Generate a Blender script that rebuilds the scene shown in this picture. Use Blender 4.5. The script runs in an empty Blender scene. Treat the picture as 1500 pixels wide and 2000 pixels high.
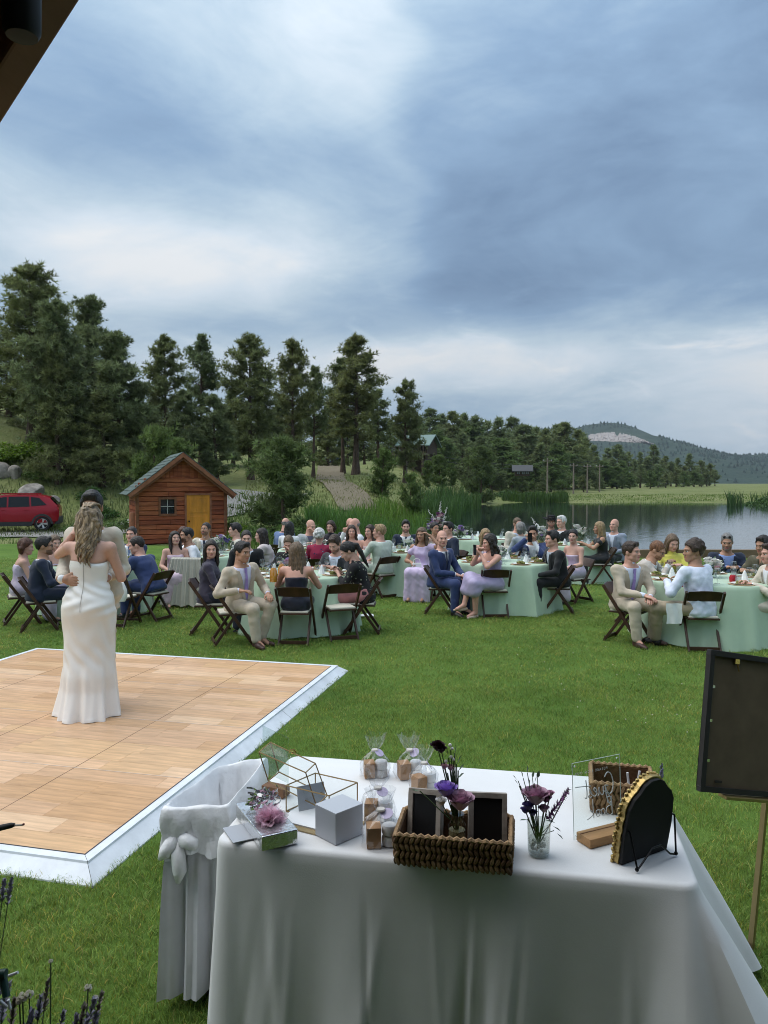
import bpy, bmesh, math, random
import numpy as np
from mathutils import Vector, Matrix
R = math.radians
scene = bpy.context.scene
COL = scene.collection

# ------------------------------------------------------------------ camera
CAM_H = 2.0            # the photographer stands on a low pavilion deck
FPX = 1500.0           # focal length in pixels of the 1500 x 2000 photograph
PITCH = math.atan(55 / FPX)
cam_d = bpy.data.cameras.new('camera')
cam_d.sensor_fit = 'VERTICAL'; cam_d.sensor_height = 36.0; cam_d.lens = 36.0 * FPX / 2000.0
cam_d.clip_start = 0.05; cam_d.clip_end = 9000
cam = bpy.data.objects.new('camera', cam_d); COL.objects.link(cam)
cam.location = (0, 0, CAM_H); cam.rotation_euler = (R(90) - PITCH, 0, 0)
scene.camera = cam

# ------------------------------------------------------------------ light
SUN_EL, SUN_AZ = 64.0, -80.0      # azimuth measured from +Y towards +X (high on the left)
SUN_POWER, SKY_POWER = 1.5, 0.10
scene.view_settings.view_transform = 'Standard'; scene.view_settings.look = 'None'
scene.view_settings.exposure = 0.95; scene.view_settings.gamma = 1.0
scene.view_settings.use_curve_mapping = False
scene.cycles.use_denoising = True; scene.cycles.filter_width = 1.0
scene.cycles.use_adaptive_sampling = True; scene.cycles.adaptive_threshold = .02
scene.cycles.max_bounces = 7; scene.cycles.diffuse_bounces = 3; scene.cycles.glossy_bounces = 2
scene.cycles.transmission_bounces = 6; scene.cycles.transparent_max_bounces = 12
scene.cycles.caustics_reflective = False; scene.cycles.caustics_refractive = False
sd = bpy.data.lights.new('sun', 'SUN'); sd.energy = SUN_POWER; sd.angle = R(70); sd.color = (1.0, .95, .88)
so = bpy.data.objects.new('sun', sd); COL.objects.link(so)
_d = Vector((math.sin(R(SUN_AZ)) * math.cos(R(SUN_EL)), math.cos(R(SUN_AZ)) * math.cos(R(SUN_EL)), math.sin(R(SUN_EL))))
so.rotation_euler = _d.to_track_quat('Z', 'Y').to_euler(); so.location = _d * 50

def make_world():
    w = bpy.data.worlds.new('World'); scene.world = w; w.use_nodes = True
    nt = w.node_tree; N = nt.nodes; L = nt.links; N.clear()
    def n(t, **k):
        o = N.new(t)
        for a, b in k.items(): setattr(o, a, b)
        return o
    def m(op, a, b=None, c=None, clamp=False):
        o = n('ShaderNodeMath', operation=op, use_clamp=clamp)
        for i, v in enumerate((a, b, c)):
            if v is None: continue
            if isinstance(v, (int, float)): o.inputs[i].default_value = v
            else: L.new(v, o.inputs[i])
        return o.outputs[0]
    def smooth(x, a, b):
        o = n('ShaderNodeMapRange', interpolation_type='SMOOTHSTEP'); L.new(x, o.inputs[0])
        o.inputs[1].default_value = a; o.inputs[2].default_value = b
        return o.outputs[0]
    tc = n('ShaderNodeTexCoord')
    sep = n('ShaderNodeSeparateXYZ'); L.new(tc.outputs['Generated'], sep.inputs[0])
    X, Y, Z = sep.outputs
    zc = m('MAXIMUM', Z, 0.0)
    hz = m('ADD', zc, 0.16)
    U = m('DIVIDE', X, hz); V = m('DIVIDE', Y, hz)            # the cloud deck as a plane overhead
    az = m('ARCTAN2', X, Y); el = m('ARCSINE', Z)
    cmb = n('ShaderNodeCombineXYZ'); L.new(U, cmb.inputs[0]); L.new(V, cmb.inputs[1])
    def noise(scale, det, rough, dist=0.0, off=0.0, vec=None):
        mp = n('ShaderNodeMapping'); L.new(vec or cmb.outputs[0], mp.inputs[0]); mp.inputs['Location'].default_value = (off, off * .7, off * .3)
        o = n('ShaderNodeTexNoise'); L.new(mp.outputs[0], o.inputs['Vector'])
        o.inputs['Scale'].default_value = scale; o.inputs['Detail'].default_value = det
        o.inputs['Roughness'].default_value = rough; o.inputs['Distortion'].default_value = dist
        return o.outputs['Fac']
    # stretched coordinates: cloud bands near the horizon lie flat
    st = n('ShaderNodeCombineXYZ'); L.new(m('MULTIPLY', az, 1.6), st.inputs[0]); L.new(m('MULTIPLY', el, 4.6), st.inputs[1])
    big = noise(.55, 4, .5, .3, 3.1)
    mid = noise(1.7, 11, .62, .6, 7.7)
    band = noise(2.1, 10, .62, .5, 1.3, st.outputs[0])
    wisp = smooth(noise(4.2, 10, .64, .9, 4.4, st.outputs[0]), .52, .74)
    def blob(a0, e0, sa, se):       # a soft cloud mass at azimuth / elevation (radians)
        da = m('DIVIDE', m('SUBTRACT', az, a0), sa); de = m('DIVIDE', m('SUBTRACT', el, e0), se)
        return m('EXPONENT', m('MULTIPLY', m('ADD', m('MULTIPLY', da, da), m('MULTIPLY', de, de)), -1.0))
    # brightness of the cloud cover: 0 slate blue underside ... 1 white
    v = m('ADD', m('MULTIPLY', big, .50), m('MULTIPLY', mid, .62))
    v = m('ADD', v, m('MULTIPLY', band, .44))
    v = m('SUBTRACT', v, .25)
    edge = m('ADD', az, m('MULTIPLY', m('SUBTRACT', mid, .5), .35))
    for a0, e0, sa, se, amp in ((-.06, .58, .20, .20, .30), (-.26, .265, .20, .050, .46), (-.38, .36, .13, .09, .04), (.10, .155, .26, .035, .34), (.50, .13, .16, .06, .38),
                                (.40, .34, .22, .13, -.08), (-.24, .40, .30, .06, -.12), (-.42, .50, .2, .2, -.03), (.02, .24, .30, .045, -.13), (-.12, .20, .22, .03, -.10)):
        w_ = blob(a0, e0, sa, se)
        v = m('ADD', v, m('MULTIPLY', m('MULTIPLY', w_, amp), m('ADD', m('MULTIPLY', band, .9), .55)))
    bank = m('MULTIPLY', smooth(edge, .0, .07), m('MULTIPLY', smooth(el, .17, .27), smooth(edge, 1.2, .5)))      # slate bank to the upper right
    v = m('SUBTRACT', v, m('MULTIPLY', bank, .20))
    v = m('ADD', v, m('MULTIPLY', m('MULTIPLY', wisp, smooth(el, .36, .16)), .20))
    v = m('ADD', v, m('MULTIPLY', smooth(el, .12, -.02), .14))
    v = m('MINIMUM', m('MAXIMUM', v, 0.0), 1.0)
    cr = n('ShaderNodeValToRGB'); L.new(v, cr.inputs[0])
    e = cr.color_ramp.elements
    e[0].position = .12; e[0].color = (.125, .195, .305, 1)
    e[1].position = 1.0; e[1].color = (.60, .625, .65, 1)
    for p, c in ((.34, (.19, .285, .415, 1)), (.52, (.285, .385, .495, 1)), (.68, (.385, .475, .56, 1)), (.84, (.49, .56, .63, 1))):
        k = cr.color_ramp.elements.new(p); k.color = c
    sky = n('ShaderNodeTexSky', sky_type='NISHITA'); sky.sun_disc = False
    sky.sun_elevation = R(SUN_EL); sky.sun_rotation = R(SUN_AZ); sky.altitude = 2200; sky.air_density = 1.2; sky.dust_density = 1.0
    b1 = n('ShaderNodeBackground'); L.new(sky.outputs[0], b1.inputs[0]); b1.inputs[1].default_value = SKY_POWER
    b2 = n('ShaderNodeBackground'); L.new(cr.outputs[0], b2.inputs[0]); L.new(m('MULTIPLY_ADD', zc, .62, .54), b2.inputs[1])      # an overcast sky is brighter overhead
    mx = n('ShaderNodeMixShader'); L.new(smooth(v, -.35, .12), mx.inputs[0]); L.new(b1.outputs[0], mx.inputs[1]); L.new(b2.outputs[0], mx.inputs[2])
    out = n('ShaderNodeOutputWorld'); L.new(mx.outputs[0], out.inputs[0])
make_world()

# ------------------------------------------------------------------ helpers
rng = np.random.default_rng(11)
random.seed(5)
def at(px, py, Y):
    """world point seen at a photograph pixel at depth Y (pitch is small: horizon at row 945)"""
    c, s = math.cos(PITCH), math.sin(PITCH)
    dx = (px - 750) / FPX; dz = (1000 - py) / FPX
    y = c + s * dz; z = -s + c * dz
    t = Y / y
    return Vector((dx * t, Y, CAM_H + z * t))
def plane(px, py, z):
    c, s = math.cos(PITCH), math.sin(PITCH)
    dx = (px - 750) / FPX; dz = (1000 - py) / FPX
    y = c + s * dz; zz = -s + c * dz
    t = (z - CAM_H) / zz
    return Vector((dx * t, y * t, z))
MATS = {}
def mat(name, color=(.5, .5, .5), rough=.6, metal=0.0, var=0.0, scale=8.0, bump=0.0, bscale=40.0, spec=.4, hue=None, aniso=None, transl=0.0, wpos=False, alpha=1.0, trans=0.0, ior=1.45, sheen=0.0, attr=None, det=4.0):
    """procedural principled material: base colour broken up by noise, with fine relief"""
    if name in MATS: return MATS[name]
    m = bpy.data.materials.new(name); m.use_nodes = True; MATS[name] = m
    nt = m.node_tree; N = nt.nodes; L = nt.links
    p = N['Principled BSDF']
    p.inputs['Base Color'].default_value = (*color, 1); p.inputs['Roughness'].default_value = rough
    p.inputs['Metallic'].default_value = metal; p.inputs['Specular IOR Level'].default_value = spec
    p.inputs['IOR'].default_value = ior; p.inputs['Alpha'].default_value = alpha
    p.inputs['Transmission Weight'].default_value = trans
    if sheen: p.inputs['Sheen Weight'].default_value = sheen
    m.diffuse_color = (*color, 1)
    if var or bump or attr:
        tc = N.new('ShaderNodeTexCoord'); mp = N.new('ShaderNodeMapping'); L.new(N.new('ShaderNodeNewGeometry').outputs['Position'] if wpos else tc.outputs['Object'], mp.inputs[0])
        if aniso: mp.inputs['Scale'].default_value = aniso
    if var:
        nz = N.new('ShaderNodeTexNoise'); nz.inputs['Scale'].default_value = scale; nz.inputs['Detail'].default_value = det; nz.inputs['Roughness'].default_value = .6
        L.new(mp.outputs[0], nz.inputs['Vector'])
        cr = N.new('ShaderNodeValToRGB'); L.new(nz.outputs['Fac'], cr.inputs[0])
        lo = [max(0, c * (1 - var)) for c in color]; hi = [min(1, c * (1 + var)) for c in color]
        if hue: hi = hue
        cr.color_ramp.elements[0].position = .32; cr.color_ramp.elements[0].color = (*lo, 1)
        cr.color_ramp.elements[1].position = .68; cr.color_ramp.elements[1].color = (*hi, 1)
        src = cr.outputs[0]
        if attr:
            src = _attr_mul(N, L, src, attr)
        L.new(src, p.inputs['Base Color'])
    elif attr:
        rgb = N.new('ShaderNodeRGB'); rgb.outputs[0].default_value = (*color, 1)
        L.new(_attr_mul(N, L, rgb.outputs[0], attr), p.inputs['Base Color'])
    if bump:
        nb = N.new('ShaderNodeTexNoise'); nb.inputs['Scale'].default_value = bscale; nb.inputs['Detail'].default_value = 5
        L.new(mp.outputs[0], nb.inputs['Vector'])
        bp = N.new('ShaderNodeBump'); bp.inputs['Strength'].default_value = bump; bp.inputs['Distance'].default_value = .02
        L.new(nb.outputs['Fac'], bp.inputs['Height']); L.new(bp.outputs[0], p.inputs['Normal'])
    if transl:                                            # thin leaves let light through
        tr = N.new('ShaderNodeBsdfTranslucent'); mx = N.new('ShaderNodeMixShader'); mx.inputs[0].default_value = transl
        lk = p.inputs['Base Color'].links
        if lk: L.new(lk[0].from_socket, tr.inputs[0])
        else: tr.inputs[0].default_value = (*color, 1)
        L.new(p.outputs[0], mx.inputs[1]); L.new(tr.outputs[0], mx.inputs[2]); L.new(mx.outputs[0], N['Material Output'].inputs[0])
    return m
def _attr_mul(N, L, src, attr):
    a = N.new('ShaderNodeAttribute'); a.attribute_name = attr
    mx = N.new('ShaderNodeMix'); mx.data_type = 'RGBA'; mx.blend_type = 'MULTIPLY'; mx.inputs[0].default_value = 1.0
    L.new(src, mx.inputs[6]); L.new(a.outputs['Color'], mx.inputs[7])
    return mx.outputs[2]
def tag(o, label=None, cat=None, group=None, kind=None):
    if label: o['label'] = label
    if cat: o['category'] = cat
    if group: o['group'] = group
    if kind: o['kind'] = kind
    return o
def empty(name, loc=(0, 0, 0), rz=0.0, label=None, cat=None, group=None):
    o = bpy.data.objects.new(name, None); COL.objects.link(o); o.empty_display_size = .1
    o.location = loc; o.rotation_euler = (0, 0, rz)
    return tag(o, label, cat, group)
def link(name, me, parent=None, loc=None, rot=None):
    o = bpy.data.objects.new(name, me); COL.objects.link(o)
    if parent is not None: o.parent = parent
    if loc is not None: o.location = loc
    if rot is not None: o.rotation_euler = rot
    return o
def mesh_np(name, V, F, mats=(), midx=None, smooth=False, tint=None):
    """fast mesh from arrays; F is (n,3) or (n,4)"""
    V = np.asarray(V, np.float32); F = np.asarray(F, np.int32)
    me = bpy.data.meshes.new(name); k = F.shape[1]
    me.vertices.add(len(V)); me.vertices.foreach_set('co', V.ravel())
    me.loops.add(F.size); me.loops.foreach_set('vertex_index', F.ravel())
    me.polygons.add(len(F)); me.polygons.foreach_set('loop_start', np.arange(0, F.size, k, dtype=np.int32))
    for mt in mats: me.materials.append(mt)
    if midx is not None: me.polygons.foreach_set('material_index', np.asarray(midx, np.int32))
    me.update(calc_edges=True)
    me.polygons.foreach_set('use_smooth', np.full(len(F), bool(smooth)))
    if tint is not None:
        a = me.attributes.new('tint', 'FLOAT_COLOR', 'POINT')
        c = np.ones((len(V), 4), np.float32); c[:, :3] = np.asarray(tint, np.float32).reshape(len(V), -1)
        a.data.foreach_set('color', c.ravel())
    return me
class MB:
    """collects shapes into one mesh"""
    def __init__(s): s.v = []; s.f = []; s.m = []
    def add(s, V, F, mi=0, M=None):
        b = len(s.v)
        for p in V:
            p = Vector(p); s.v.append(tuple(M @ p) if M is not None else tuple(p))
        for f in F: s.f.append([i + b for i in f]); s.m.append(mi)
        return s
    def box(s, c, size, rot=None, mi=0, taper=1.0):
        hx, hy, hz = size[0] / 2, size[1] / 2, size[2] / 2
        V = [(x * hx * (taper if z > 0 else 1), y * hy * (taper if z > 0 else 1), z * hz) for z in (-1, 1) for y in (-1, 1) for x in (-1, 1)]
        F = [(0, 2, 3, 1), (4, 5, 7, 6), (0, 1, 5, 4), (2, 6, 7, 3), (0, 4, 6, 2), (1, 3, 7, 5)]
        M = Matrix.Translation(c)
        if rot is not None:
            M = M @ (rot if isinstance(rot, Matrix) else Matrix.Rotation(rot[2], 4, 'Z') @ Matrix.Rotation(rot[1], 4, 'Y') @ Matrix.Rotation(rot[0], 4, 'X'))
        return s.add(V, F, mi, M)
    def bar(s, a, b, w, t, up=(0, 0, 1), mi=0):
        """rectangular bar from a to b, w across, t along up"""
        a, b = Vector(a), Vector(b); d = (b - a).normalized(); up = Vector(up)
        x = d.cross(up)
        if x.length < 1e-5: x = d.cross(Vector((0, 1, 0)))
        x.normalize(); u = x.cross(d).normalized()
        V = [p + x * sx * w / 2 + u * sy * t / 2 for p in (a, b) for sx, sy in ((-1, -1), (1, -1), (1, 1), (-1, 1))]
        return s.add(V, [(3, 2, 1, 0), (4, 5, 6, 7), (0, 1, 5, 4), (1, 2, 6, 5), (2, 3, 7, 6), (3, 0, 4, 7)], mi)
    def tube(s, pts, r, n=8, mi=0, cap=True):
        pts = [Vector(p) for p in pts]; k = len(pts)
        rs = [r] * k if isinstance(r, (int, float)) else list(r)
        V = []; prev = None
        for i, p in enumerate(pts):
            d = (pts[min(i + 1, k - 1)] - pts[max(i - 1, 0)])
            d = d.normalized() if d.length > 1e-9 else Vector((0, 0, 1))
            if prev is None:
                x = d.cross(Vector((0, 0, 1)))
                if x.length < .05: x = d.cross(Vector((0, 1, 0)))
            else: x = prev - d * prev.dot(d)
            x.normalize(); prev = x; y = d.cross(x)
            V += [p + (x * math.cos(2 * math.pi * j / n) + y * math.sin(2 * math.pi * j / n)) * rs[i] for j in range(n)]
        F = [(i * n + j, i * n + (j + 1) % n, (i + 1) * n + (j + 1) % n, (i + 1) * n + j) for i in range(k - 1) for j in range(n)]
        if cap: F += [tuple(range(n - 1, -1, -1)), tuple((k - 1) * n + j for j in range(n))]
        return s.add(V, F, mi)
    def lathe(s, prof, n=20, c=(0, 0, 0), mi=0, M=None):
        V = []; F = []; k = len(prof)
        for r, z in prof:
            V += [(c[0] + r * math.cos(2 * math.pi * j / n), c[1] + r * math.sin(2 * math.pi * j / n), c[2] + z) for j in range(n)]
        F = [(i * n + j, i * n + (j + 1) % n, (i + 1) * n + (j + 1) % n, (i + 1) * n + j) for i in range(k - 1) for j in range(n)]
        if prof[0][0] > 1e-4: F.append(tuple(range(n - 1, -1, -1)))
        if prof[-1][0] > 1e-4: F.append(tuple((k - 1) * n + j for j in range(n)))
        return s.add(V, F, mi, M)
    def ball(s, c, r, n=10, mi=0, M=None):
        rx, ry, rz = (r, r, r) if isinstance(r, (int, float)) else r
        V = []; F = []; k = n // 2 + 1
        for i in range(k):
            a = math.pi * i / (k - 1)
            V += [(c[0] + rx * math.sin(a) * math.cos(2 * math.pi * j / n), c[1] + ry * math.sin(a) * math.sin(2 * math.pi * j / n), c[2] - rz * math.cos(a)) for j in range(n)]
        F = [(i * n + j, i * n + (j + 1) % n, (i + 1) * n + (j + 1) % n, (i + 1) * n + j) for i in range(k - 1) for j in range(n)]
        return s.add(V, F, mi, M)
    def prism(s, poly, h, M=None, mi=0):
        """polygon in xy extruded to z=h"""
        k = len(poly)
        V = [(x, y, 0) for x, y in poly] + [(x, y, h) for x, y in poly]
        F = [tuple(range(k - 1, -1, -1)), tuple(range(k, 2 * k))] + [(i, (i + 1) % k, k + (i + 1) % k, k + i) for i in range(k)]
        return s.add(V, F, mi, M)
    def mesh(s, name, mats, smooth=False, bevel=0.0):
        me = bpy.data.meshes.new(name); me.from_pydata(s.v, [], s.f)
        for mt in (mats if isinstance(mats, (list, tuple)) else [mats]): me.materials.append(mt)
        me.polygons.foreach_set('material_index', s.m)
        bm = bmesh.new(); bm.from_mesh(me)
        bmesh.ops.remove_doubles(bm, verts=bm.verts, dist=1e-5)
        bmesh.ops.recalc_face_normals(bm, faces=bm.faces)
        if bevel:
            es = [e for e in bm.edges if len(e.link_faces) == 2 and e.calc_face_angle(0) > .5]
            bmesh.ops.bevel(bm, geom=es, offset=bevel, segments=2, affect='EDGES', profile=.6, clamp_overlap=True)
        bm.to_mesh(me); bm.free()
        if smooth: me.polygons.foreach_set('use_smooth', [True] * len(me.polygons)); _sharp(me, smooth)
        me.update(); return me
    def build(s, name, mats, parent=None, smooth=False, bevel=0.0, loc=None, rot=None):
        return link(name, s.mesh(name, mats, smooth, bevel), parent, loc, rot)
def _sharp(me, smooth):
    ang = smooth if isinstance(smooth, float) else R(40)
    try: me.set_sharp_from_angle(angle=ang)
    except Exception: pass
def copy_tree(o, parent=None, loc=None, rz=None):
    c = o.copy(); COL.objects.link(c)
    if parent is not None: c.parent = parent
    if loc is not None: c.location = loc
    if rz is not None: c.rotation_euler = (0, 0, rz)
    for ch in o.children: copy_tree(ch, c)
    return c
# ------------------------------------------------------------------ terrain
_PX = np.array([-900, 0, 150, 300, 450, 600, 700, 800, 870, 930, 1000, 1250, 1500, 2400], float)
_YY = np.array([0, 20.5, 22.5, 28, 37.5, 42, 50, 62, 80, 98, 112, 125, 180, 300, 700, 3000], float)
_T = np.array([
 # Y=0   20.5 22.5  28   34   42   50   62   80   98  112  125  180  300  700  3000
 [-.06, -.06, -.08, -.25, -.28, 1.2, 7.5, 9.5, 12., 14., 15., 16., 18., 20., 30., 60.],
 [-.06, -.06, -.08, -.25, -.28, 1.6, 6.2, 8.8, 11., 13., 14., 15., 17., 20., 30., 60.],
 [-.06, -.06, -.08, -.25, -.28, 1.4, 4.2, 6.8, 9.5, 12., 13., 14., 16., 20., 30., 60.],
 [-.06, -.06, -.06, -.10, -.15, .9, 2.6, 4.6, 7.5, 9.5, 11., 12., 15., 20., 30., 60.],
 [-.06, -.06, .0, .10, .3, .8, 1.6, 3.0, 5.0, 7.0, 9.0, 10., 14., 20., 30., 60.],
 [-.06, -.06, .0, .05, .1, .5, 1.3, 2.4, 3.6, 4.4, 4.9, 5.2, 6.2, 18., 30., 60.],
 [-.06, -.06, -.2, -.3, -.2, .3, 1.2, 2.3, 3.5, 4.3, 4.8, 5.2, 6.4, 16., 26., 50.],
 [-.06, -.06, -.7, -.9, -.8, -.5, .3, 1.2, 2.6, 4.0, 5.2, 6.0, 8.0, 12., 20., 40.],
 [-.06, -.06, -1.3, -1.6, -1.6, -1.4, -1.1, -.6, .8, 2.0, 3.0, 4.0, 6.0, 8.0, 14., 30.],
 [-.06, -.06, -1.6, -2., -2., -2., -2., -1.7, -1.2, -.5, .3, 1.0, 3.0, 5.0, 9.0, 20.],
 [-.06, -.06, -1.6, -2., -2., -2., -2., -2., -1.6, -1.1, -.3, .2, 1.3, 2.5, 5.0, 10.],
 [-.06, -.06, -1.6, -2., -2., -2., -2., -2., -1.8, -1.3, -.4, .15, .6, 1.4, 2.0, 2.],
 [-.06, -.06, -1.6, -2., -2., -2., -2., -2., -1.7, -.9, -.2, .2, .5, 1.0, 2.0, 2.],
 [-.06, -.06, -1.6, -2., -2., -2., -1.6, -1., -.3, .1, .3, .4, .8, 1.5, 2.0, 2.]])
def _sines(x, y, sc, seed):
    r = np.random.default_rng(seed); o = 0
    for i in range(6):
        a = r.uniform(0, 6.28); f = sc * r.uniform(.6, 2.2)
        o = o + np.sin(f * (x * math.cos(a) + y * math.sin(a)) + r.uniform(0, 6.28)) / (1 + i * .3)
    return o / 3
def ground_z(x, y):
    x = np.asarray(x, float); y = np.asarray(y, float)
    yc = np.maximum(y, 1.0)
    px = np.clip(750 + FPX * x / yc, _PX[0], _PX[-1])
    # on the near ground the columns are read at a fixed depth so the fan does not pinch at the camera
    pxn = np.clip(750 + FPX * x / np.maximum(yc, 22.0), _PX[0], _PX[-1])
    px = np.where(y < 22, pxn, px)
    i = np.clip(np.searchsorted(_PX, px) - 1, 0, len(_PX) - 2); j = np.clip(np.searchsorted(_YY, y) - 1, 0, len(_YY) - 2)
    a = (px - _PX[i]) / (_PX[i + 1] - _PX[i]); b = np.clip((y - _YY[j]) / (_YY[j + 1] - _YY[j]), 0, 1)
    a = a * a * (3 - 2 * a)
    z = (_T[i, j] * (1 - a) + _T[i + 1, j] * a) * (1 - b) + (_T[i, j + 1] * (1 - a) + _T[i + 1, j + 1] * a) * b
    amp = np.clip((y - 27) / 30, 0, 1) * .35
    flat = np.clip((np.abs(z + .2)) * .8, 0, 1)
    return z + amp * flat * _sines(x, y, .35, 4) + .06 * np.clip((y - 22) / 6, 0, 1) * _sines(x, y, 1.3, 9)
def gz(x, y): return float(ground_z(x, y))

def noise_mat(name, stops, scale, scale2, rough=.9, bump=.4, bscale=30, aniso=None, dist=.05):
    """ground material: two noises through a colour ramp"""
    m = bpy.data.materials.new(name); m.use_nodes = True; MATS[name] = m
    N = m.node_tree.nodes; L = m.node_tree.links; p = N['Principled BSDF']; p.inputs['Roughness'].default_value = rough; p.inputs['Specular IOR Level'].default_value = .15
    tc = N.new('ShaderNodeTexCoord'); mp = N.new('ShaderNodeMapping'); L.new(tc.outputs['Object'], mp.inputs[0])
    if aniso: mp.inputs['Scale'].default_value = aniso
    a = N.new('ShaderNodeTexNoise'); a.inputs['Scale'].default_value = scale; a.inputs['Detail'].default_value = 8; a.inputs['Roughness'].default_value = .65
    b = N.new('ShaderNodeTexNoise'); b.inputs['Scale'].default_value = scale2; b.inputs['Detail'].default_value = 5; b.inputs['Roughness'].default_value = .7
    L.new(mp.outputs[0], a.inputs['Vector']); L.new(mp.outputs[0], b.inputs['Vector'])
    mx = N.new('ShaderNodeMix'); mx.data_type = 'FLOAT'; mx.inputs[0].default_value = .45; L.new(a.outputs['Fac'], mx.inputs[2]); L.new(b.outputs['Fac'], mx.inputs[3])
    cr = N.new('ShaderNodeValToRGB'); L.new(mx.outputs[0], cr.inputs[0])
    cr.color_ramp.elements[0].position = stops[0][0]; cr.color_ramp.elements[0].color = (*stops[0][1], 1)
    cr.color_ramp.elements[1].position = stops[-1][0]; cr.color_ramp.elements[1].color = (*stops[-1][1], 1)
    for q, c in stops[1:-1]: cr.color_ramp.elements.new(q).color = (*c, 1)
    L.new(cr.outputs[0], p.inputs['Base Color'])
    bp = N.new('ShaderNodeBump'); bp.inputs['Strength'].default_value = bump; bp.inputs['Distance'].default_value = dist
    nb = N.new('ShaderNodeTexNoise'); nb.inputs['Scale'].default_value = bscale; nb.inputs['Detail'].default_value = 6; L.new(mp.outputs[0], nb.inputs['Vector'])
    L.new(nb.outputs['Fac'], bp.inputs['Height']); L.new(bp.outputs[0], p.inputs['Normal'])
    return m
M_MEADOW = noise_mat('meadow_ground', [(.32, (.075, .11, .03)), (.46, (.14, .165, .055)), (.58, (.19, .20, .08)), (.72, (.26, .24, .14))], .12, 1.6, bump=.7, bscale=5, dist=.2)
M_LAWN = noise_mat('lawn_turf', [(.30, (.05, .095, .015)), (.48, (.095, .175, .028)), (.62, (.135, .22, .042)), (.75, (.185, .235, .07))], .8, 55, bump=.8, bscale=160, dist=.02)
M_ROAD = noise_mat('gravel_road', [(.3, (.17, .16, .15)), (.55, (.26, .25, .235)), (.75, (.36, .34, .31))], .6, 60, bump=.3, bscale=90)
M_SOIL = noise_mat('bed_soil', [(.3, (.03, .024, .016)), (.6, (.06, .05, .03)), (.8, (.10, .085, .05))], 3, 40, bump=.8, bscale=50)

def grid_xy():
    def axis(lo, hi, step, far):
        a = list(np.arange(lo, hi + .01, step)); s = step
        while a[-1] < far: s *= 1.25; a.append(a[-1] + s)
        b = [lo]; s = step
        while b[-1] > -far: s *= 1.25; b.append(b[-1] - s)
        return np.array(b[:0:-1] + a)
    return axis(-62, 70, 1.5, 4200), axis(-6, 135, 1.5, 4200)
def make_ground():
    gx, gy = grid_xy()
    X, Yg = np.meshgrid(gx, gy, indexing='ij')
    Z = ground_z(X, Yg)
    far = np.hypot(X, Yg) > 3000
    Z = np.where(Yg < 0, np.where(np.abs(X) > 60, Z, -.06), Z)
    V = np.stack([X, Yg, Z], -1).reshape(-1, 3); ny = len(gy)
    i, j = np.meshgrid(np.arange(len(gx) - 1), np.arange(ny - 1), indexing='ij')
    q = (i * ny + j).ravel()
    F = np.stack([q, q + ny, q + ny + 1, q + 1], -1)
    o = link('ground', mesh_np('ground', V, F, [M_MEADOW], smooth=True)); tag(o, 'grassy hillside and lakeside ground with dry patches', kind='structure')
make_ground()
def sheet(name, poly, z, m, label, thick=0.0, step=None):
    b = MB(); b.add([(x, y, z) for x, y in poly], [tuple(range(len(poly)))])
    o = b.build(name, m); tag(o, label, kind='structure'); return o
LAWN = [(-21, -6), (16, -6), (16, 20.6), (8, 20.7), (1.5, 20.6), (-2.5, 22.4), (-6.0, 24.6), (-11, 25.6), (-21, 25.0)]
sheet('lawn', LAWN, 0.0, M_LAWN, 'mown green lawn under the tables and chairs')

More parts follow.
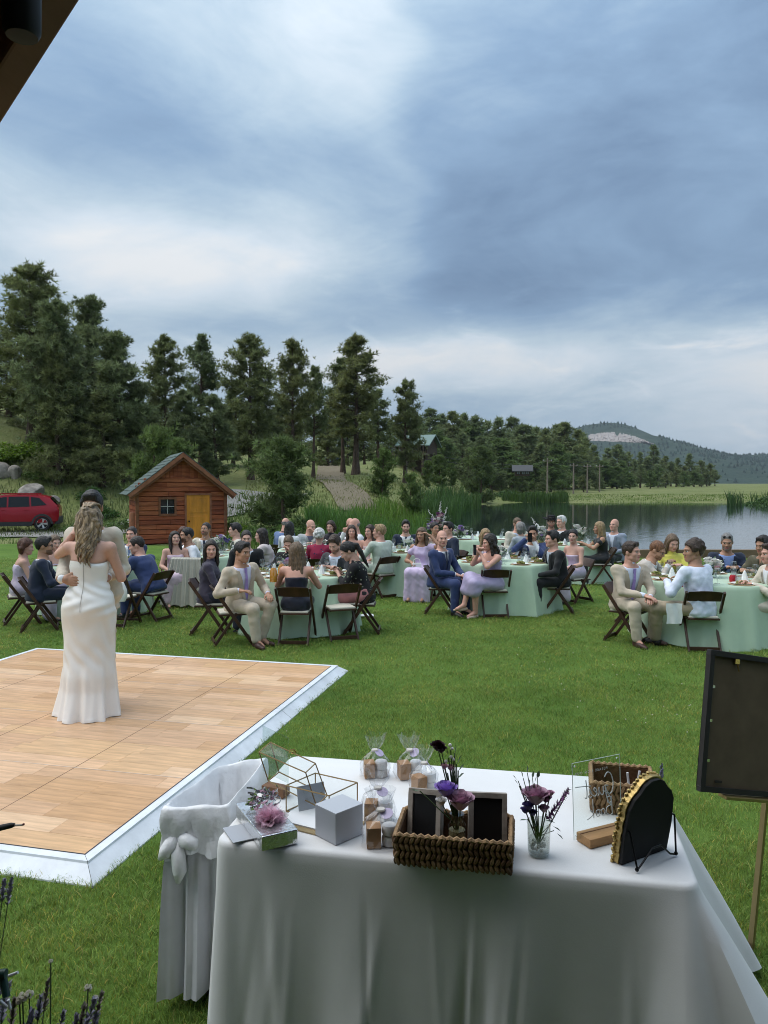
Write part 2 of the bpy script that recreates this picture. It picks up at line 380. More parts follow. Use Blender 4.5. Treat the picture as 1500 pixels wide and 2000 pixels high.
# lake
def make_lake():
    m = bpy.data.materials.new('lake_water'); m.use_nodes = True
    N = m.node_tree.nodes; L = m.node_tree.links; p = N['Principled BSDF']
    p.inputs['Base Color'].default_value = (.012, .022, .022, 1); p.inputs['Roughness'].default_value = .05; p.inputs['IOR'].default_value = 1.33; p.inputs['Specular IOR Level'].default_value = .55
    tc = N.new('ShaderNodeTexCoord'); mp = N.new('ShaderNodeMapping'); mp.inputs['Scale'].default_value = (1, .55, 1); L.new(tc.outputs['Object'], mp.inputs[0])
    a = N.new('ShaderNodeTexNoise'); a.inputs['Scale'].default_value = 2.6; a.inputs['Detail'].default_value = 4; L.new(mp.outputs[0], a.inputs['Vector'])
    big = N.new('ShaderNodeTexNoise'); big.inputs['Scale'].default_value = .05; big.inputs['Detail'].default_value = 2; L.new(mp.outputs[0], big.inputs['Vector'])
    # the breeze ruffles the near right of the lake, the sheltered far side lies still
    sp = N.new('ShaderNodeSeparateXYZ'); L.new(tc.outputs['Object'], sp.inputs[0])
    mr = N.new('ShaderNodeMapRange'); L.new(sp.outputs[0], mr.inputs[0]); mr.inputs[1].default_value = 4; mr.inputs[2].default_value = 22; mr.inputs[3].default_value = .02; mr.inputs[4].default_value = .13
    mr2 = N.new('ShaderNodeMapRange'); L.new(sp.outputs[1], mr2.inputs[0]); mr2.inputs[1].default_value = 35; mr2.inputs[2].default_value = 95; mr2.inputs[3].default_value = 1.0; mr2.inputs[4].default_value = .10
    mu = N.new('ShaderNodeMath'); mu.operation = 'MULTIPLY'; L.new(mr.outputs[0], mu.inputs[0]); L.new(mr2.outputs[0], mu.inputs[1])
    mu2 = N.new('ShaderNodeMath'); mu2.operation = 'MULTIPLY'; L.new(mu.outputs[0], mu2.inputs[0]); L.new(big.outputs['Fac'], mu2.inputs[1])
    mu3 = N.new('ShaderNodeMath'); mu3.operation = 'MULTIPLY'; L.new(mu2.outputs[0], mu3.inputs[0]); mu3.inputs[1].default_value = 1.6
    bp = N.new('ShaderNodeBump'); bp.inputs['Distance'].default_value = .12; L.new(a.outputs['Fac'], bp.inputs['Height']); L.new(mu3.outputs[0], bp.inputs['Strength']); L.new(bp.outputs[0], p.inputs['Normal'])
    b = MB(); b.add([(-14, 20.9, -.6), (330, 20.9, -.6), (330, 128, -.6), (-14, 128, -.6)], [(0, 1, 2, 3)])
    tag(b.build('lake', m), 'dark calm lake with sky reflections behind the tables', kind='structure')
make_lake()
# driveway on the left where the red car stands, and the dirt track up to the blue car
def ribbon(name, pts, w, m, label, lift=.03, n=40):
    P = [Vector(p) for p in pts]; out = []
    for k in range(n + 1):
        t = k / n * (len(P) - 1); i = min(int(t), len(P) - 2); f = t - i
        p0, p1, p2, p3 = P[max(i - 1, 0)], P[i], P[i + 1], P[min(i + 2, len(P) - 1)]
        out.append(.5 * ((2 * p1) + (p2 - p0) * f + (2 * p0 - 5 * p1 + 4 * p2 - p3) * f * f + (3 * p1 - p0 - 3 * p2 + p3) * f ** 3))
    V = []; F = []
    for k, p in enumerate(out):
        d = (out[min(k + 1, n)] - out[max(k - 1, 0)]).normalized(); s = Vector((d.y, -d.x))
        for j in range(5):
            q = p + s * w * (j / 4 - .5); V.append((q.x, q.y, gz(q.x, q.y) + lift))
    for k in range(n):
        for j in range(4): F.append((k * 5 + j, k * 5 + j + 1, (k + 1) * 5 + j + 1, (k + 1) * 5 + j))
    b = MB(); b.add(V, F); o = b.build(name, m, smooth=True); tag(o, label, kind='structure')
ribbon('driveway', [(-44, 30.5), (-26, 32.5), (-17, 34.2), (-12.5, 35.5), (-9.2, 40.5), (-7.5, 50)], 5.2, M_ROAD, 'grey gravel driveway where the red car is parked', .06)
M_DIRT = noise_mat('dirt_track', [(.3, (.12, .10, .065)), (.55, (.19, .16, .11)), (.75, (.27, .235, .175))], .4, 8, bump=.5, bscale=12)
ribbon('dirt_track', [(-1.2, 43), (-2.6, 52), (-4.2, 62), (-5.6, 80), (-8.0, 110), (-12.5, 172)], 2.5, M_DIRT, 'pale dirt track climbing towards the blue car', .10)

# mountain with its cliff
def make_mountain():
    D = 1900.0
    prof = [(300, 905), (620, 880), (760, 862), (860, 852), (960, 845), (1040, 838), (1075, 836), (1120, 836), (1150, 828), (1185, 824), (1215, 827), (1245, 838), (1290, 858), (1340, 874), (1400, 887), (1440, 889), (1500, 886), (1600, 880), (1760, 895), (2000, 905), (2500, 925)]
    px = np.array([p[0] for p in prof], float); py = np.array([p[1] for p in prof], float)
    U = np.linspace(300, 2500, 330); K = 46
    top = np.interp(U, px, py)
    top = np.convolve(np.pad(top, 2, 'edge'), np.ones(5) / 5, 'valid')
    crest = CAM_H + (945 - top) / FPX * D
    V = np.zeros((len(U), K, 3)); 
    for k in range(K):
        t = k / (K - 1)                       # 0 foot (near) ... .7 crest ... 1 behind
        y = D - 900 * (1 - t / .72) if t < .72 else D + 700 * (t - .72) / .28
        s = min(t / .72, 1.0); hh = s ** 1.35 if t <= .72 else 1 - .5 * (t - .72) / .28
        x = (U - 750) / FPX * D
        rough = _sines(x * .012, np.full_like(x, y * .012), 1.2, 21) * 9 * math.sin(math.pi * min(s, 1)) + _sines(x * .05, np.full_like(x, y * .05), 1.0, 22) * 2.5 * s * (1 - .6 * s)
        V[:, k, 0] = x; V[:, k, 1] = y; V[:, k, 2] = -4 + (crest + 4) * hh + rough
    # cliff face: a steeper rocky step below the summit
    pxg = (V[:, :, 0] / V[:, :, 1]) * FPX + 750; pyg = 945 - (V[:, :, 2] - CAM_H) / V[:, :, 1] * FPX
    F = []
    n = len(U)
    i, j = np.meshgrid(np.arange(n - 1), np.arange(K - 1), indexing='ij'); q = (i * K + j).ravel()
    F = np.stack([q, q + K, q + K + 1, q + 1], -1)
    m = noise_mat('mountain_forest', [(.3, (.014, .030, .022)), (.5, (.024, .046, .032)), (.66, (.045, .07, .046)), (.8, (.10, .11, .085))], .012, .11, bump=.9, bscale=.12, dist=6)
    o = link('mountain', mesh_np('mountain', V.reshape(-1, 3), F, [m], smooth=True)); tag(o, 'forested mountain ridge behind the lake', kind='structure')
    # rock cliff: separate craggy body set into the slope
    def slope(x, y):
        t = .72 * (1 - (D - y) / 900); s = t / .72
        cr = np.interp(x / D * FPX + 750, U, crest)
        return -4 + (cr + 4) * s ** 1.35 + float(_sines(x * .012, y * .012, 1.2, 21)) * 9 * math.sin(math.pi * s) + float(_sines(x * .05, y * .05, 1.0, 22)) * 2.5 * s * (1 - .6 * s)
    Vc = []; Fc = []; nx, nz = 60, 10; r2 = np.random.default_rng(3)
    for a in range(nx + 1):
        pxx = 1148 + (1276 - 1148) * a / nx
        hgt = (1 - abs(2 * a / nx - .75) ** 2.2 * .75) * (1.0 if not .40 < a / nx < .46 else .72) * (.88 + .16 * r2.random())
        pyb = 861 + 5 * (a / nx)
        for b in range(nz + 1):
            f = b / nz; pyy = pyb - hgt * 18 * f
            # find depth on the slope for this direction
            lo, hi = D - 880, D
            for _ in range(22):
                md = (lo + hi) / 2; zz = CAM_H + (945 - pyy) / FPX * md
                if slope((pxx - 750) / FPX * md, md) > zz: hi = md
                else: lo = md
            y = lo - 2 - 22 * math.sin(math.pi * f) * (.4 + .6 * r2.random()) 
            Vc.append(((pxx - 750) / FPX * y, y, CAM_H + (945 - pyy) / FPX * y + r2.normal() * .8))
    for a in range(nx):
        for b in range(nz): q = a * (nz + 1) + b; Fc.append((q, q + nz + 1, q + nz + 2, q + 1))
    mr = noise_mat('cliff_rock', [(.3, (.13, .11, .10)), (.5, (.34, .30, .28)), (.7, (.48, .44, .41))], .06, .3, bump=1.0, bscale=.25, dist=4)
    b = MB(); b.add(Vc, Fc); c = b.build('cliff', mr); tag(c, 'pale rock cliff band below the mountain summit', kind='structure')
    # conifers over the slope, too small and many to count
    rr = np.random.default_rng(8); n = 9000
    x = rr.uniform(U[0], U[-1], n); tt = rr.beta(2.2, 1.1, n) * .74
    ii = np.clip(((x - U[0]) / (U[1] - U[0])).astype(int), 0, len(U) - 2); kk = np.clip((tt * (K - 1)).astype(int), 0, K - 2)
    P = V[ii, kk] + (V[ii + 1, kk + 1] - V[ii, kk]) * rr.uniform(0, 1, (n, 1))
    ppx = P[:, 0] / P[:, 1] * FPX + 750; ppy = 945 - (P[:, 2] - CAM_H) / P[:, 1] * FPX
    keep = ~((ppx > 1140) & (ppx < 1285) & (ppy > 838) & (ppy < 868)) & (rr.random(n) < .95)
    P = P[keep]; n = len(P); h = rr.uniform(3.5, 7.5, n); r = h * rr.uniform(.34, .55, n)
    ang = np.arange(5) * 2 * math.pi / 5
    Vt = np.zeros((n, 6, 3)); Vt[:, :5, 0] = P[:, 0:1] + r[:, None] * np.cos(ang); Vt[:, :5, 1] = P[:, 1:2] + r[:, None] * np.sin(ang); Vt[:, :5, 2] = P[:, 2:3] + .5
    Vt[:, 5] = P; Vt[:, 5, 2] += h
    base = (np.arange(n) * 6)[:, None]
    Ft = np.concatenate([np.stack([base[:, 0] + a, base[:, 0] + (a + 1) % 5, base[:, 0] + 5], -1) for a in range(5)])
    tint = np.repeat(rr.uniform(.6, 1.5, (n, 1)), 6, 0)
    o = link('mountain_forest', mesh_np('mountain_forest', Vt.reshape(-1, 3), Ft, [mat('far_conifer', (.019, .042, .033), .9, attr='tint')], tint=np.repeat(tint, 3, 1)))
    tag(o, 'far conifer forest covering the mountain slopes', 'forest', kind='stuff')
make_mountain()
# ------------------------------------------------------------------ pines
M_BARK = mat('pine_bark', (.085, .058, .042), .9, var=.5, scale=9, bump=.8, bscale=14, aniso=(1, 1, .25))
M_NEEDLE = mat('pine_needles', (.178, .222, .105), .62, attr='tint', spec=.3, transl=.4)
M_NEEDLE_Y = mat('young_pine_needles', (.125, .19, .068), .6, attr='tint', spec=.3, transl=.4)
def tufts(P, D, L, n, wid, r):
    """bursts of needles: P points, D axis, L length -> triangles"""
    k = len(P); d = r.normal(size=(k, n, 3)); d /= np.linalg.norm(d, axis=2, keepdims=True)
    d = d + D[:, None, :] * .75; d /= np.linalg.norm(d, axis=2, keepdims=True)
    s = np.cross(d, r.normal(size=(k, n, 3))); s /= np.linalg.norm(s, axis=2, keepdims=True) + 1e-9
    ln = (L[:, None] * r.uniform(.7, 1.2, (k, n)))[..., None]
    a = P[:, None, :] + d * ln * .08
    V = np.stack([a + s * wid * ln, a - s * wid * ln, a + d * ln], 2).reshape(-1, 3)
    F = np.arange(len(V)).reshape(-1, 3)
    t = np.repeat(r.uniform(.55, 1.45, k), n * 3)
    return V, F, t
def pine_mesh(seed, H, base, rad, style='ponderosa', ntuft=2200, tl=.34, needles=9, wid=.10):
    """returns trunk mesh and crown mesh of one pine of height H"""
    r = np.random.default_rng(seed)
    b = MB(); k = 9
    bx, by = r.normal(0, .012 * H, 2)
    axis = lambda t: np.array([bx * math.sin(t * 2.2), by * math.sin(t * 1.9), t * H])
    R0 = .017 * H + .04
    b.tube([axis(i / (k - 1)) for i in range(k)], [R0 * (1 - .93 * (i / (k - 1)) ** .85) + .008 + (.5 * R0 if i == 0 else 0) for i in range(k)], 8)
    P, D, Ls = [], [], []
    nb = int(11 + 4.4 * H * (1 - base)); 
    lop = r.uniform(0, 6.28)
    for i in range(nb):
        f = (i + r.uniform(0, .9)) / nb; t = base + (1 - base) * f * .985
        if style == 'ponderosa': pr = (1 - f ** 2.8) ** .75 * (.62 + .42 * min(1, f * 3.0)) + .07
        elif style == 'bush': pr = math.sqrt(max(0, 1 - (f * 1.02 - .25) ** 2 / .62)) * .95 + .05
        else: pr = (1 - f) ** .85 + .05
        a = r.uniform(0, 6.28)
        ln = rad * pr * r.uniform(.55, 1.15) * (1 + .18 * math.cos(a - lop))
        o = axis(t); up = (.55 * f + .02 if style != 'spruce' else -.1 + .3 * f) + r.normal(0, .12)
        d0 = np.array([math.cos(a), math.sin(a), up]); d0 /= np.linalg.norm(d0)
        pts = [o]; d = d0.copy(); m = 5
        for q in range(m):
            d = d + np.array([r.normal(0, .10), r.normal(0, .10), .10 + r.normal(0, .05)]); d /= np.linalg.norm(d); pts.append(pts[-1] + d * ln / m)
        pts = np.array(pts)
        b.tube(pts, [max(.006, R0 * .30 * (1 - f * .6) * (1 - .17 * q)) for q in range(m + 1)], 4, cap=False)
        cnt = max(5, int(ntuft / nb * (.35 + pr)))
        tt = r.uniform(.30 if style != 'bush' else .12, 1.0, cnt) ** .75 * m; qi = np.minimum(tt.astype(int), m - 1)
        pp = pts[qi] + (pts[qi + 1] - pts[qi]) * (tt - qi)[:, None]
        side = r.normal(size=(cnt, 3)) * np.array([1, 1, .55]); spread = ln * .21 + .10
        pp = pp + side * spread * r.uniform(.2, 1, (cnt, 1)) * (.35 + .65 * tt[:, None] / m)
        P.append(pp); D.append(np.tile(d, (cnt, 1)) * .6 + side * .3 + np.array([0, 0, .35])); Ls.append(np.full(cnt, tl) * r.uniform(.75, 1.25, cnt))
    cnt = 40; P.append(axis(.97) + r.normal(size=(cnt, 3)) * np.array([.14, .14, .3]) * rad * .35); D.append(np.tile([0, 0, 1.], (cnt, 1))); Ls.append(np.full(cnt, tl))
    P = np.concatenate(P); D = np.concatenate(D); Ls = np.concatenate(Ls)
    V, F, t = tufts(P, D, Ls, needles, wid, r)
    tint = np.stack([t * r.uniform(.9, 1.15), t, t * r.uniform(.8, 1.0)], -1)
    tr = b.mesh('trunk', M_BARK, smooth=True)
    cr = mesh_np('crown', V, F, [M_NEEDLE_Y if style == 'bush' else M_NEEDLE], tint=tint)
    return tr, cr, H
PINE = [pine_mesh(1, 13, .16, 2.6, ntuft=4400), pine_mesh(2, 14, .26, 2.3, ntuft=3800), pine_mesh(3, 12, .08, 2.5, ntuft=4400), pine_mesh(4, 13, .34, 2.4, ntuft=3400),
        pine_mesh(5, 11, .05, 2.7, 'spruce', ntuft=4200), pine_mesh(6, 12, .20, 2.2, ntuft=3400)]
TALL = [pine_mesh(41, 14, .42, 2.5, ntuft=2800), pine_mesh(42, 14, .38, 2.2, ntuft=2600)]
BUSHY = [pine_mesh(11, 4.2, .03, 1.9, 'bush', ntuft=1700, tl=.26), pine_mesh(12, 5, .05, 1.8, 'bush', ntuft=1600, tl=.28), pine_mesh(13, 3.6, .05, 1.5, 'bush', ntuft=1200, tl=.24)]
FARP = [pine_mesh(21, 12, .14, 2.7, ntuft=620, tl=.62, needles=7, wid=.14), pine_mesh(22, 12, .20, 2.4, ntuft=560, tl=.62, needles=7, wid=.14), pine_mesh(23, 11, .10, 2.9, 'spruce', ntuft=620, tl=.62, needles=7, wid=.14), pine_mesh(24, 9, .08, 3.1, 'bush', ntuft=560, tl=.62, needles=7, wid=.14)]
def tree(kind, px, top, Y, label, group=None, name='pine_tree', wide=1.0, rz=None, cat='tree'):
    """stand a pine on the ground where its crown top shows at (px, top) at depth Y"""
    x = (px - 750) / FPX * Y; z0 = gz(x, Y)
    h = at(px, top, Y).z - z0
    tr, cr, H = kind; s = max(h, .8) / H
    e = empty(name, (x, Y, z0 - .1), random.uniform(0, 6.28) if rz is None else rz, label, cat, group)
    w = s * wide * (1.0 if s < 1.15 else 1.15 / s)
    e.scale = (w, w, s)
    link('trunk', tr, e); link('crown', cr, e)
    return e
G1 = 'pines on the rocky slope above the car'; G2 = 'tall pines behind the shed and the track'; G3 = 'pine wood beyond the lake'
for k, px, top, Y, lab, w in (
    (0, -40, 560, 50, 'large pine cut by the left edge of the picture', 1.1), (0, 62, 518, 48, 'tallest broad pine at far left above the rocks', 1.15), (2, 128, 590, 45, 'grey green pine left of centre of the slope grove', 1.0),
    (2, 185, 582, 52, 'round topped pine rising behind the slope grove', 1.0), (4, 115, 655, 43.5, 'dark spruce like pine with low skirt above the boulders', .9), (2, 235, 652, 46, 'dense pine stepping down right of the slope grove', 1.15),
    (4, 20, 640, 54, 'shaded pine behind the tallest left pine', 1.2), (4, 200, 720, 44, 'bushy pine in front of the slope grove', 1.1), (2, 270, 745, 47, 'short dense pine uphill of the shed', 1.1), (2, 160, 700, 49, 'pine in the dark middle of the slope grove', 1.1), (4, 75, 700, 51, 'dark pine filling the grove above the bright bush', 1.2)):
    tree(PINE[k], px, top, Y, lab, G1, wide=w)
for k, px, top, Y, lab, w in (
    (0, 325, 655, 56, 'open topped pine standing over the shed roof', .95), (3, 392, 655, 60, 'slender pine right of the shed ridge', .9), (2, 352, 760, 52, 'dense dark pine directly behind the shed', 1.2), (2, 425, 770, 53, 'low dense pine right behind the shed', 1.2),
    (0, 490, 655, 58, 'full crowned pine between the shed and the round young pine', 1.05), (1, 572, 662, 63, 'tall narrow pine left of the track', .9), (3, 612, 715, 66, 'thin pine leaning by the track', .8),
    (1, 695, 655, 70, 'tallest wide pine beside the dirt track', 1.25), (3, 670, 700, 73, 'pine with bare stems left of the tallest wide pine', 1.0), (0, 790, 742, 72, 'pointed pine right of the dirt track group', .85), (2, 545, 770, 68, 'dark pine filling behind the narrow pine', 1.15),
    (3, 740, 760, 80, 'half hidden pine behind the track group', 1.2), (2, 455, 745, 66, 'dark pine behind the full crowned pine', 1.1), (4, 640, 790, 84, 'distant dark pine over the blue car', 1.3), (2, 520, 800, 62, 'low dark pine over the young pine', 1.2)):
    tree(TALL[(px // 7) % 2] if k == 3 else PINE[k], px, top, Y, lab, G2, wide=w)
tree(BUSHY[0], 552, 868, 27.5, 'round bright young pine right of the shed', wide=1.0, name='young_pine')
tree(BUSHY[1], 300, 838, 34, 'young pine peeping over the left of the shed roof', wide=.8, name='young_pine')
tree(BUSHY[1], 350, 860, 38, 'young light green pine behind the shed ridge', wide=.9, name='young_pine')
tree(BUSHY[2], 745, 882, 52, 'young pine standing on the reed bank by the track', wide=.9, name='young_pine')
tree(BUSHY[2], 800, 930, 45, 'small pine at the edge of the reeds', wide=.7, name='young_pine')
tree(BUSHY[1], 835, 900, 78, 'small rounded pine below the house on stilts', wide=.9, name='young_pine')
tree(BUSHY[1], 882, 905, 98, 'lone small dark pine on the dry meadow', wide=.9, name='young_pine')
tree(BUSHY[0], 940, 880, 100, 'dark dense pine at the head of the lake', wide=1.2, name='young_pine')
tree(BUSHY[1], 858, 890, 92, 'rounded pine right of the house on stilts', wide=1.0, name='young_pine')
# the wood beyond the lake: nearer crowns as things of their own
_r = random.Random(3)
line = [(815, 812, 118), (838, 800, 135), (862, 812, 150), (880, 806, 140), (905, 812, 160), (930, 815, 150), (952, 826, 165), (975, 820, 150), (998, 818, 170), (1020, 832, 160), (1045, 838, 175), (1068, 840, 165), (1085, 832, 180), (1102, 828, 170), (1125, 842, 185), (1140, 858, 190), (1160, 872, 205),
        (1185, 878, 230), (1205, 870, 225), (1228, 884, 240), (1250, 885, 250), (1275, 872, 245), (1300, 892, 255), (1322, 896, 262), (1345, 888, 258), (1366, 900, 270), (1385, 906, 280), (1396, 918, 285)]
mid = [(850, 842, 128), (900, 850, 135), (940, 855, 140), (980, 862, 142), (1015, 868, 150), (1055, 872, 150), (1090, 870, 158), (1120, 885, 160), (1150, 900, 172), (1180, 905, 190), (1215, 908, 205), (1250, 912, 215), (1285, 916, 225), (1320, 910, 235), (1355, 918, 245), (1000, 905, 132), (1045, 908, 138), (1100, 915, 148), (960, 900, 128), (1170, 922, 165), (1230, 926, 190), (1140, 925, 150), (870, 868, 125), (915, 880, 122), (1075, 900, 140), (1195, 895, 200), (1300, 925, 215), (1370, 928, 250), (830, 850, 122), (1060, 925, 132), (885, 835, 145), (920, 838, 150), (965, 845, 160), (1005, 848, 165), (1030, 852, 160), (1070, 858, 170), (1110, 862, 175), (1135, 878, 180), (1165, 890, 200), (1240, 898, 235), (1265, 895, 240), (1310, 905, 250), (1335, 908, 255), (1380, 918, 270), (1205, 915, 190), (1270, 922, 205), (1335, 926, 230), (1090, 930, 145), (1020, 925, 130), (980, 918, 128)]
ORD = ['first', 'second', 'third'] + ['%dth' % k for k in range(4, 21)] + ['21st', '22nd', '23rd'] + ['%dth' % k for k in range(24, 31)]
for i, (px, top, Y) in enumerate(line):
    tree(FARP[_r.choice((0, 1, 0, 2))], px, top, Y, 'skyline pine of the wood beyond the lake, %s from its left end' % ORD[i], G3 + ' skyline', wide=_r.uniform(1.15, 1.6))
for i, (px, top, Y) in enumerate(mid):
    tree(FARP[_r.choice((0, 2, 3, 3, 1))], px, top + _r.uniform(-4, 4), Y, 'dark green pine in the lower ranks of the wood beyond the lake', G3 + ' lower ranks', wide=_r.uniform(1.3, 1.9))
for i, (px, top, Y) in enumerate(((410, 815, 82), (440, 800, 92), (470, 810, 86), (505, 812, 95), (535, 815, 88), (565, 812, 98), (590, 806, 104), (618, 815, 110), (650, 822, 112), (680, 818, 106), (712, 822, 104), (735, 812, 110), (765, 818, 100), (790, 815, 108), (812, 824, 112), (335, 805, 70), (300, 790, 66), (375, 800, 74))):
    tree(FARP[_r.choice((0, 2, 3, 3, 1))], px, top + _r.uniform(-6, 6), Y, 'dark pine in the thicket behind the tall pines', 'thicket behind the tall pines', wide=_r.uniform(1.2, 1.6))
# leafy shrubs
M_LEAF = mat('shrub_leaves', (.10, .165, .04), .6, attr='tint', transl=.3)
def shrub_mesh(seed, W, H, n=1500, ls=.09, col=(1, 1, 1)):
    r = np.random.default_rng(seed); k = 26
    c = r.normal(size=(k, 3)); c /= np.linalg.norm(c, axis=1, keepdims=True); c[:, 2] = np.abs(c[:, 2]); c *= r.uniform(.35, .8, (k, 1)) * np.array([W, W, H]) 
    i = r.integers(0, k, n); d = r.normal(size=(n, 3)); d /= np.linalg.norm(d, axis=1, keepdims=True)
    P = c[i] + d * (W * .24) * r.uniform(.6, 1.1, (n, 1)); P[:, 2] = np.abs(P[:, 2])
    s = np.cross(d, r.normal(size=(n, 3))); s /= np.linalg.norm(s, axis=1, keepdims=True); u = np.cross(s, d) * .6 + d * .6
    L = (ls * r.uniform(.7, 1.4, n))[:, None]
    V = np.stack([P - s * L * .5, P + u * L * .3 - s * L * .1, P + u * L * 1.3, P + s * L * .5], 1).reshape(-1, 3)
    F = np.arange(len(V)).reshape(-1, 4)
    t = np.repeat(r.uniform(.5, 1.5, n), 4)
    b = MB()
    for q in range(7): b.tube([(0, 0, 0), c[q] * .5 + [0, 0, .1], c[q]], [.03, .02, .008], 4)
    return b.mesh('stems', M_BARK), mesh_np('foliage', V, F, [M_LEAF], tint=t[:, None] * np.array(col))
SHRUB = [shrub_mesh(1, .9, 1.0), shrub_mesh(2, 1.1, .8), shrub_mesh(3, .9, 1.0, col=(1.5, 1.45, .6)), shrub_mesh(4, .9, .9, col=(.6, .75, .7))]
def shrub(k, px, py, Y, s, label, sz=None, group=None):
    p = at(px, py, Y); z = gz(p.x, Y)
    e = empty('shrub', (p.x, Y, z - .1), random.uniform(0, 6), label, 'shrub', group); e.scale = (s, s, sz or s)
    link('stems', SHRUB[k][0], e); link('foliage', SHRUB[k][1], e)
shrub(2, 62, 815, 46, 2.2, 'bright yellow green bush at the top of the rocky slope', 1.7)
shrub(2, -10, 830, 45, 2.0, 'yellow green bush at the left edge of the slope', 1.5)
shrub(0, 88, 850, 44, 1.6, 'mid green bush below the yellow green one', 1.2)
for i, (px, py, Y, s, k) in enumerate(((498, 1010, 25.2, .8, 0), (545, 1015, 25.5, 1.0, 0), (600, 1015, 25.5, .9, 0), (470, 1010, 26, .8, 2), (640, 1020, 25, .8, 0), (520, 990, 27, .8, 1), (460, 985, 28.5, .9, 1), (575, 1030, 24.6, .8, 0), (675, 1015, 25, .7, 1))):
    shrub(k, px, py, Y, s, 'leafy green shrub in the row between the shed and the reeds', group='shrubs between the shed and the reeds')
for i, (px, py, Y, s, k) in enumerate(((985, 958, 118, 3.2, 3), (1050, 962, 114, 3.6, 3), (1075, 962, 115, 3.0, 1), (1030, 960, 116, 3.0, 3))):
    shrub(k, px, py, Y, s, 'dark low shrub on the far shore of the lake', .45 * s, 'shrubs on the far shore')
for px, py, Y, s in ((1490, 965, 93, 3.0), (1525, 965, 90, 3.4), (1465, 970, 95, 2.0)):
    shrub(3, px, py, Y, s, 'dark waterside bush at the right edge of the lake', .8 * s, 'bushes at the right shore')
for i, (px, py, Y, s) in enumerate(((100, 960, 38, .8), (140, 985, 36, .8), (205, 950, 39, 1.0), (30, 930, 39, .8), (230, 985, 36, 1.0), (180, 920, 42, 1.0), (165, 1000, 34.5, .6), (215, 1015, 33.5, .6))):
    shrub((0, 1, 3)[i % 3], px, py, Y, s, 'weedy green clump on the slope behind the bride and groom', group='weed clumps on the slope')
# boulders on the slope
M_STONE = mat('granite', (.27, .24, .21), .9, var=.45, scale=2.5, bump=1.0, bscale=6)
def boulder(px, py, Y, w, h, label, seed):
    r = np.random.default_rng(seed); bm = bmesh.new(); bmesh.ops.create_icosphere(bm, subdivisions=3, radius=1)
    k = r.normal(size=(7, 3)); k /= np.linalg.norm(k, axis=1, keepdims=True); cut = r.uniform(.55, .85, 7)
    for v in bm.verts:
        p = np.array(v.co)
        for q in range(7):
            e = p @ k[q] - cut[q]
            if e > 0: p = p - k[q] * e
        v.co = Vector(p * np.array([w, w * .8, h]))
    me = bpy.data.meshes.new('boulder'); bm.to_mesh(me); bm.free(); me.materials.append(M_STONE)
    p = at(px, py, Y); o = link('boulder', me, loc=(p.x, Y, gz(p.x, Y) + h * .25)); o.rotation_euler = (r.normal() * .2, r.normal() * .2, r.uniform(0, 6)); tag(o, label, 'boulder', 'boulders on the slope')
for i, (px, py, Y, w, h, lab) in enumerate(((58, 893, 41.5, .85, .55, 'large flat topped grey boulder in the middle of the slope'), (28, 865, 43.5, .5, .5, 'rounded boulder above the large flat topped one'), (-4, 866, 43.5, .7, .8, 'boulder cut by the left edge of the picture'), (70, 947, 38.5, .45, .22, 'small pale stone low on the slope above the car'), (40, 905, 40.5, .8, .35, 'slab of rock under the large boulder'), (104, 900, 41, .35, .3, 'small stone right of the large boulder'), (50, 932, 39.3, .35, .2, 'little flat stone half way down the slope'), (-2, 833, 45, .45, .5, 'pale stone by the upper left bush'))):
    boulder(px, py, Y, w, h, lab, i + 2)
# reeds along the bank
def blades(P, h, w, r, lean=.25, seg=3):
    n = len(P); a = r.uniform(0, 6.28, n); s = np.stack([np.cos(a), np.sin(a), np.zeros(n)], -1); b = r.uniform(0, 6.28, n)
    l = np.stack([np.cos(b), np.sin(b), np.zeros(n)], -1) * (lean * r.uniform(.2, 1.2, n) * h)[:, None]
    V = []
    for k in range(seg):
        f = k / seg; c = P + l * f * f + np.array([0, 0, 1.]) * (h * f)[:, None]; ww = (w * (1 - .55 * f))[:, None]
        V += [c - s * ww, c + s * ww]
    V.append(P + l + np.array([0, 0, 1.]) * h[:, None] * .97)
    V = np.stack(V, 1); m = 2 * seg + 1; base = (np.arange(n) * m)[:, None]
    T = []
    for k in range(seg - 1): T += [[2 * k, 2 * k + 1, 2 * k + 3], [2 * k, 2 * k + 3, 2 * k + 2]]
    T.append([2 * seg - 2, 2 * seg - 1, 2 * seg])
    F = (base[:, None, :] + np.array(T)[None]).reshape(-1, 3)
    return V.reshape(-1, 3), F, m
M_REED = mat('reed_leaves', (.085, .15, .038), .55, attr='tint', transl=.3)
M_TALLGRASS = mat('meadow_grass', (.15, .185, .06), .7, attr='tint', transl=.3)
def scatter(name, label, specs, m, seed, cat='grass'):
    r = np.random.default_rng(seed); Vs, Fs, Ts = [], [], []; off = 0
    for (px0, px1, Y0, Y1, n, h0, h1, w, zmin, zmax, tint) in specs:
        Y = r.uniform(Y0, Y1, n); px = r.uniform(px0, px1, n); x = (px - 750) / FPX * Y; z = ground_z(x, Y)
        clump = _sines(x, Y, 1.1, 31) 
        ok = (z > zmin) & (z < zmax) & (clump > r.uniform(-1.3, .9, n)); P = np.stack([x, Y, np.maximum(z, -.62) - .03], -1)[ok]
        n = len(P); h = r.uniform(h0, h1, n) * (1 + .25 * clump[ok]); V, F, mm = blades(P, h, np.full(n, w) * r.uniform(.7, 1.3, n), r)
        t = r.uniform(.55, 1.35, n)[:, None] * np.array(tint)[None] * (1 + .25 * clump[ok][:, None]); Vs.append(V); Fs.append(F + off); Ts.append(np.repeat(t, mm, 0)); off += len(V)
    o = link(name, mesh_np(name, np.concatenate(Vs), np.concatenate(Fs), [m], tint=np.clip(np.concatenate(Ts), 0, 3))); tag(o, label, cat, kind='stuff')
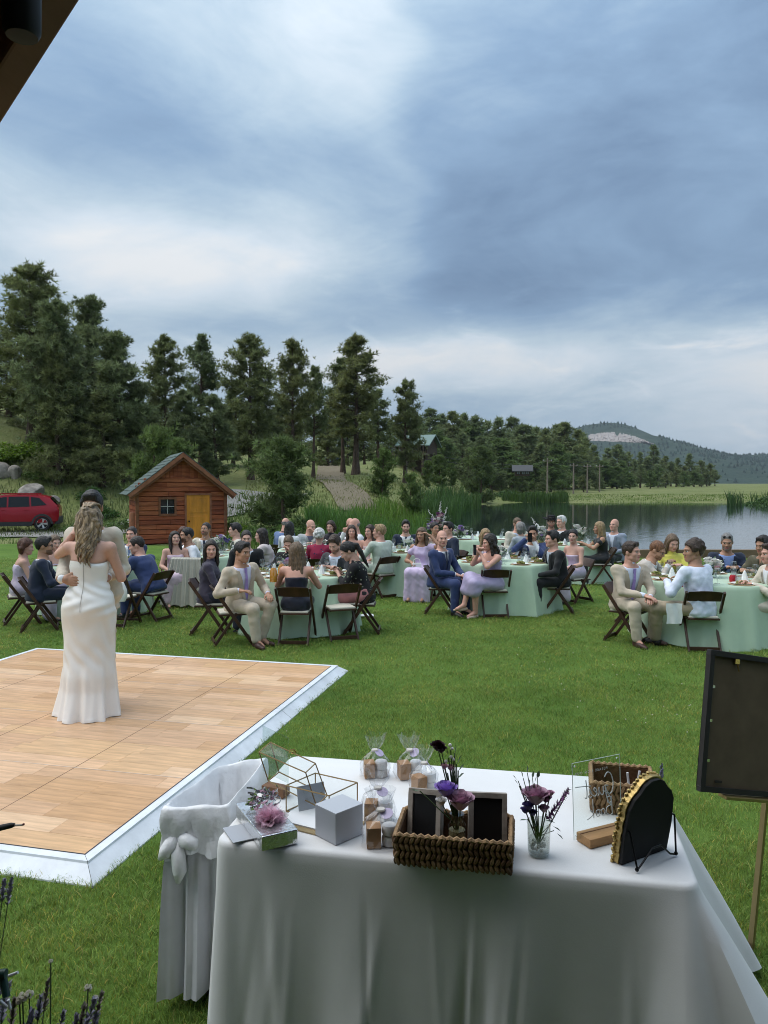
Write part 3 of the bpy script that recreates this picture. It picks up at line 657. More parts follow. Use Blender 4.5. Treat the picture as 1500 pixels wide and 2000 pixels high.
scatter('reed_bed', 'tall green reeds along the near bank of the lake', [
    (600, 830, 27, 36, 5200, .6, 1.25, .020, -1.0, .35, (1.05, 1.2, .95)), (690, 880, 34, 46, 4200, .7, 1.3, .024, -.95, .3, (1.45, 1.45, .85)), (800, 925, 46, 72, 3600, 1.3, 2.0, .035, -1.35, .2, (.8, .9, .9)),
    (840, 940, 70, 92, 1600, 1.3, 1.9, .05, -1.2, .2, (.8, .85, .85)), (610, 720, 24.5, 28, 1400, .5, 1.0, .016, -.6, .4, (1.1, 1.15, .7)), (980, 1110, 106, 112, 1300, 1.0, 1.7, .06, -1.0, 0, (.7, .75, .6)), (1420, 1600, 88, 96, 900, 1.2, 2.0, .05, -1.2, .2, (.55, .65, .6))], M_REED, 5, 'reeds')
scatter('meadow_grass', 'rough dry and green grass over the slope and far shore', [
    (-120, 300, 33, 47, 14000, .10, .32, .018, -.3, 30, (.85, .85, .9)), (300, 640, 29, 48, 8000, .14, .42, .016, -.3, 30, (.85, 1.0, .8)), (480, 820, 44, 70, 9000, .10, .30, .022, -.3, 30, (1.25, 1.1, 1.1)), (780, 960, 66, 110, 4000, .12, .3, .04, -.3, 30, (1.3, 1.15, 1.1)),
    (925, 1560, 108, 128, 9000, .10, .28, .04, -.75, 30, (.85, 1.05, .6)), (-120, 470, 26.5, 34, 2500, .08, .22, .014, -.3, 30, (.7, .95, .6)), (440, 760, 23, 27, 3500, .12, .4, .012, -.5, 3, (.8, 1.05, .6))], M_TALLGRASS, 6)
# ------------------------------------------------------------------ shed
M_CEDAR = [mat('cedar_board_%d' % i, c, .75, var=.35, scale=5, bump=.35, bscale=22, aniso=(.35, 1, 2.5)) for i, c in enumerate(((.29, .072, .030), (.33, .088, .036), (.23, .056, .025), (.36, .105, .044)))]
M_CEDAR_TRIM = mat('cedar_trim', (.20, .075, .036), .7, var=.3, scale=6, bump=.2, bscale=20)
M_FASCIA = mat('cedar_fascia', (.27, .105, .055), .7, var=.25, scale=6)
M_PINE_DOOR = mat('varnished_pine', (.60, .235, .028), .5, var=.3, scale=4, bump=.15, bscale=12, aniso=(1, 1, .2))
M_SHINGLE = mat('green_shingle', (.085, .115, .105), .9, var=.4, scale=10, bump=.5, bscale=30)
M_DARKGLASS = mat('window_glass', (.015, .02, .02), .05, spec=.6)
def make_shed():
    Y = 26.2; cx = (356 - 750) / FPX * Y; sc = Y / FPX
    W = 172 * sc; z0 = gz(cx, Y + 1) - .02
    root = empty('garden_shed', (cx, Y, z0), R(23), 'small red brown cedar shed with orange door and green roof', 'shed')
    zb = lambda py: CAM_H - (py - 945) * sc - z0           # height above shed base of a picture row
    eave, ridge = zb(952), zb(884); D = 2.6; hw = W / 2
    wall = MB(); t = .06
    wall.add([(-hw + .02, t, .0), (hw - .02, t, 0), (hw - .02, t, eave), (0, t, ridge - .15), (-hw + .02, t, eave), (-hw + .02, D, 0), (hw - .02, D, 0), (hw - .02, D, eave), (0, D, ridge - .15), (-hw + .02, D, eave)],
             [(0, 1, 2, 3, 4), (9, 8, 7, 6, 5), (0, 4, 9, 5), (1, 6, 7, 2), (0, 5, 6, 1)])
    wall.build('wall', M_CEDAR[2], root)
    # openings in picture columns -> local x
    X = lambda px: (px - 356) * sc
    win = (X(315), X(341), zb(1003), zb(975)); door = (X(364), X(409), zb(1062), zb(967))
    top = zb(942); n = 13; bh = top / n; k = 0
    def board(x0, x1, z0_, z1_, y=0.0, th=.045, ax='x'):
        nonlocal k
        r = random.random; b = MB(); pr = r() * .014
        c = ((x0 + x1) / 2, y + t - th / 2 - pr, (z0_ + z1_) / 2) if ax == 'x' else (y, (x0 + x1) / 2, (z0_ + z1_) / 2)
        s = (x1 - x0 - .006, th, z1_ - z0_ - .022) if ax == 'x' else (th, x1 - x0 - .006, z1_ - z0_ - .022)
        b.box(c, s, (0, (r() - .5) * .006, 0)); b.build('board', random.choice(M_CEDAR), root, bevel=.008); k += 1
    for i in range(n):
        a, b_ = i * bh, (i + 1) * bh; segs = [(-hw + .06, hw - .06)]
        for (l, r_, lo, hi) in (win, door):
            if b_ > lo + .03 and a < hi - .03:
                segs = [q for s0, s1 in segs for q in ((s0, min(s1, l - .05)), (max(s0, r_ + .05), s1)) if q[1] - q[0] > .05]
        for s0, s1 in segs:
            if s1 - s0 > 1.5 or (s1 - s0 > .9 and random.random() < .6):
                m_ = s0 + (s1 - s0) * random.uniform(.3, .7); board(s0, m_, a, b_); board(m_, s1, a, b_)
            else: board(s0, s1, a, b_)
        for s0, s1 in ((.1, 1.35), (1.35, D - .02)): board(s0, s1, a, b_, -hw + .005, .05, 'y') if b_ < eave else None
    # gable: vertical boards above a cross board
    b = MB(); b.box((0, t - .035, top + .07), (W - .5, .05, .13)); b.build('cross_board', M_CEDAR[3], root, bevel=.006)
    slope = (ridge - eave) / hw; x = -hw + .42
    while x < hw - .42:
        x1 = min(x + .135, hw - .42); zt0, zt1 = ridge - .17 - slope * abs(x), ridge - .17 - slope * abs(x1)
        if min(zt0, zt1) > top + .16:
            q = MB(); V = [(x + .006, t - .03, top + .15), (x1 - .006, t - .03, top + .15), (x1 - .006, t - .03, zt1), (x + .006, t - .03, zt0)]
            q.add(V + [(a_, t, c_) for a_, _, c_ in V], [(0, 1, 2, 3), (0, 4, 5, 1), (1, 5, 6, 2), (2, 6, 7, 3), (3, 7, 4, 0)]); q.build('gable_board', random.choice(M_CEDAR), root)
        x = x1
    for s in (-1, 1):
        c = MB(); c.box((s * (hw - .03), t - .045, eave * .5 + .02), (.11, .085, eave + .1)); c.build('corner_post', M_CEDAR_TRIM, root, bevel=.008)
    # roof slabs with shingle courses, fascia
    ov, fr = .30, .28
    for s in (-1, 1):
        A = Vector((0, 0, ridge)); E = Vector((s * (hw + ov), 0, ridge - slope * (hw + ov))); d = (E - A).normalized(); nrm = Vector((-d.z * s, 0, d.x * s)) * 1.0
        if nrm.z < 0: nrm = -nrm
        L = (E - A).length
        slab = MB(); slab.add([p + Vector((0, y, 0)) for y in (-fr, D + .2) for p in (A, E, E - nrm * .06, A - nrm * .06)], [(0, 1, 2, 3), (7, 6, 5, 4), (0, 4, 5, 1), (1, 5, 6, 2), (2, 6, 7, 3), (3, 7, 4, 0)])
        rf = slab.build('roof', mat('roof_deck', (.10, .06, .035), .8), root)
        nc = 11
        for i in range(nc):
            a0, a1 = L * i / nc, L * (i + 1) / nc + .03
            q = MB(); o0, o1 = nrm * .008, nrm * .026
            P = [A + d * a0 + o0, A + d * a1 + o1, A + d * a1 + o0 * .2, A + d * a0]
            q.add([p + Vector((0, y, 0)) for y in (-fr - .02, D + .22) for p in P], [(0, 1, 2, 3), (7, 6, 5, 4), (0, 4, 5, 1), (1, 5, 6, 2), (2, 6, 7, 3), (3, 7, 4, 0)])
            q.build('shingle_course', M_SHINGLE, rf)
        f = MB(); fa, fe = A - nrm * .01, E - nrm * .01
        f.add([p + Vector((0, y, 0)) for y in (-fr - .035, -fr - .002) for p in (fa, fe, fe - nrm * .12, fa - nrm * .12)], [(0, 1, 2, 3), (7, 6, 5, 4), (0, 4, 5, 1), (1, 5, 6, 2), (2, 6, 7, 3), (3, 7, 4, 0)])
        f.build('fascia', M_FASCIA, root)
        g = MB(); fa, fe = A - nrm * .10, E - nrm * .10
        g.add([p + Vector((0, y, 0)) for y in (-fr + .03, -fr + .055) for p in (fa, fe, fe - nrm * .10, fa - nrm * .10)], [(0, 1, 2, 3), (7, 6, 5, 4), (0, 4, 5, 1), (1, 5, 6, 2), (2, 6, 7, 3), (3, 7, 4, 0)])
        g.build('fascia', M_CEDAR_TRIM, root)
    # window
    l, r_, lo, hi = win; w = MB(); w.box(((l + r_) / 2, t - .02, (lo + hi) / 2), (r_ - l, .02, hi - lo)); we = w.build('window', M_DARKGLASS, root)
    fm = MB(); fw = .07
    for c, s in ((((l + r_) / 2, t - .05, hi + fw / 2), (r_ - l + 2 * fw, .07, fw)), (((l + r_) / 2, t - .05, lo - fw / 2), (r_ - l + 2 * fw, .07, fw)), ((l - fw / 2, t - .05, (lo + hi) / 2), (fw, .065, hi - lo)), ((r_ + fw / 2, t - .05, (lo + hi) / 2), (fw, .065, hi - lo))): fm.box(c, s)
    fm.build('window_frame', M_CEDAR_TRIM, we)
    mu = MB(); mu.box(((l + r_) / 2, t - .038, (lo + hi) / 2), (.022, .02, hi - lo)); mu.box(((l + r_) / 2, t - .04, (lo + hi) / 2), (r_ - l, .02, .022)); mu.build('muntin', mat('muntin_paint', (.42, .40, .37), .6), we)
    # door
    l, r_, lo, hi = door; lo = .04
    d = MB(); d.box(((l + r_) / 2, t - .035, (lo + hi) / 2), (r_ - l, .05, hi - lo)); do = d.build('door', M_PINE_DOOR, root, bevel=.006)
    for z1_, z2_ in ((.62, .94), (.08, .54)):
        p = MB(); p.box(((l + r_) / 2, t - .068, lo + (hi - lo) * (z1_ + z2_) / 2), ((r_ - l) * .72, .016, (hi - lo) * (z2_ - z1_))); p.build('door_panel', M_PINE_DOOR, do, bevel=.006)
    h = MB(); h.ball((l + .08, t - .10, lo + (hi - lo) * .44), .03); h.build('door_handle', mat('black_iron', (.02, .02, .02), .4, .6), do, smooth=True)
    fm = MB(); fw = .06
    for c, s in ((((l + r_) / 2, t - .05, hi + fw / 2), (r_ - l + 2 * fw, .075, fw)), ((l - fw / 2, t - .05, (lo + hi) / 2), (fw, .07, hi - lo)), ((r_ + fw / 2, t - .05, (lo + hi) / 2), (fw, .07, hi - lo))): fm.box(c, s)
    fm.build('door_frame', M_FASCIA, root)
    # barrel / post beside the shed
    q = MB(); q.lathe([(.17, 0), (.19, .3), (.18, 1.0), (.15, 1.12), (.0, 1.12)], 14); o = q.build('wooden_stump', M_FASCIA, smooth=True); o.location = (cx - hw - .10, Y - .1, gz(cx - hw, Y) - .02); tag(o, 'upright cut log at the left corner of the shed', 'log')
make_shed()

# ------------------------------------------------------------------ cars
M_TYRE = mat('tyre_rubber', (.018, .018, .018), .85); M_ALLOY = mat('alloy', (.55, .55, .56), .3, .9); M_CLAD = mat('grey_cladding', (.035, .037, .038), .6)
M_RED = mat('red_car_paint', (.30, .008, .018), .22, .25, spec=.6); M_CARGLASS = mat('car_glass', (.008, .010, .012), .06, spec=.35); M_LAMP = mat('tail_lamp', (.35, .01, .01), .15)
M_BLUE = mat('blue_car_paint', (.02, .06, .22), .25, .3)
def make_car(name, paint, loc, rz, label, detail=True):
    """estate car, nose to -x, 4.75 m long, built from cross sections along its length"""
    root = empty(name, loc, rz, label, 'car')
    L, W = 4.75, 1.86
    # station: x, sill z, belt z, roof z, belt half width, roof half width
    st = [(-2.37, .42, .70, .72, .70, .66), (-2.30, .30, .86, .90, .84, .74), (-1.95, .28, .98, 1.02, .90, .80), (-1.30, .28, 1.06, 1.10, .925, .82), (-1.05, .28, 1.08, 1.16, .93, .78), (-.45, .28, 1.09, 1.60, .93, .70), (-.1, .28, 1.09, 1.69, .93, .70), (.8, .28, 1.10, 1.72, .93, .70), (1.45, .28, 1.13, 1.69, .925, .69), (1.88, .30, 1.16, 1.60, .90, .66), (2.22, .36, 1.16, 1.24, .86, .74), (2.30, .45, 1.00, 1.05, .80, .72)]
    V = []; n = 12
    for x, s, b, r, wb, wr in st:
        half = [(0, s), (wb * .8, s), (wb * .985, s + .12), (wb * 1.0, s + (b - s) * .6), (wb * .97, b), (wr, r - .05), (wr * .8, r)]
        ring = [(x, y, z) for y, z in half] + [(x, -y, z) for y, z in reversed(half[1:])]
        ring.append((x, 0, r + .012)); ring = ring[:7] + [ring[-1]] + ring[7:-1]
        V += ring
    n = 14; F = []
    V2 = [V[i * (len(V) // len(st)):(i + 1) * (len(V) // len(st))] for i in range(len(st))]; n = len(V2[0])
    Vf = [p for rr in V2 for p in rr]
    for i in range(len(st) - 1):
        for j in range(n): F.append((i * n + j, i * n + (j + 1) % n, (i + 1) * n + (j + 1) % n, (i + 1) * n + j))
    F.append(tuple(range(n))); F.append(tuple((len(st) - 1) * n + j for j in range(n))[::-1])
    b = MB(); b.add(Vf, F); body = b.build('body', paint, root, smooth=R(35))
    def side_poly(name_, pts, m, off=.012, par=root):
        for s in (-1, 1):
            q = MB(); q.add([(x, s * (w + off), z) for x, w, z in pts] + [(x, s * (w - .03), z) for x, w, z in pts], [tuple(range(len(pts)))] + [(i, (i + 1) % len(pts), len(pts) + (i + 1) % len(pts), len(pts) + i) for i in range(len(pts))]); q.build(name_, m, par)
    hw = lambda z: .905 - (z - 1.10) / .57 * .185
    for pts in ([(-.86, 1.12), (-.40, 1.54), (.10, 1.60), (.10, 1.13)], [(.17, 1.13), (.17, 1.605), (1.02, 1.61), (1.06, 1.15)], [(1.13, 1.16), (1.10, 1.59), (1.45, 1.55), (1.78, 1.22)]):
        side_poly('side_window', [(x, hw(z), z) for x, z in pts], M_CARGLASS)
    ws = MB(); ws.add([(-1.02, -.74, 1.18), (-1.02, .74, 1.18), (-.47, .66, 1.60), (-.47, -.66, 1.60)], [(0, 1, 2, 3)]); ws.add([(-1.04, -.74, 1.19), (-1.04, .74, 1.19), (-.49, .66, 1.61), (-.49, -.66, 1.61)], [(0, 1, 2, 3)]); ws.build('windscreen', M_CARGLASS, root)
    rw = MB(); rw.add([(1.93, -.66, 1.57), (1.93, .66, 1.57), (2.235, .74, 1.25), (2.235, -.74, 1.25)], [(0, 1, 2, 3)]); rw.build('rear_window', M_CARGLASS, root)
    for wx in (-1.28, 1.58):
        for s in (-1, 1):
            a = MB(); nA = 16
            for r0, r1, y0, y1 in ((.46, .37, .915, .95),):
                Vv = []; 
                for k in range(nA + 1):
                    t = math.pi * k / nA; 
                    for rr in (r1, r0):
                        for yy in (y0, y1): Vv.append((wx + rr * math.cos(t), s * yy, .34 + rr * math.sin(t) * 1.02))
                Ff = []
                for k in range(nA):
                    o = k * 4
                    Ff += [(o + 1, o + 3, o + 7, o + 5), (o, o + 4, o + 6, o + 2), (o + 2, o + 6, o + 7, o + 3), (o, o + 1, o + 5, o + 4)]
                a.add(Vv, Ff)
            a.build('wheel_arch', M_CLAD, root)
            M = Matrix.Translation((wx, s * .80, .355)) @ Matrix.Rotation(R(-90 * s), 4, 'X')
            w = MB(); w.lathe([(.235, -.10), (.33, -.11), (.355, -.06), (.355, .08), (.33, .12), (.24, .12), (.235, .08)], 28, M=M); wo = w.build('wheel', M_TYRE, root, smooth=True)
            rim = MB(); rim.lathe([(.24, .05), (.24, .11), (.225, .115), (.215, .06)], 28, M=M)
            for q in range(5):
                t = 2 * math.pi * q / 5; rim.add([(math.cos(t + e) * rr, math.sin(t + e) * rr, zz) for rr, e, zz in ((.05, -.6, .10), (.05, .6, .10), (.225, .22, .115), (.225, -.22, .115))], [(0, 1, 2, 3)], M=M)
            rim.lathe([(.06, .10), (.05, .125), (0, .13)], 10, M=M); rim.build('rim', M_ALLOY, wo)
            dk = MB(); dk.lathe([(.0, .04), (.232, .04)], 20, M=M); dk.build('brake_disc', mat('dark_wheel', (.012, .012, .012), .5), wo)
    side_poly('sill_cladding', [(-.86, .915, .26), (1.16, .915, .26), (1.16, .93, .46), (-.86, .93, .46)], M_CLAD, .01)
    bp = MB(); bp.box((2.22, 0, .50), (.24, 1.62, .34)); bp.build('rear_bumper', M_CLAD, root, bevel=.05)
    fb = MB(); fb.box((-2.32, 0, .48), (.20, 1.44, .30)); fb.build('front_bumper', M_CLAD, root, bevel=.05)
    for s in (-1, 1):
        q = MB(); q.bar((-.30, s * .62, 1.745), (1.42, s * .60, 1.735), .035, .03); 
        for xx in (-.2, .6, 1.36): q.box((xx, s * .62, 1.72), (.08, .03, .05))
        q.build('roof_rail', paint, root)
        q = MB(); q.box((2.23, s * .70, 1.02), (.10, .26, .16)); q.build('tail_light', M_LAMP, root, bevel=.02)
        q = MB(); q.box((-2.22, s * .66, .80), (.16, .30, .10)); q.build('headlight', mat('lamp_glass', (.6, .62, .65), .1), root, bevel=.02)
        q = MB(); q.box((-.80, s * 1.0, 1.16), (.14, .18, .12)); q.build('door_mirror', paint, root, bevel=.03)
        for xx in (-.05, .92):
            q = MB(); q.box((xx, s * .945, 1.0), (.20, .03, .035)); q.build('door_handle', M_ALLOY if not detail else paint, root, bevel=.008)
    return root
p = at(82, 1040, 35.4)
make_car('parked_car', M_RED, (p.x - 1.78, 35.8, gz(p.x - 1, 35.6) + .07), R(18), 'dark red estate car parked on the gravel driveway at left')
p = at(642, 918, 165)
make_car('parked_car', M_BLUE, (p.x, 165, gz(p.x, 165) + .12), R(35), 'small looking bright blue car at the top of the dirt track', False)

# ------------------------------------------------------------------ houses and poles beyond the lake
M_LOG = mat('dark_log_wall', (.075, .05, .035), .85, var=.4, scale=3, aniso=(1, 1, 4)); M_GREENROOF = mat('green_metal_roof', (.13, .20, .18), .5); M_GREYROOF = mat('dark_grey_roof', (.06, .062, .065), .7)
def house(px, py, Y, W, D, H, RH, rz, label, roof, deck=False, pale_glass=True):
    p = at(px, py, Y); g = gz(p.x, Y)
    root = empty('house', (p.x, Y, min(p.z, g + 3)), rz, label, 'house')
    b = MB(); b.box((0, 0, H / 2), (W, D, H)); b.add([(-W / 2, -D / 2, H), (-W / 2, D / 2, H), (-W / 2, 0, H + RH)], [(0, 1, 2)]); b.add([(W / 2, -D / 2, H), (W / 2, D / 2, H), (W / 2, 0, H + RH)], [(0, 2, 1)]); b.build('wall', M_LOG, root)
    for s in (-1, 1):
        q = MB(); A = Vector((0, 0, H + RH + .06)); E = Vector((0, s * (D / 2 + .6), H - .3)); q.add([v + Vector((x, 0, dz)) for x in (-W / 2 - .5, W / 2 + .5) for v in (A, E) for dz in (0, -.14)], [(0, 4, 6, 2), (1, 3, 7, 5), (2, 6, 7, 3), (0, 1, 5, 4), (0, 2, 3, 1), (4, 5, 7, 6)]); q.build('roof', roof, root)
    for x in (-W * .28, W * .05, W * .33):
        f = MB(); f.box((x, -D / 2 - .03, H * .5), (W * .2, .06, H * .45)); w = f.build('window', mat('pale_pane', (.30, .36, .40), .1) if pale_glass else M_DARKGLASS, root)  # flag picks the pale pane colour over dark glass
        q = MB(); q.box((x, -D / 2 - .05, H * .5), (W * .015 + .05, .06, H * .45)); q.build('muntin', M_LOG, w)
    if deck:
        d = MB(); d.box((0, -D / 2 - 1.1, -.1), (W + .6, 2.4, .2)); dk = d.build('deck', mat('deck_board', (.16, .12, .085), .8), root)
        for x in np.linspace(-W / 2, W / 2, 4):
            q = MB(); q.box((x, -D / 2 - 2.0, -1.6), (.22, .22, 3.0)); q.build('post', M_LOG, dk)
        r = MB(); r.box((0, -D / 2 - 2.2, .95), (W + .6, .08, .08))
        for x in np.linspace(-W / 2 - .2, W / 2 + .2, 12): r.box((x, -D / 2 - 2.2, .45), (.06, .06, .95))
        r.build('railing', M_LOG, dk)
        q = MB(); q.box((0, 0, -1.4), (W * .8, D * .8, 2.8)); q.build('basement', M_LOG, root)
house(818, 888, 100, 3.6, 4.5, 1.4, 1.1, R(-20), 'small house on stilts with green roof among the pines', M_GREENROOF, True, False)
house(1020, 922, 124, 2.3, 2.6, 1.1, .6, R(-8), 'dark cabin with a pale window across the lake', M_GREYROOF)
M_POLE = mat('weathered_pole', (.24, .20, .16), .9, var=.3, scale=3)
for px, base, top, Y, lab in ((1069, 948, 893, 122, 'tallest wooden utility pole on the far shore left of the others'), (1120, 946, 903, 135, 'utility pole second from the left on the far shore'), (1147, 946, 905, 140, 'utility pole with a small box on the far shore'), (1171, 944, 905, 150, 'rightmost thin utility pole on the far shore'), (793, 922, 870, 74, 'bare pale pole in front of the pines by the track')):
    a, b = at(px, base, Y), at(px, top, Y); g = gz(a.x, Y); h = b.z - g
    e = empty('utility_pole', (a.x, Y, g - .1), 0, lab, 'pole', 'utility poles'); q = MB(); q.tube([(0, 0, 0), (0, 0, h)], [.16, .11], 8); q.build('post', M_POLE, e, smooth=True)
    q = MB(); q.box((0, 0, h - .5), (1.5, .1, .12)); q.build('crossarm', M_POLE, e)
    for s in (-.6, 0, .6):
        q = MB(); q.lathe([(.05, 0), (.06, .08), (.03, .16)], 8, (s, 0, h - .44)); q.build('insulator', mat('insulator', (.5, .5, .5), .3), e)
for k, (z1, z2) in enumerate(((878, 884), (886, 892))):
    pts = []; A, B = at(790, z1, 112), at(1171, z2 + 14, 150)
    for i in range(25):
        t = i / 24; q = A.lerp(B, t); q.z -= 1.6 * 4 * t * (1 - t); pts.append(q)
    b = MB(); b.tube(pts, .03, 4); o = b.build('power_line', mat('cable', (.03, .03, .03), .7)); tag(o, ('upper' if k == 0 else 'lower') + ' thin power line strung in front of the far wood', 'cable')
# wooden edging where the lawn meets the lake
M_SLEEPER = mat('edging_timber', (.17, .115, .07), .85, var=.35, scale=3, bump=.4, bscale=12, aniso=(.3, 1, 1))
e = empty('timber_edging', (9.5, 20.75, 0), 0, 'low brown timber edging between the lawn and the lake', 'edging')
x = -8.2
while x < 8:
    q = MB(); q.box((x + 1.15, 0, .10), (2.26, .16, .24), (0, 0, random.uniform(-.006, .006))); q.build('timber', M_SLEEPER, e, bevel=.015); x += 2.3

# ------------------------------------------------------------------ pavilion over the photographer
M_BEAM = mat('pavilion_beam', (.21, .085, .046), .6, var=.35, scale=3, bump=.25, bscale=18, aniso=(1, .25, 1))
M_DECKING = mat('bounce_decking', (.24, .17, .11), .75, var=.3, scale=4); M_INTERIOR = mat('dark_timber_lining', (.05, .034, .024), .8, var=.3, scale=4)  # decking colour lightened to bounce warm light onto the table front
def make_pavilion():
    root = empty('pavilion', (0, 0, 0), R(-13.5), 'open timber pavilion roof and deck around the photographer', 'pavilion')
    # the gable opening's distance is chosen for the shade on the table front; its left rake shows in the top left corner
    y0 = 1.65; c, s = math.cos(R(13.5)), math.sin(R(13.5))
    def loc(px, py):
        a = at(px, py, 1.0); r = a - Vector((0, 0, CAM_H)); rl = Vector((c * r.x - s * r.y, s * r.x + c * r.y, r.z)); t = y0 / rl.y
        return Vector((rl.x * t, y0, CAM_H + rl.z * t))
    a, b = loc(0, 245), loc(157, 0); d = (b - a).normalized()
    pk = a + d * ((1.15 - a.x) / d.x); low = a - d * 1.1
    other = Vector((2 * 1.15 - low.x, y0, low.z)); n = Vector((-d.z, 0, d.x))
    for A, B, nm in ((low, pk, n), (other, pk, Vector((d.z, 0, d.x)))):
        q = MB(); q.add([p + Vector((0, y, 0)) for y in (0, -.09) for p in (A, B, B + nm * .17, A + nm * .17)], [(0, 1, 2, 3), (7, 6, 5, 4), (0, 4, 5, 1), (1, 5, 6, 2), (2, 6, 7, 3), (3, 7, 4, 0)]); q.build('rake_board', M_BEAM, root, bevel=.008)
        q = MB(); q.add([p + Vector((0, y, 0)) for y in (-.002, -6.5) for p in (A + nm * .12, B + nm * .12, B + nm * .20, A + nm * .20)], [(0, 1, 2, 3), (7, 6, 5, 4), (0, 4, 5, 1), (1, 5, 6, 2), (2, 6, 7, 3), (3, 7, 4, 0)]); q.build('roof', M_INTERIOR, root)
        for yy in (y0 - .45, y0 - 1.5, y0 - 2.6, y0 - 3.7):
            q = MB(); q.bar(A + nm * .04 + Vector((0, yy - y0, 0)), B + nm * .04 + Vector((0, yy - y0, 0)), .10, .14, up=nm); q.build('rafter', M_BEAM, root)
    for A in (low, other):
        for yy in (y0 - .5, y0 - 5.5):
            q = MB(); q.box((A.x + (.1 if A is low else -.1), yy, A.z / 2 - .05), (.22, .22, A.z + .1)); q.build('post', M_BEAM, root, bevel=.01)
        q = MB(); q.box((A.x + (.1 if A is low else -.1), y0 - 3.2, A.z + .02), (.16, 6.2, .2)); q.build('eave_beam', M_BEAM, root)
    q = MB(); q.box(((low.x + other.x) / 2, y0 - 6.2, 2.0), (other.x - low.x, .15, 4.6)); q.build('added_back_wall', M_INTERIOR, root)  # unseen wall added to block light and darken the interior
    for A in (low, other):
        q = MB(); q.box((A.x, y0 - 3.6, A.z / 2), (.12, 5.4, A.z)); q.build('side_wall', M_INTERIOR, root)  # unseen walls added to keep side skylight off the table front
    x = low.x
    while x < other.x:
        q = MB(); q.box((x + .07, -2.45, .30), (.136, 6.4, .04)); q.build('deck_board', M_DECKING, root); x += .14
    # lamp can under the rake
    g = loc(42, 20); t = .82; g = Vector((g.x * t, g.y * t, CAM_H + (g.z - CAM_H) * t))
    l = empty('roof_speaker', (0, 0, 0), 0, 'black round speaker hanging under the pavilion roof corner', 'speaker')
    G = Vector((c * g.x + s * g.y, -s * g.x + c * g.y, g.z))
    q = MB(); q.lathe([(.0, -.055), (.030, -.052), (.036, -.04), (.038, .06), (.02, .09), (0, .09)], 20, G); q.build('housing', mat('matt_black', (.006, .006, .006), .6), l, smooth=True)
    q = MB(); q.tube([G + Vector((0, 0, .08)), G + Vector((-.05, -.03, .30)), G + Vector((-.10, -.06, .55))], .009, 6); q.build('bracket', mat('matt_black'), l)
make_pavilion()

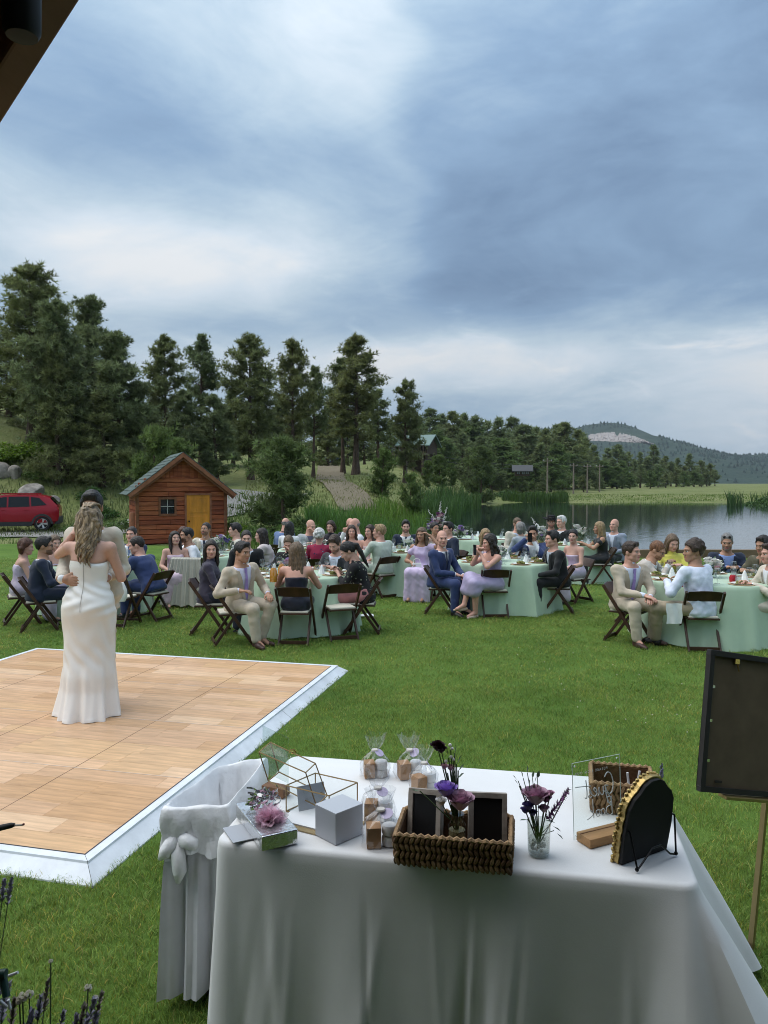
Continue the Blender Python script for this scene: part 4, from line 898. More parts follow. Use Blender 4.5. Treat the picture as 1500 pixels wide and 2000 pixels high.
# ------------------------------------------------------------------ dance floor
def make_dance_floor():
    u = Vector((.2345, .9721, 0)); v = Vector((-.9721, .2345, 0)); A = plane(182, 1735, 0.0)
    Lu = (plane(680, 1312, 0.0) - A).length + .02; Lv = 3.86; H = .075
    root = empty('dance_floor', A, math.atan2(u.y, u.x) - R(90), 'raised wood laminate dance floor with white bevelled edging', 'dance floor')
    # local frame: x = -v side (right edge at x=0, floor spans x -Lv..0), y along u
    tr = .15
    woods = [mat('laminate_%d' % i, c, .36, var=.20, scale=3.0, bump=.03, bscale=20, aniso=(1.0, 9, 1), spec=.35) for i, c in enumerate(((.60, .37, .205), (.66, .42, .25), (.54, .32, .165), (.69, .46, .28), (.62, .39, .21), (.57, .35, .20)))]
    b = MB(); b.box((-Lv / 2, Lu / 2, H / 2 - .006), (Lv - 2 * tr, Lu - 2 * tr, H - .012)); b.build('base', mat('seam_dark', (.10, .07, .045), .8), root)
    y = tr; pw = 0; r = random.Random(8); rows = []
    panel = (Lu - 2 * tr) / 4; pc = 0
    nrow = 4 * 6; ph = (Lu - 2 * tr) / nrow
    meshes = {}
    for i in range(nrow):
        x = -Lv + tr - r.uniform(0, .9); y0 = tr + i * ph; gap0 = .007 if i % 6 == 0 else .0
        while x < -tr - .001:
            ln = r.choice((.46, .62, .62, .9)); ln = ln if -tr - x - ln > .09 else -tr - x; x0, x1 = max(x, -Lv + tr), min(x + ln, -tr)
            if x1 - x0 > .002:
                q = MB(); w = x1 - x0 - .0014; q.box((0, 0, 0), (w, ph - gap0 - .0014, .012)); me = q.mesh('plank', r.choice(woods)); o = link('plank', me, root, ((x0 + x1) / 2, y0 + ph / 2 + gap0 / 2, H + r.uniform(0, .0006)))
            x += ln
    # pale aluminium joint strips between the panels
    M_JOINT = mat('joint_strip', (.62, .50, .40), .35)
    for k in range(1, 4):
        q = MB(); q.box((-Lv / 2, tr + k * 6 * ph + .0035, H + .003), (Lv - 2 * tr, .006, .009)); q.build('joint_strip', M_JOINT, root)
    for k in range(1, 4):
        q = MB(); q.box((-Lv * k / 4, Lu / 2, H + .0063), (.004, Lu - 2 * tr, .0012)); q.build('panel_joint', mat('seam_dark'), root)
    M_EDGE = mat('white_edge', (.70, .73, .77), .4, var=.12, scale=5, bump=.05, bscale=30)
    def ramp(name, x0, y0, x1, y1, ox, oy):
        """edge strip along a side: inner top line, a step, and the slope to the grass"""
        d = Vector((x1 - x0, y1 - y0)).normalized(); n = Vector((ox, oy)); V = []
        for (px_, py_), sgn in (((x0, y0), 1), ((x1, y1), -1)):
            P = Vector((px_, py_))
            for off, z in ((-tr, H + .008), (-tr * .62, H + .006), (-tr * .60, H - .004), (-.004, .006), (0, -.02)):
                q = P + n * off + d * sgn * (-off if False else 0) ; q = q + d * sgn * (-off); V.append((q.x, q.y, z))
        m = MB(); k = 5; m.add(V + [(V[0][0], V[0][1], .0), (V[k][0], V[k][1], .0)], [(i, i + 1, k + i + 1, k + i) for i in range(k - 1)] + [(0, k, 2 * k + 1, 2 * k)]); m.build('edge_ramp', M_EDGE, root)
    # right side in two lengths, near, far, left
    xr = 0; h2 = Lu * .62
    def side(P0, P1, n, cut0=True, cut1=True):
        d = (P1 - P0).normalized(); V = []
        for P, sg, cut in ((P0, 1, cut0), (P1, -1, cut1)):
            for off, z in ((tr, H + .008), (tr * .62, H + .006), (tr * .60, H - .006), (.004, .008), (0, -.02)):
                q = P - n * off + d * sg * (off if cut else 0); V.append((q.x, q.y, z))
        k = 5; m = MB(); m.add(V, [(i, i + 1, k + i + 1, k + i) for i in range(k - 1)]); m.build('edge_ramp', M_EDGE, root)
    C = [Vector((0, 0)), Vector((0, Lu)), Vector((-Lv, Lu)), Vector((-Lv, 0))]
    g = Vector((0, .004))
    side(C[0], Vector((0, h2 - .004)), Vector((1, 0)), True, False); side(Vector((0, h2)), C[1], Vector((1, 0)), False, True)
    side(C[1], C[2], Vector((0, 1))); side(C[2], C[3], Vector((-1, 0))); side(C[3], Vector((-.003, 0)), Vector((0, -1)))
    q = MB(); q.bar((-tr, tr, H + .009), (0, 0, .0), .006, .004); q.build('corner_joint', mat('dark_joint', (.05, .05, .055), .6), root)
    q = MB(); q.box((-tr + .002, Lu / 2, H + .0095), (.005, Lu - 2 * tr, .003)); q.box((-Lv / 2, tr - .002, H + .0095), (Lv - 2 * tr, .005, .003)); q.build('trim_line', mat('dark_joint'), root)
make_dance_floor()
# ------------------------------------------------------------------ chairs
M_CHAIR = mat('dark_walnut', (.052, .024, .013), .42, var=.4, scale=7, bump=.08, bscale=30, aniso=(1, 1, .3)); M_SEATPAD = mat('cream_seat_pad', (.68, .63, .52), .6)
def chair_proto():
    w = .215
    def piece(fn, m=M_CHAIR, bev=.005):
        q = MB(); fn(q); return q.mesh('x', m, bevel=bev)
    P = []
    for s in (-1, 1):
        P.append(('front_leg', piece(lambda q: q.bar((s * w, .25, .79), (s * w, -.23, .0), .026, .042, up=(0, 1, .6)))))
        P.append(('rear_leg', piece(lambda q: q.bar((s * (w - .035), -.03, .44), (s * (w - .035), .25, .0), .026, .036, up=(0, 1, .4)))))
    def slat(q):
        k = 8; V = []
        for i in range(k + 1):
            x = -w + .02 + (2 * w - .04) * i / k; bow = .022 * math.sin(math.pi * i / k); top = .79 + .018 * math.sin(math.pi * i / k)
            for z in (.66, top):
                for dy in (-.009, .009): V.append((x, .25 - (.79 - z) * .605 + bow + dy - .004, z))
        F = []
        for i in range(k):
            o = i * 4; F += [(o, o + 4, o + 6, o + 2), (o + 1, o + 3, o + 7, o + 5), (o + 2, o + 6, o + 7, o + 3), (o, o + 1, o + 5, o + 4)]
        F += [(0, 2, 3, 1), (k * 4, k * 4 + 1, k * 4 + 3, k * 4 + 2)]
        q.add(V, F)
    P.append(('backrest', piece(slat)))
    P.append(('seat_frame', piece(lambda q: (q.box((0, -.01, .422), (2 * w - .06, .40, .022)),))))
    P.append(('seat_pad', piece(lambda q: q.box((0, -.01, .446), (2 * w - .085, .37, .028)), M_SEATPAD, .012)))
    P.append(('stretcher', piece(lambda q: q.box((0, .238, .045), (2 * w - .09, .022, .05)))))
    P.append(('stretcher', piece(lambda q: q.box((0, -.21, .055), (2 * w - .03, .022, .035)))))
    for _, me in P:
        for v in me.vertices: v.co.z *= .91
    return P
CHAIR = chair_proto()
def chair(x, y, face, label, group='wooden folding chairs'):
    """face: degrees, 0 looks to the camera, 90 to the right of the picture"""
    e = empty('folding_chair', (x, y, 0), R(face), label, 'chair', group)
    for n_, me in CHAIR: link(n_, me, e)
    return e

# ------------------------------------------------------------------ round tables
M_SAGE = mat('sage_tablecloth', (.42, .545, .40), .75, var=.06, scale=3, bump=.05, bscale=60, sheen=.2)
def cloth_mesh(seed, rad, H=.76, hem=.012):
    r = random.Random(seed); n = 144; ks = [(r.choice((7, 8, 9)), r.uniform(0, 6.28), .040), (r.choice((12, 13, 14)), r.uniform(0, 6.28), .030), (r.choice((19, 21)), r.uniform(0, 6.28), .018)]
    V = [(0, 0, H)]; rows = [(.5, H), (.93, H), (.985, H - .002), (1.0, H - .014), (1.012, H - .05), (1.03, H - .16), (1.055, H - .32), (1.08, H - .50), (1.10, H - .66), (1.115, hem)]
    for k, (f, z) in enumerate(rows):
        for j in range(n):
            a = 2 * math.pi * j / n; t = max(0, (H - z) / (H - hem))
            w = sum(am * (1 - 2 * abs(math.sin((m_ * a + ph) / 2)) ** .8 + .25) for m_, ph, am in ks) * (t ** .7)
            rr = rad * f + w + (.03 * t if t else 0)
            V.append((rr * math.cos(a), rr * math.sin(a), z + (0.012 * math.sin(3 * a + seed) * t if z < .1 else 0)))
    F = [(0, 1 + j, 1 + (j + 1) % n) for j in range(n)]
    for k in range(len(rows) - 1):
        for j in range(n): a = 1 + k * n + j; b = 1 + k * n + (j + 1) % n; F.append((a, a + n, b + n, b))
    q = MB(); q.add(V, F); return q.mesh('tablecloth', M_SAGE, smooth=R(50))
TABLES = {}
def round_table(key, x, y, rad, label):
    e = empty('round_table', (x, y, 0), 0, label, 'table', 'round tables under sage cloths'); TABLES[key] = (x, y, rad)
    link('tablecloth', cloth_mesh(ord(key) + len(TABLES), rad), e)
    q = MB(); q.lathe([(rad * .985, .735), (rad * .985, .752), (0, .752)], 40); q.build('tabletop', mat('plywood', (.35, .25, .15), .8), e)
TB = dict(A=(-4.55, 12.1, .76), B=(-1.2, 10.65, .76), C=(1.92, 12.3, .76), D=(4.25, 10.05, .84), E=(-2.95, 13.7, .76), F=(-1.25, 14.6, .76), G=(.52, 14.3, .76), H=(2.25, 17.6, .9), I=(3.85, 16.0, .8))
TL = dict(A='round sage table left, behind the dancing couple', B='round sage table in front with the empty chair beside it', C='round sage table in the middle with the bald man in navy', D='round sage table at right with the man in the blue shirt',
          E='round sage table in front of the shed', F='round sage table of the woman in the red flowered top', G='round sage table of the man in navy with the dark tie', H='sage table at the back with the tall flower arrangement', I='round sage table of the man in the black hat')
for k, (x, y, r) in TB.items(): round_table(k, x, y, r, TL[k])
# ------------------------------------------------------------------ tableware
M_CHINA = mat('white_china', (.80, .79, .76), .25); M_CHARGER = mat('wooden_charger', (.42, .30, .18), .6); M_SALAD = mat('green_salad', (.12, .16, .035), .7, var=.6, scale=40, hue=(.30, .30, .08)); M_MEAT = mat('roast_meat', (.30, .17, .08), .6, var=.4, scale=30)
M_NAPKIN = mat('white_napkin', (.80, .80, .80), .85, bump=.2, bscale=30); M_JUICE = mat('orange_juice', (.80, .33, .03), .2); M_JAR_WATER = mat('water_glass', (.80, .85, .88), .02, trans=.95, ior=1.2)
M_STEEL = mat('cutlery_steel', (.6, .6, .6), .2, 1.0)
def glass_mat(name, tint, a=.25, rough=.03):
    """thin clear pane: mostly see-through, mirror-like at grazing angles"""
    if name in MATS: return MATS[name]
    m = bpy.data.materials.new(name); m.use_nodes = True; MATS[name] = m; N = m.node_tree.nodes; L = m.node_tree.links; N.clear()
    o = N.new('ShaderNodeOutputMaterial'); t = N.new('ShaderNodeBsdfTransparent'); t.inputs[0].default_value = (*tint, 1); g = N.new('ShaderNodeBsdfGlossy'); g.inputs['Roughness'].default_value = rough
    f = N.new('ShaderNodeLayerWeight'); pw = N.new('ShaderNodeMath'); pw.operation = 'POWER'; pw.inputs[1].default_value = 4.5; L.new(f.outputs['Facing'], pw.inputs[0]); mx = N.new('ShaderNodeMixShader'); ad = N.new('ShaderNodeMath'); ad.operation = 'MULTIPLY_ADD'; ad.use_clamp = True; ad.inputs[1].default_value = .8; ad.inputs[2].default_value = a; L.new(pw.outputs[0], ad.inputs[0])
    L.new(ad.outputs[0], mx.inputs[0]); L.new(t.outputs[0], mx.inputs[1]); L.new(g.outputs[0], mx.inputs[2]); L.new(mx.outputs[0], o.inputs[0]); return m
M_GLASSWARE = glass_mat('clear_glassware', (.93, .95, .96), .12)
def _plate():
    a = MB(); a.lathe([(0, .004), (.09, .004), (.125, .016), (.128, .020), (.09, .010), (0, .010)], 24); a = a.mesh('dish', M_CHINA, smooth=True)
    c = MB(); c.lathe([(0, 0), (.155, 0), (.16, .005), (0, .006)], 24); c = c.mesh('charger', M_CHARGER)
    s = MB(); r = random.Random(4)
    for i in range(34):
        an = r.uniform(0, 6.28); d = r.uniform(0, .06); s.box((d * math.cos(an), d * math.sin(an), .018 + r.uniform(0, .022)), (.05, .028, .006), (r.uniform(-.8, .8), r.uniform(-.8, .8), r.uniform(0, 6)))
    s = s.mesh('salad', M_SALAD); t = MB(); t.ball((.03, .035, .022), (.035, .028, .014)); t.ball((-.04, .03, .02), (.028, .03, .012)); t = t.mesh('meat', M_MEAT, smooth=True)
    return [('charger', c), ('dish', a), ('salad', s), ('meat', t)]
def _wine():
    a = MB(); a.lathe([(.036, 0), (.034, .003), (.005, .006), (.004, .075), (.012, .085), (.034, .105), (.041, .135), (.038, .175), (.034, .19)], 16); return [('bowl', a.mesh('bowl', M_GLASSWARE, smooth=True))]
def _tumbler():
    a = MB(); a.lathe([(0, 0), (.033, 0), (.038, .02), (.040, .095), (.036, .105)], 16); w = MB(); w.lathe([(0, .006), (.030, .006), (.034, .06), (0, .06)], 12)
    return [('glass', a.mesh('glass', M_GLASSWARE, smooth=True)), ('water', w.mesh('water', mat('iced_water', (.72, .76, .78), .1, alpha=.35)))]
def _napkin():
    a = MB(); a.lathe([(0, .13), (.02, .10), (.035, .05), (.055, .0), (.0, .0)], 7); return [('fold', a.mesh('fold', M_NAPKIN))]
def _carafe():
    a = MB(); a.lathe([(0, 0), (.045, 0), (.05, .03), (.05, .13), (.028, .19), (.026, .23), (.032, .24)], 16); j = MB(); j.lathe([(0, .005), (.044, .005), (.046, .03), (.045, .14), (.026, .18), (0, .18)], 14)
    return [('bottle', a.mesh('bottle', M_GLASSWARE, smooth=True)), ('juice', j.mesh('juice', M_JUICE, smooth=True))]
WARE = dict(plate=_plate(), wine_glass=_wine(), tumbler=_tumbler(), napkin=_napkin(), carafe=_carafe())
CATS = dict(plate='plate', wine_glass='glass', tumbler='glass', napkin='napkin', carafe='carafe')
def put(kind, x, y, z, label, group, rz=None, parts=None):
    e = empty(kind, (x, y, z), random.uniform(0, 6.28) if rz is None else rz, label, CATS[kind], group)
    for n_, me in WARE[kind]:
        if parts is None or n_ in parts: link(n_, me, e)
    return e
ZT = .7615
TNAME = dict(A='table behind the dancing couple', B='front table by the empty chair', C='middle table of the bald man in navy', D='right hand table of the man in the blue shirt', E='table in front of the shed', F='table of the woman in the red flowered top', G='table of the man in navy with the dark tie', H='back table with the tall flowers', I='table of the man in the black hat')
_r = random.Random(21)
for k, (x, y, r) in TB.items():
    n = 8 if k not in 'H' else 5; a0 = _r.uniform(0, .5)
    for i in range(n):
        a = a0 + 2 * math.pi * i / n
        put('plate', x + math.cos(a) * (r - .19), y + math.sin(a) * (r - .19), ZT, 'white plate of food on the ' + TNAME[k], 'plates on the ' + TNAME[k], parts=None if (k not in 'H') else ('charger', 'dish'))
        a2 = a + .34
        put('wine_glass', x + math.cos(a2) * (r - .26), y + math.sin(a2) * (r - .26), ZT, 'stemmed wine glass on the ' + TNAME[k], 'wine glasses on the ' + TNAME[k])
        if i % 2 == 0 or k in 'CGIE':
            a3 = a + .20; put('tumbler', x + math.cos(a3) * (r - .36), y + math.sin(a3) * (r - .36), ZT, 'water tumbler on the ' + TNAME[k], 'tumblers on the ' + TNAME[k])
        if i % 2 == 1:
            a4 = a + .12; put('napkin', x + math.cos(a4) * (r - .40), y + math.sin(a4) * (r - .40), ZT, 'folded white napkin on the ' + TNAME[k], 'napkins on the ' + TNAME[k])
p = plane(533, 1138, ZT); put('carafe', p.x, p.y + .05, ZT, 'nearer carafe of orange juice on the front table', 'juice carafes')
p = plane(541, 1133, ZT); put('carafe', p.x + .03, p.y + .22, ZT, 'farther carafe of orange juice on the front table', 'juice carafes')
# ------------------------------------------------------------------ flower arrangements
def petal_flower(b, c, r, mi, seed, layers=4):
    """rose: whorls of petals wrapped round c, each opening wider and curling out at its lip"""
    q = random.Random(seed); c = Vector(c)
    for l in range(layers):
        f = (l + .6) / layers; n = 3 + l; rho = r * (.16 + .66 * f); top = r * (.80 - .42 * f * f); lip = r * (.05 + .34 * f * f)
        for i in range(n):
            a = 2 * math.pi * (i + .5 * (l % 2)) / n + q.uniform(-.25, .25); w = math.pi / n * 1.3; hz = q.uniform(.9, 1.1); V = []
            for z, rr in ((-.55 * r, rho * .35), (-.1 * r, rho * .92), (top * .6 * hz, rho), (top * hz, rho + lip)):
                for k in range(4):
                    u = k / 3 * 2 - 1; V.append(c + Vector((math.cos(a + u * w) * rr, math.sin(a + u * w) * rr, z - (.16 * r * u * u if z > 0 else 0))))
            b.add(V, [(y * 4 + x, y * 4 + x + 1, y * 4 + x + 5, y * 4 + x + 4) for y in range(3) for x in range(3)], mi)
MF = dict(white=mat('white_petals', (.78, .76, .72), .6), lav=mat('lavender_petals', (.42, .30, .56), .6, var=.2, scale=20), mauve=mat('mauve_petals', (.52, .32, .42), .55, var=.25, scale=25), plum=mat('plum_petals', (.20, .06, .16), .6), burg=mat('burgundy_petals', (.035, .008, .014), .6), violet=mat('violet_petals', (.46, .32, .74), .55, var=.25, scale=25), leaf=mat('grey_green_leaf', (.10, .15, .09), .6, var=.3, scale=15), blue=mat('blue_petals', (.10, .08, .24), .6), blush=mat('blush_petals', (.62, .40, .44), .6), stem=mat('flower_stem', (.06, .10, .03), .6))
def bouquet(name, x, y, z, R0, H, n, cols, label, seed, vase_h=.16, group=None, rsize=.05):
    e = empty(name, (x, y, z), 0, label, 'flowers', group); r = random.Random(seed)
    v = MB(); v.lathe([(0, 0), (.05, 0), (.06, .04), (.05, vase_h * .8), (.065, vase_h)], 16); v.build('vase', M_GLASSWARE, e, smooth=True)
    for i in range(n):
        a = r.uniform(0, 6.28); d = math.sqrt(r.random()) * R0; zz = vase_h + .03 + (1 - (d / R0) ** 2) * H * r.uniform(.35, 1.0); c = r.choice(cols); px_, py_ = d * math.cos(a), d * math.sin(a)
        b = MB(); petal_flower(b, (px_, py_, zz), rsize * r.uniform(.75, 1.35), 0, seed + i, 3); fl = b.build('bloom', MF[c], e)
        s = MB(); s.tube([(px_ * .15, py_ * .15, .03), (px_ * .6, py_ * .6, zz * .6), (px_, py_, zz - .01)], .004, 4); s.build('stem', MF['stem'], fl)
    lv = MB()
    for i in range(n * 3):
        a = r.uniform(0, 6.28); d = r.uniform(.3, 1.15) * R0; zz = vase_h + r.uniform(-.05, H * .8); L = r.uniform(.06, .12)
        lv.add([(0, 0, 0), (L * .5, L * .22, .01), (L, 0, .0), (L * .5, -L * .22, .01)], [(0, 1, 2, 3)], 0, Matrix.Translation((d * math.cos(a), d * math.sin(a), zz)) @ Matrix.Rotation(a, 4, 'Z') @ Matrix.Rotation(r.uniform(-1, .4), 4, 'Y'))
    lv.build('leaves', MF['leaf'], e); return e
def spires(e, pts, m, seed):
    r = random.Random(seed)
    for p0, p1 in pts:
        b = MB(); p0, p1 = Vector(p0), Vector(p1); b.tube([p0, p1], .004, 4, 1)
        for i in range(26):
            t = .3 + .7 * i / 26; c = p0.lerp(p1, t); a = r.uniform(0, 6.28); w = .035 * (1.25 - t); b.ball(c + Vector((math.cos(a) * w, math.sin(a) * w, 0)), .020 * (1.3 - t), 6, 0)
        b.build('flower_spire', [m, MF['stem']], e)
hx, hy, hr = TB['H']
p = at(858, 1040, 17.4); e = bouquet('flower_arrangement', p.x, 17.4, ZT, .27, .42, 44, ['white', 'lav', 'white', 'mauve', 'blush', 'lav', 'plum'], 'tall lavender and white flower arrangement on the back table', 3, .16, rsize=.055)
spires(e, [((0, 0, .3), (.03, 0, .86)), ((-.02, 0, .3), (-.26, .02, .66)), ((.02, .02, .3), (.18, 0, .72))], MF['white'], 3)
p = at(897, 1048, 17.1); bouquet('flower_arrangement', p.x, 17.1, ZT, .20, .20, 22, ['white', 'white', 'lav', 'blush'], 'low pale flower arrangement right of the tall one', 4, .10, rsize=.05)
p = at(1010, 1045, 15.6); e = bouquet('flower_arrangement', 3.3, 15.95, ZT, .13, .16, 14, ['white', 'lav', 'white'], 'pale flowers on the table of the man in the black hat', 5, .14); spires(e, [((0, 0, .2), (-.25, 0, .55)), ((.02, 0, .2), (-.12, .05, .42))], MF['white'], 5)
bouquet('flower_arrangement', 4.05, 15.9, ZT, .15, .26, 16, ['white', 'white'], 'ball of white flowers near the woman in black', 6, .16)
bouquet('flower_arrangement', TB['E'][0] + .05, TB['E'][1] + .05, ZT, .17, .20, 18, ['white', 'blue', 'white', 'lav'], 'white and blue flowers on the table before the shed', 7, .12)
bouquet('flower_arrangement', TB['B'][0] - .1, TB['B'][1] + .05, ZT, .15, .12, 16, ['blush', 'mauve', 'white', 'lav'], 'low pink and mauve flowers on the front table', 8, .08)
bouquet('flower_arrangement', TB['C'][0] - .05, TB['C'][1], ZT, .12, .12, 10, ['white', 'lav'], 'small white flowers on the middle table', 9, .10)
bouquet('flower_arrangement', TB['D'][0] + .1, TB['D'][1] + .1, ZT, .12, .15, 11, ['white', 'white', 'blush'], 'small white flowers on the right hand table', 10, .10)
bouquet('flower_arrangement', TB['G'][0], TB['G'][1], ZT, .13, .12, 12, ['white', 'lav', 'white'], 'white flowers on the table of the man in navy', 12, .10)
bouquet('flower_arrangement', TB['F'][0], TB['F'][1], ZT, .13, .12, 12, ['blush', 'mauve', 'white'], 'pink flowers on the table of the woman in red', 13, .08)
# red drink and red candle at the right hand table
q = MB(); q.lathe([(0, 0), (.036, 0), (.042, .09), (.0, .09)], 16); p = plane(1328, 1146, ZT); o = q.build('red_drink', mat('red_drink', (.45, .05, .07), .15), loc=(p.x, p.y, ZT), smooth=True); tag(o, 'glass of red drink beside the man in the blue shirt', 'drink')
q = MB(); q.lathe([(0, 0), (.045, 0), (.05, .05), (.035, .085), (0, .085)], 16); p = plane(1432, 1136, ZT); o = q.build('red_candle', mat('red_wax', (.42, .02, .03), .3), loc=(p.x, p.y, ZT), smooth=True); tag(o, 'small red candle jar before the man in the navy blazer', 'candle')
# ------------------------------------------------------------------ people: bodies and clothes as smooth implicit surfaces
class Field:
    """signed distance grid; shapes are blended in, then meshed as one continuous surface"""
    def __init__(s, lo, hi, h):
        s.lo = np.array(lo, np.float32); s.h = h; s.n = np.maximum(np.ceil((np.array(hi) - lo) / h).astype(int) + 1, 4)
        s.ax = [s.lo[i] + h * np.arange(s.n[i], dtype=np.float32) for i in range(3)]
        s.f = np.full(s.n, .09, np.float32)
    def box(s, lo, hi):
        a = np.clip(np.floor((np.array(lo) - s.lo) / s.h).astype(int), 0, s.n - 1); b = np.clip(np.ceil((np.array(hi) - s.lo) / s.h).astype(int) + 1, 1, s.n)
        sl = tuple(slice(a[i], max(b[i], a[i] + 1)) for i in range(3))
        return sl, s.ax[0][sl[0]][:, None, None], s.ax[1][sl[1]][None, :, None], s.ax[2][sl[2]][None, None, :]
    def put(s, sl, d, k):
        f = s.f[sl]
        if k > 0:
            h = np.clip(.5 + .5 * (d - f) / k, 0, 1); s.f[sl] = d + (f - d) * h - k * h * (1 - h)
        else: s.f[sl] = np.minimum(f, d)
    def cone(s, a, b, ra, rb, k=.02, flat=None):
        a = np.array(a, np.float32); b = np.array(b, np.float32); m = max(ra, rb) + .07
        sl, X, Y, Z = s.box(np.minimum(a, b) - m, np.maximum(a, b) + m); d = b - a; l2 = float(d @ d) + 1e-9
        t = np.clip(((X - a[0]) * d[0] + (Y - a[1]) * d[1] + (Z - a[2]) * d[2]) / l2, 0, 1)
        q = [(X - a[0] - t * d[0]), (Y - a[1] - t * d[1]), (Z - a[2] - t * d[2])]
        if flat is not None: q = [q[i] / flat[i] for i in range(3)]
        s.put(sl, np.sqrt(q[0] ** 2 + q[1] ** 2 + q[2] ** 2) - (ra + (rb - ra) * t), k)
    def chain(s, P, r, k=.02):
        for i in range(len(P) - 1): s.cone(P[i], P[i + 1], r[i], r[i + 1], k)
    def ell(s, c, r, k=.02, Rm=None):
        c = np.array(c, np.float32); m = max(r) + .06; sl, X, Y, Z = s.box(c - m, c + m); X, Y, Z = X - c[0], Y - c[1], Z - c[2]
        if Rm is not None: X, Y, Z = (Rm[0][0] * X + Rm[1][0] * Y + Rm[2][0] * Z, Rm[0][1] * X + Rm[1][1] * Y + Rm[2][1] * Z, Rm[0][2] * X + Rm[1][2] * Y + Rm[2][2] * Z)
        s.put(sl, (np.sqrt((X / r[0]) ** 2 + (Y / r[1]) ** 2 + (Z / r[2]) ** 2) - 1) * min(r), k)
    def cut(s, fn):
        s.f = np.maximum(s.f, fn(s.ax[0][:, None, None], s.ax[1][None, :, None], s.ax[2][None, None, :]))
    def wrinkle(s, amp, sc, seed):
        r = np.random.default_rng(seed); X, Y, Z = s.ax[0][:, None, None], s.ax[1][None, :, None], s.ax[2][None, None, :]; o = 0
        for i in range(4):
            d = r.normal(size=3); d *= sc * r.uniform(.6, 1.6) / np.linalg.norm(d); o = o + np.sin(X * d[0] + Y * d[1] + Z * d[2] + r.uniform(0, 6.28) + 1.5 * np.sin(Z * d[1] + X * d[2]))
        s.f = s.f + (amp / 3) * o.astype(np.float32)
    def mesh(s):
        f = s.f; f[0] = f[-1] = .05; f[:, 0] = f[:, -1] = .05; f[:, :, 0] = f[:, :, -1] = .05
        inn = f < 0; nx, ny, nz = f.shape; c = np.zeros((nx - 1, ny - 1, nz - 1), np.int8); S = np.zeros((3, nx - 1, ny - 1, nz - 1), np.float32)
        for ax in range(3):
            u, v = [q for q in range(3) if q != ax]
            a = [slice(None)] * 3; b = [slice(None)] * 3; a[ax] = slice(0, -1); b[ax] = slice(1, None); f0, f1 = f[tuple(a)], f[tuple(b)]
            cr = (f0 < 0) != (f1 < 0); t = np.where(cr, f0 / np.where(cr, f0 - f1, 1), 0)
            for du in (0, 1):
                for dv in (0, 1):
                    sl = [None] * 3; sl[ax] = slice(None); sl[u] = slice(du, f.shape[u] - 1 + du); sl[v] = slice(dv, f.shape[v] - 1 + dv); q = cr[tuple(sl)]
                    c += q; S[ax] += t[tuple(sl)]; S[u] += q * du; S[v] += q * dv
        act = np.argwhere(c > 0)
        if len(act) == 0: return np.zeros((0, 3)), np.zeros((0, 4), int)
        idx = np.full(c.shape, -1, np.int32); idx[tuple(act.T)] = np.arange(len(act))
        V = s.lo + (act + (S[(slice(None),) + tuple(act.T)] / c[tuple(act.T)]).T) * s.h
        Q = []
        for ax in range(3):
            u, v = [(1, 2), (2, 0), (0, 1)][ax]; a = [slice(1, -1)] * 3; b = [slice(1, -1)] * 3; a[ax] = slice(0, -1); b[ax] = slice(1, None)
            i0 = inn[tuple(a)]; e = np.argwhere(i0 != inn[tuple(b)]); 
            if not len(e): continue
            off = np.array([1, 1, 1]); off[ax] = 0; e = e + off; ou = np.zeros(3, int); ou[u] = 1; ov = np.zeros(3, int); ov[v] = 1
            q = np.stack([idx[tuple((e - ou - ov).T)], idx[tuple((e - ov).T)], idx[tuple(e.T)], idx[tuple((e - ou).T)]], -1)
            fl = ~inn[tuple(e.T)]; q[fl] = q[fl][:, ::-1]; Q.append(q)
        return V, np.concatenate(Q)
def rot3(yaw=0, pitch=0, roll=0):
    """head / limb turn: yaw to the person's left, pitch down, roll (degrees); figures look along -y"""
    return np.array(Matrix.Rotation(R(yaw), 3, 'Z') @ Matrix.Rotation(R(pitch), 3, 'X') @ Matrix.Rotation(R(roll), 3, 'Y'))
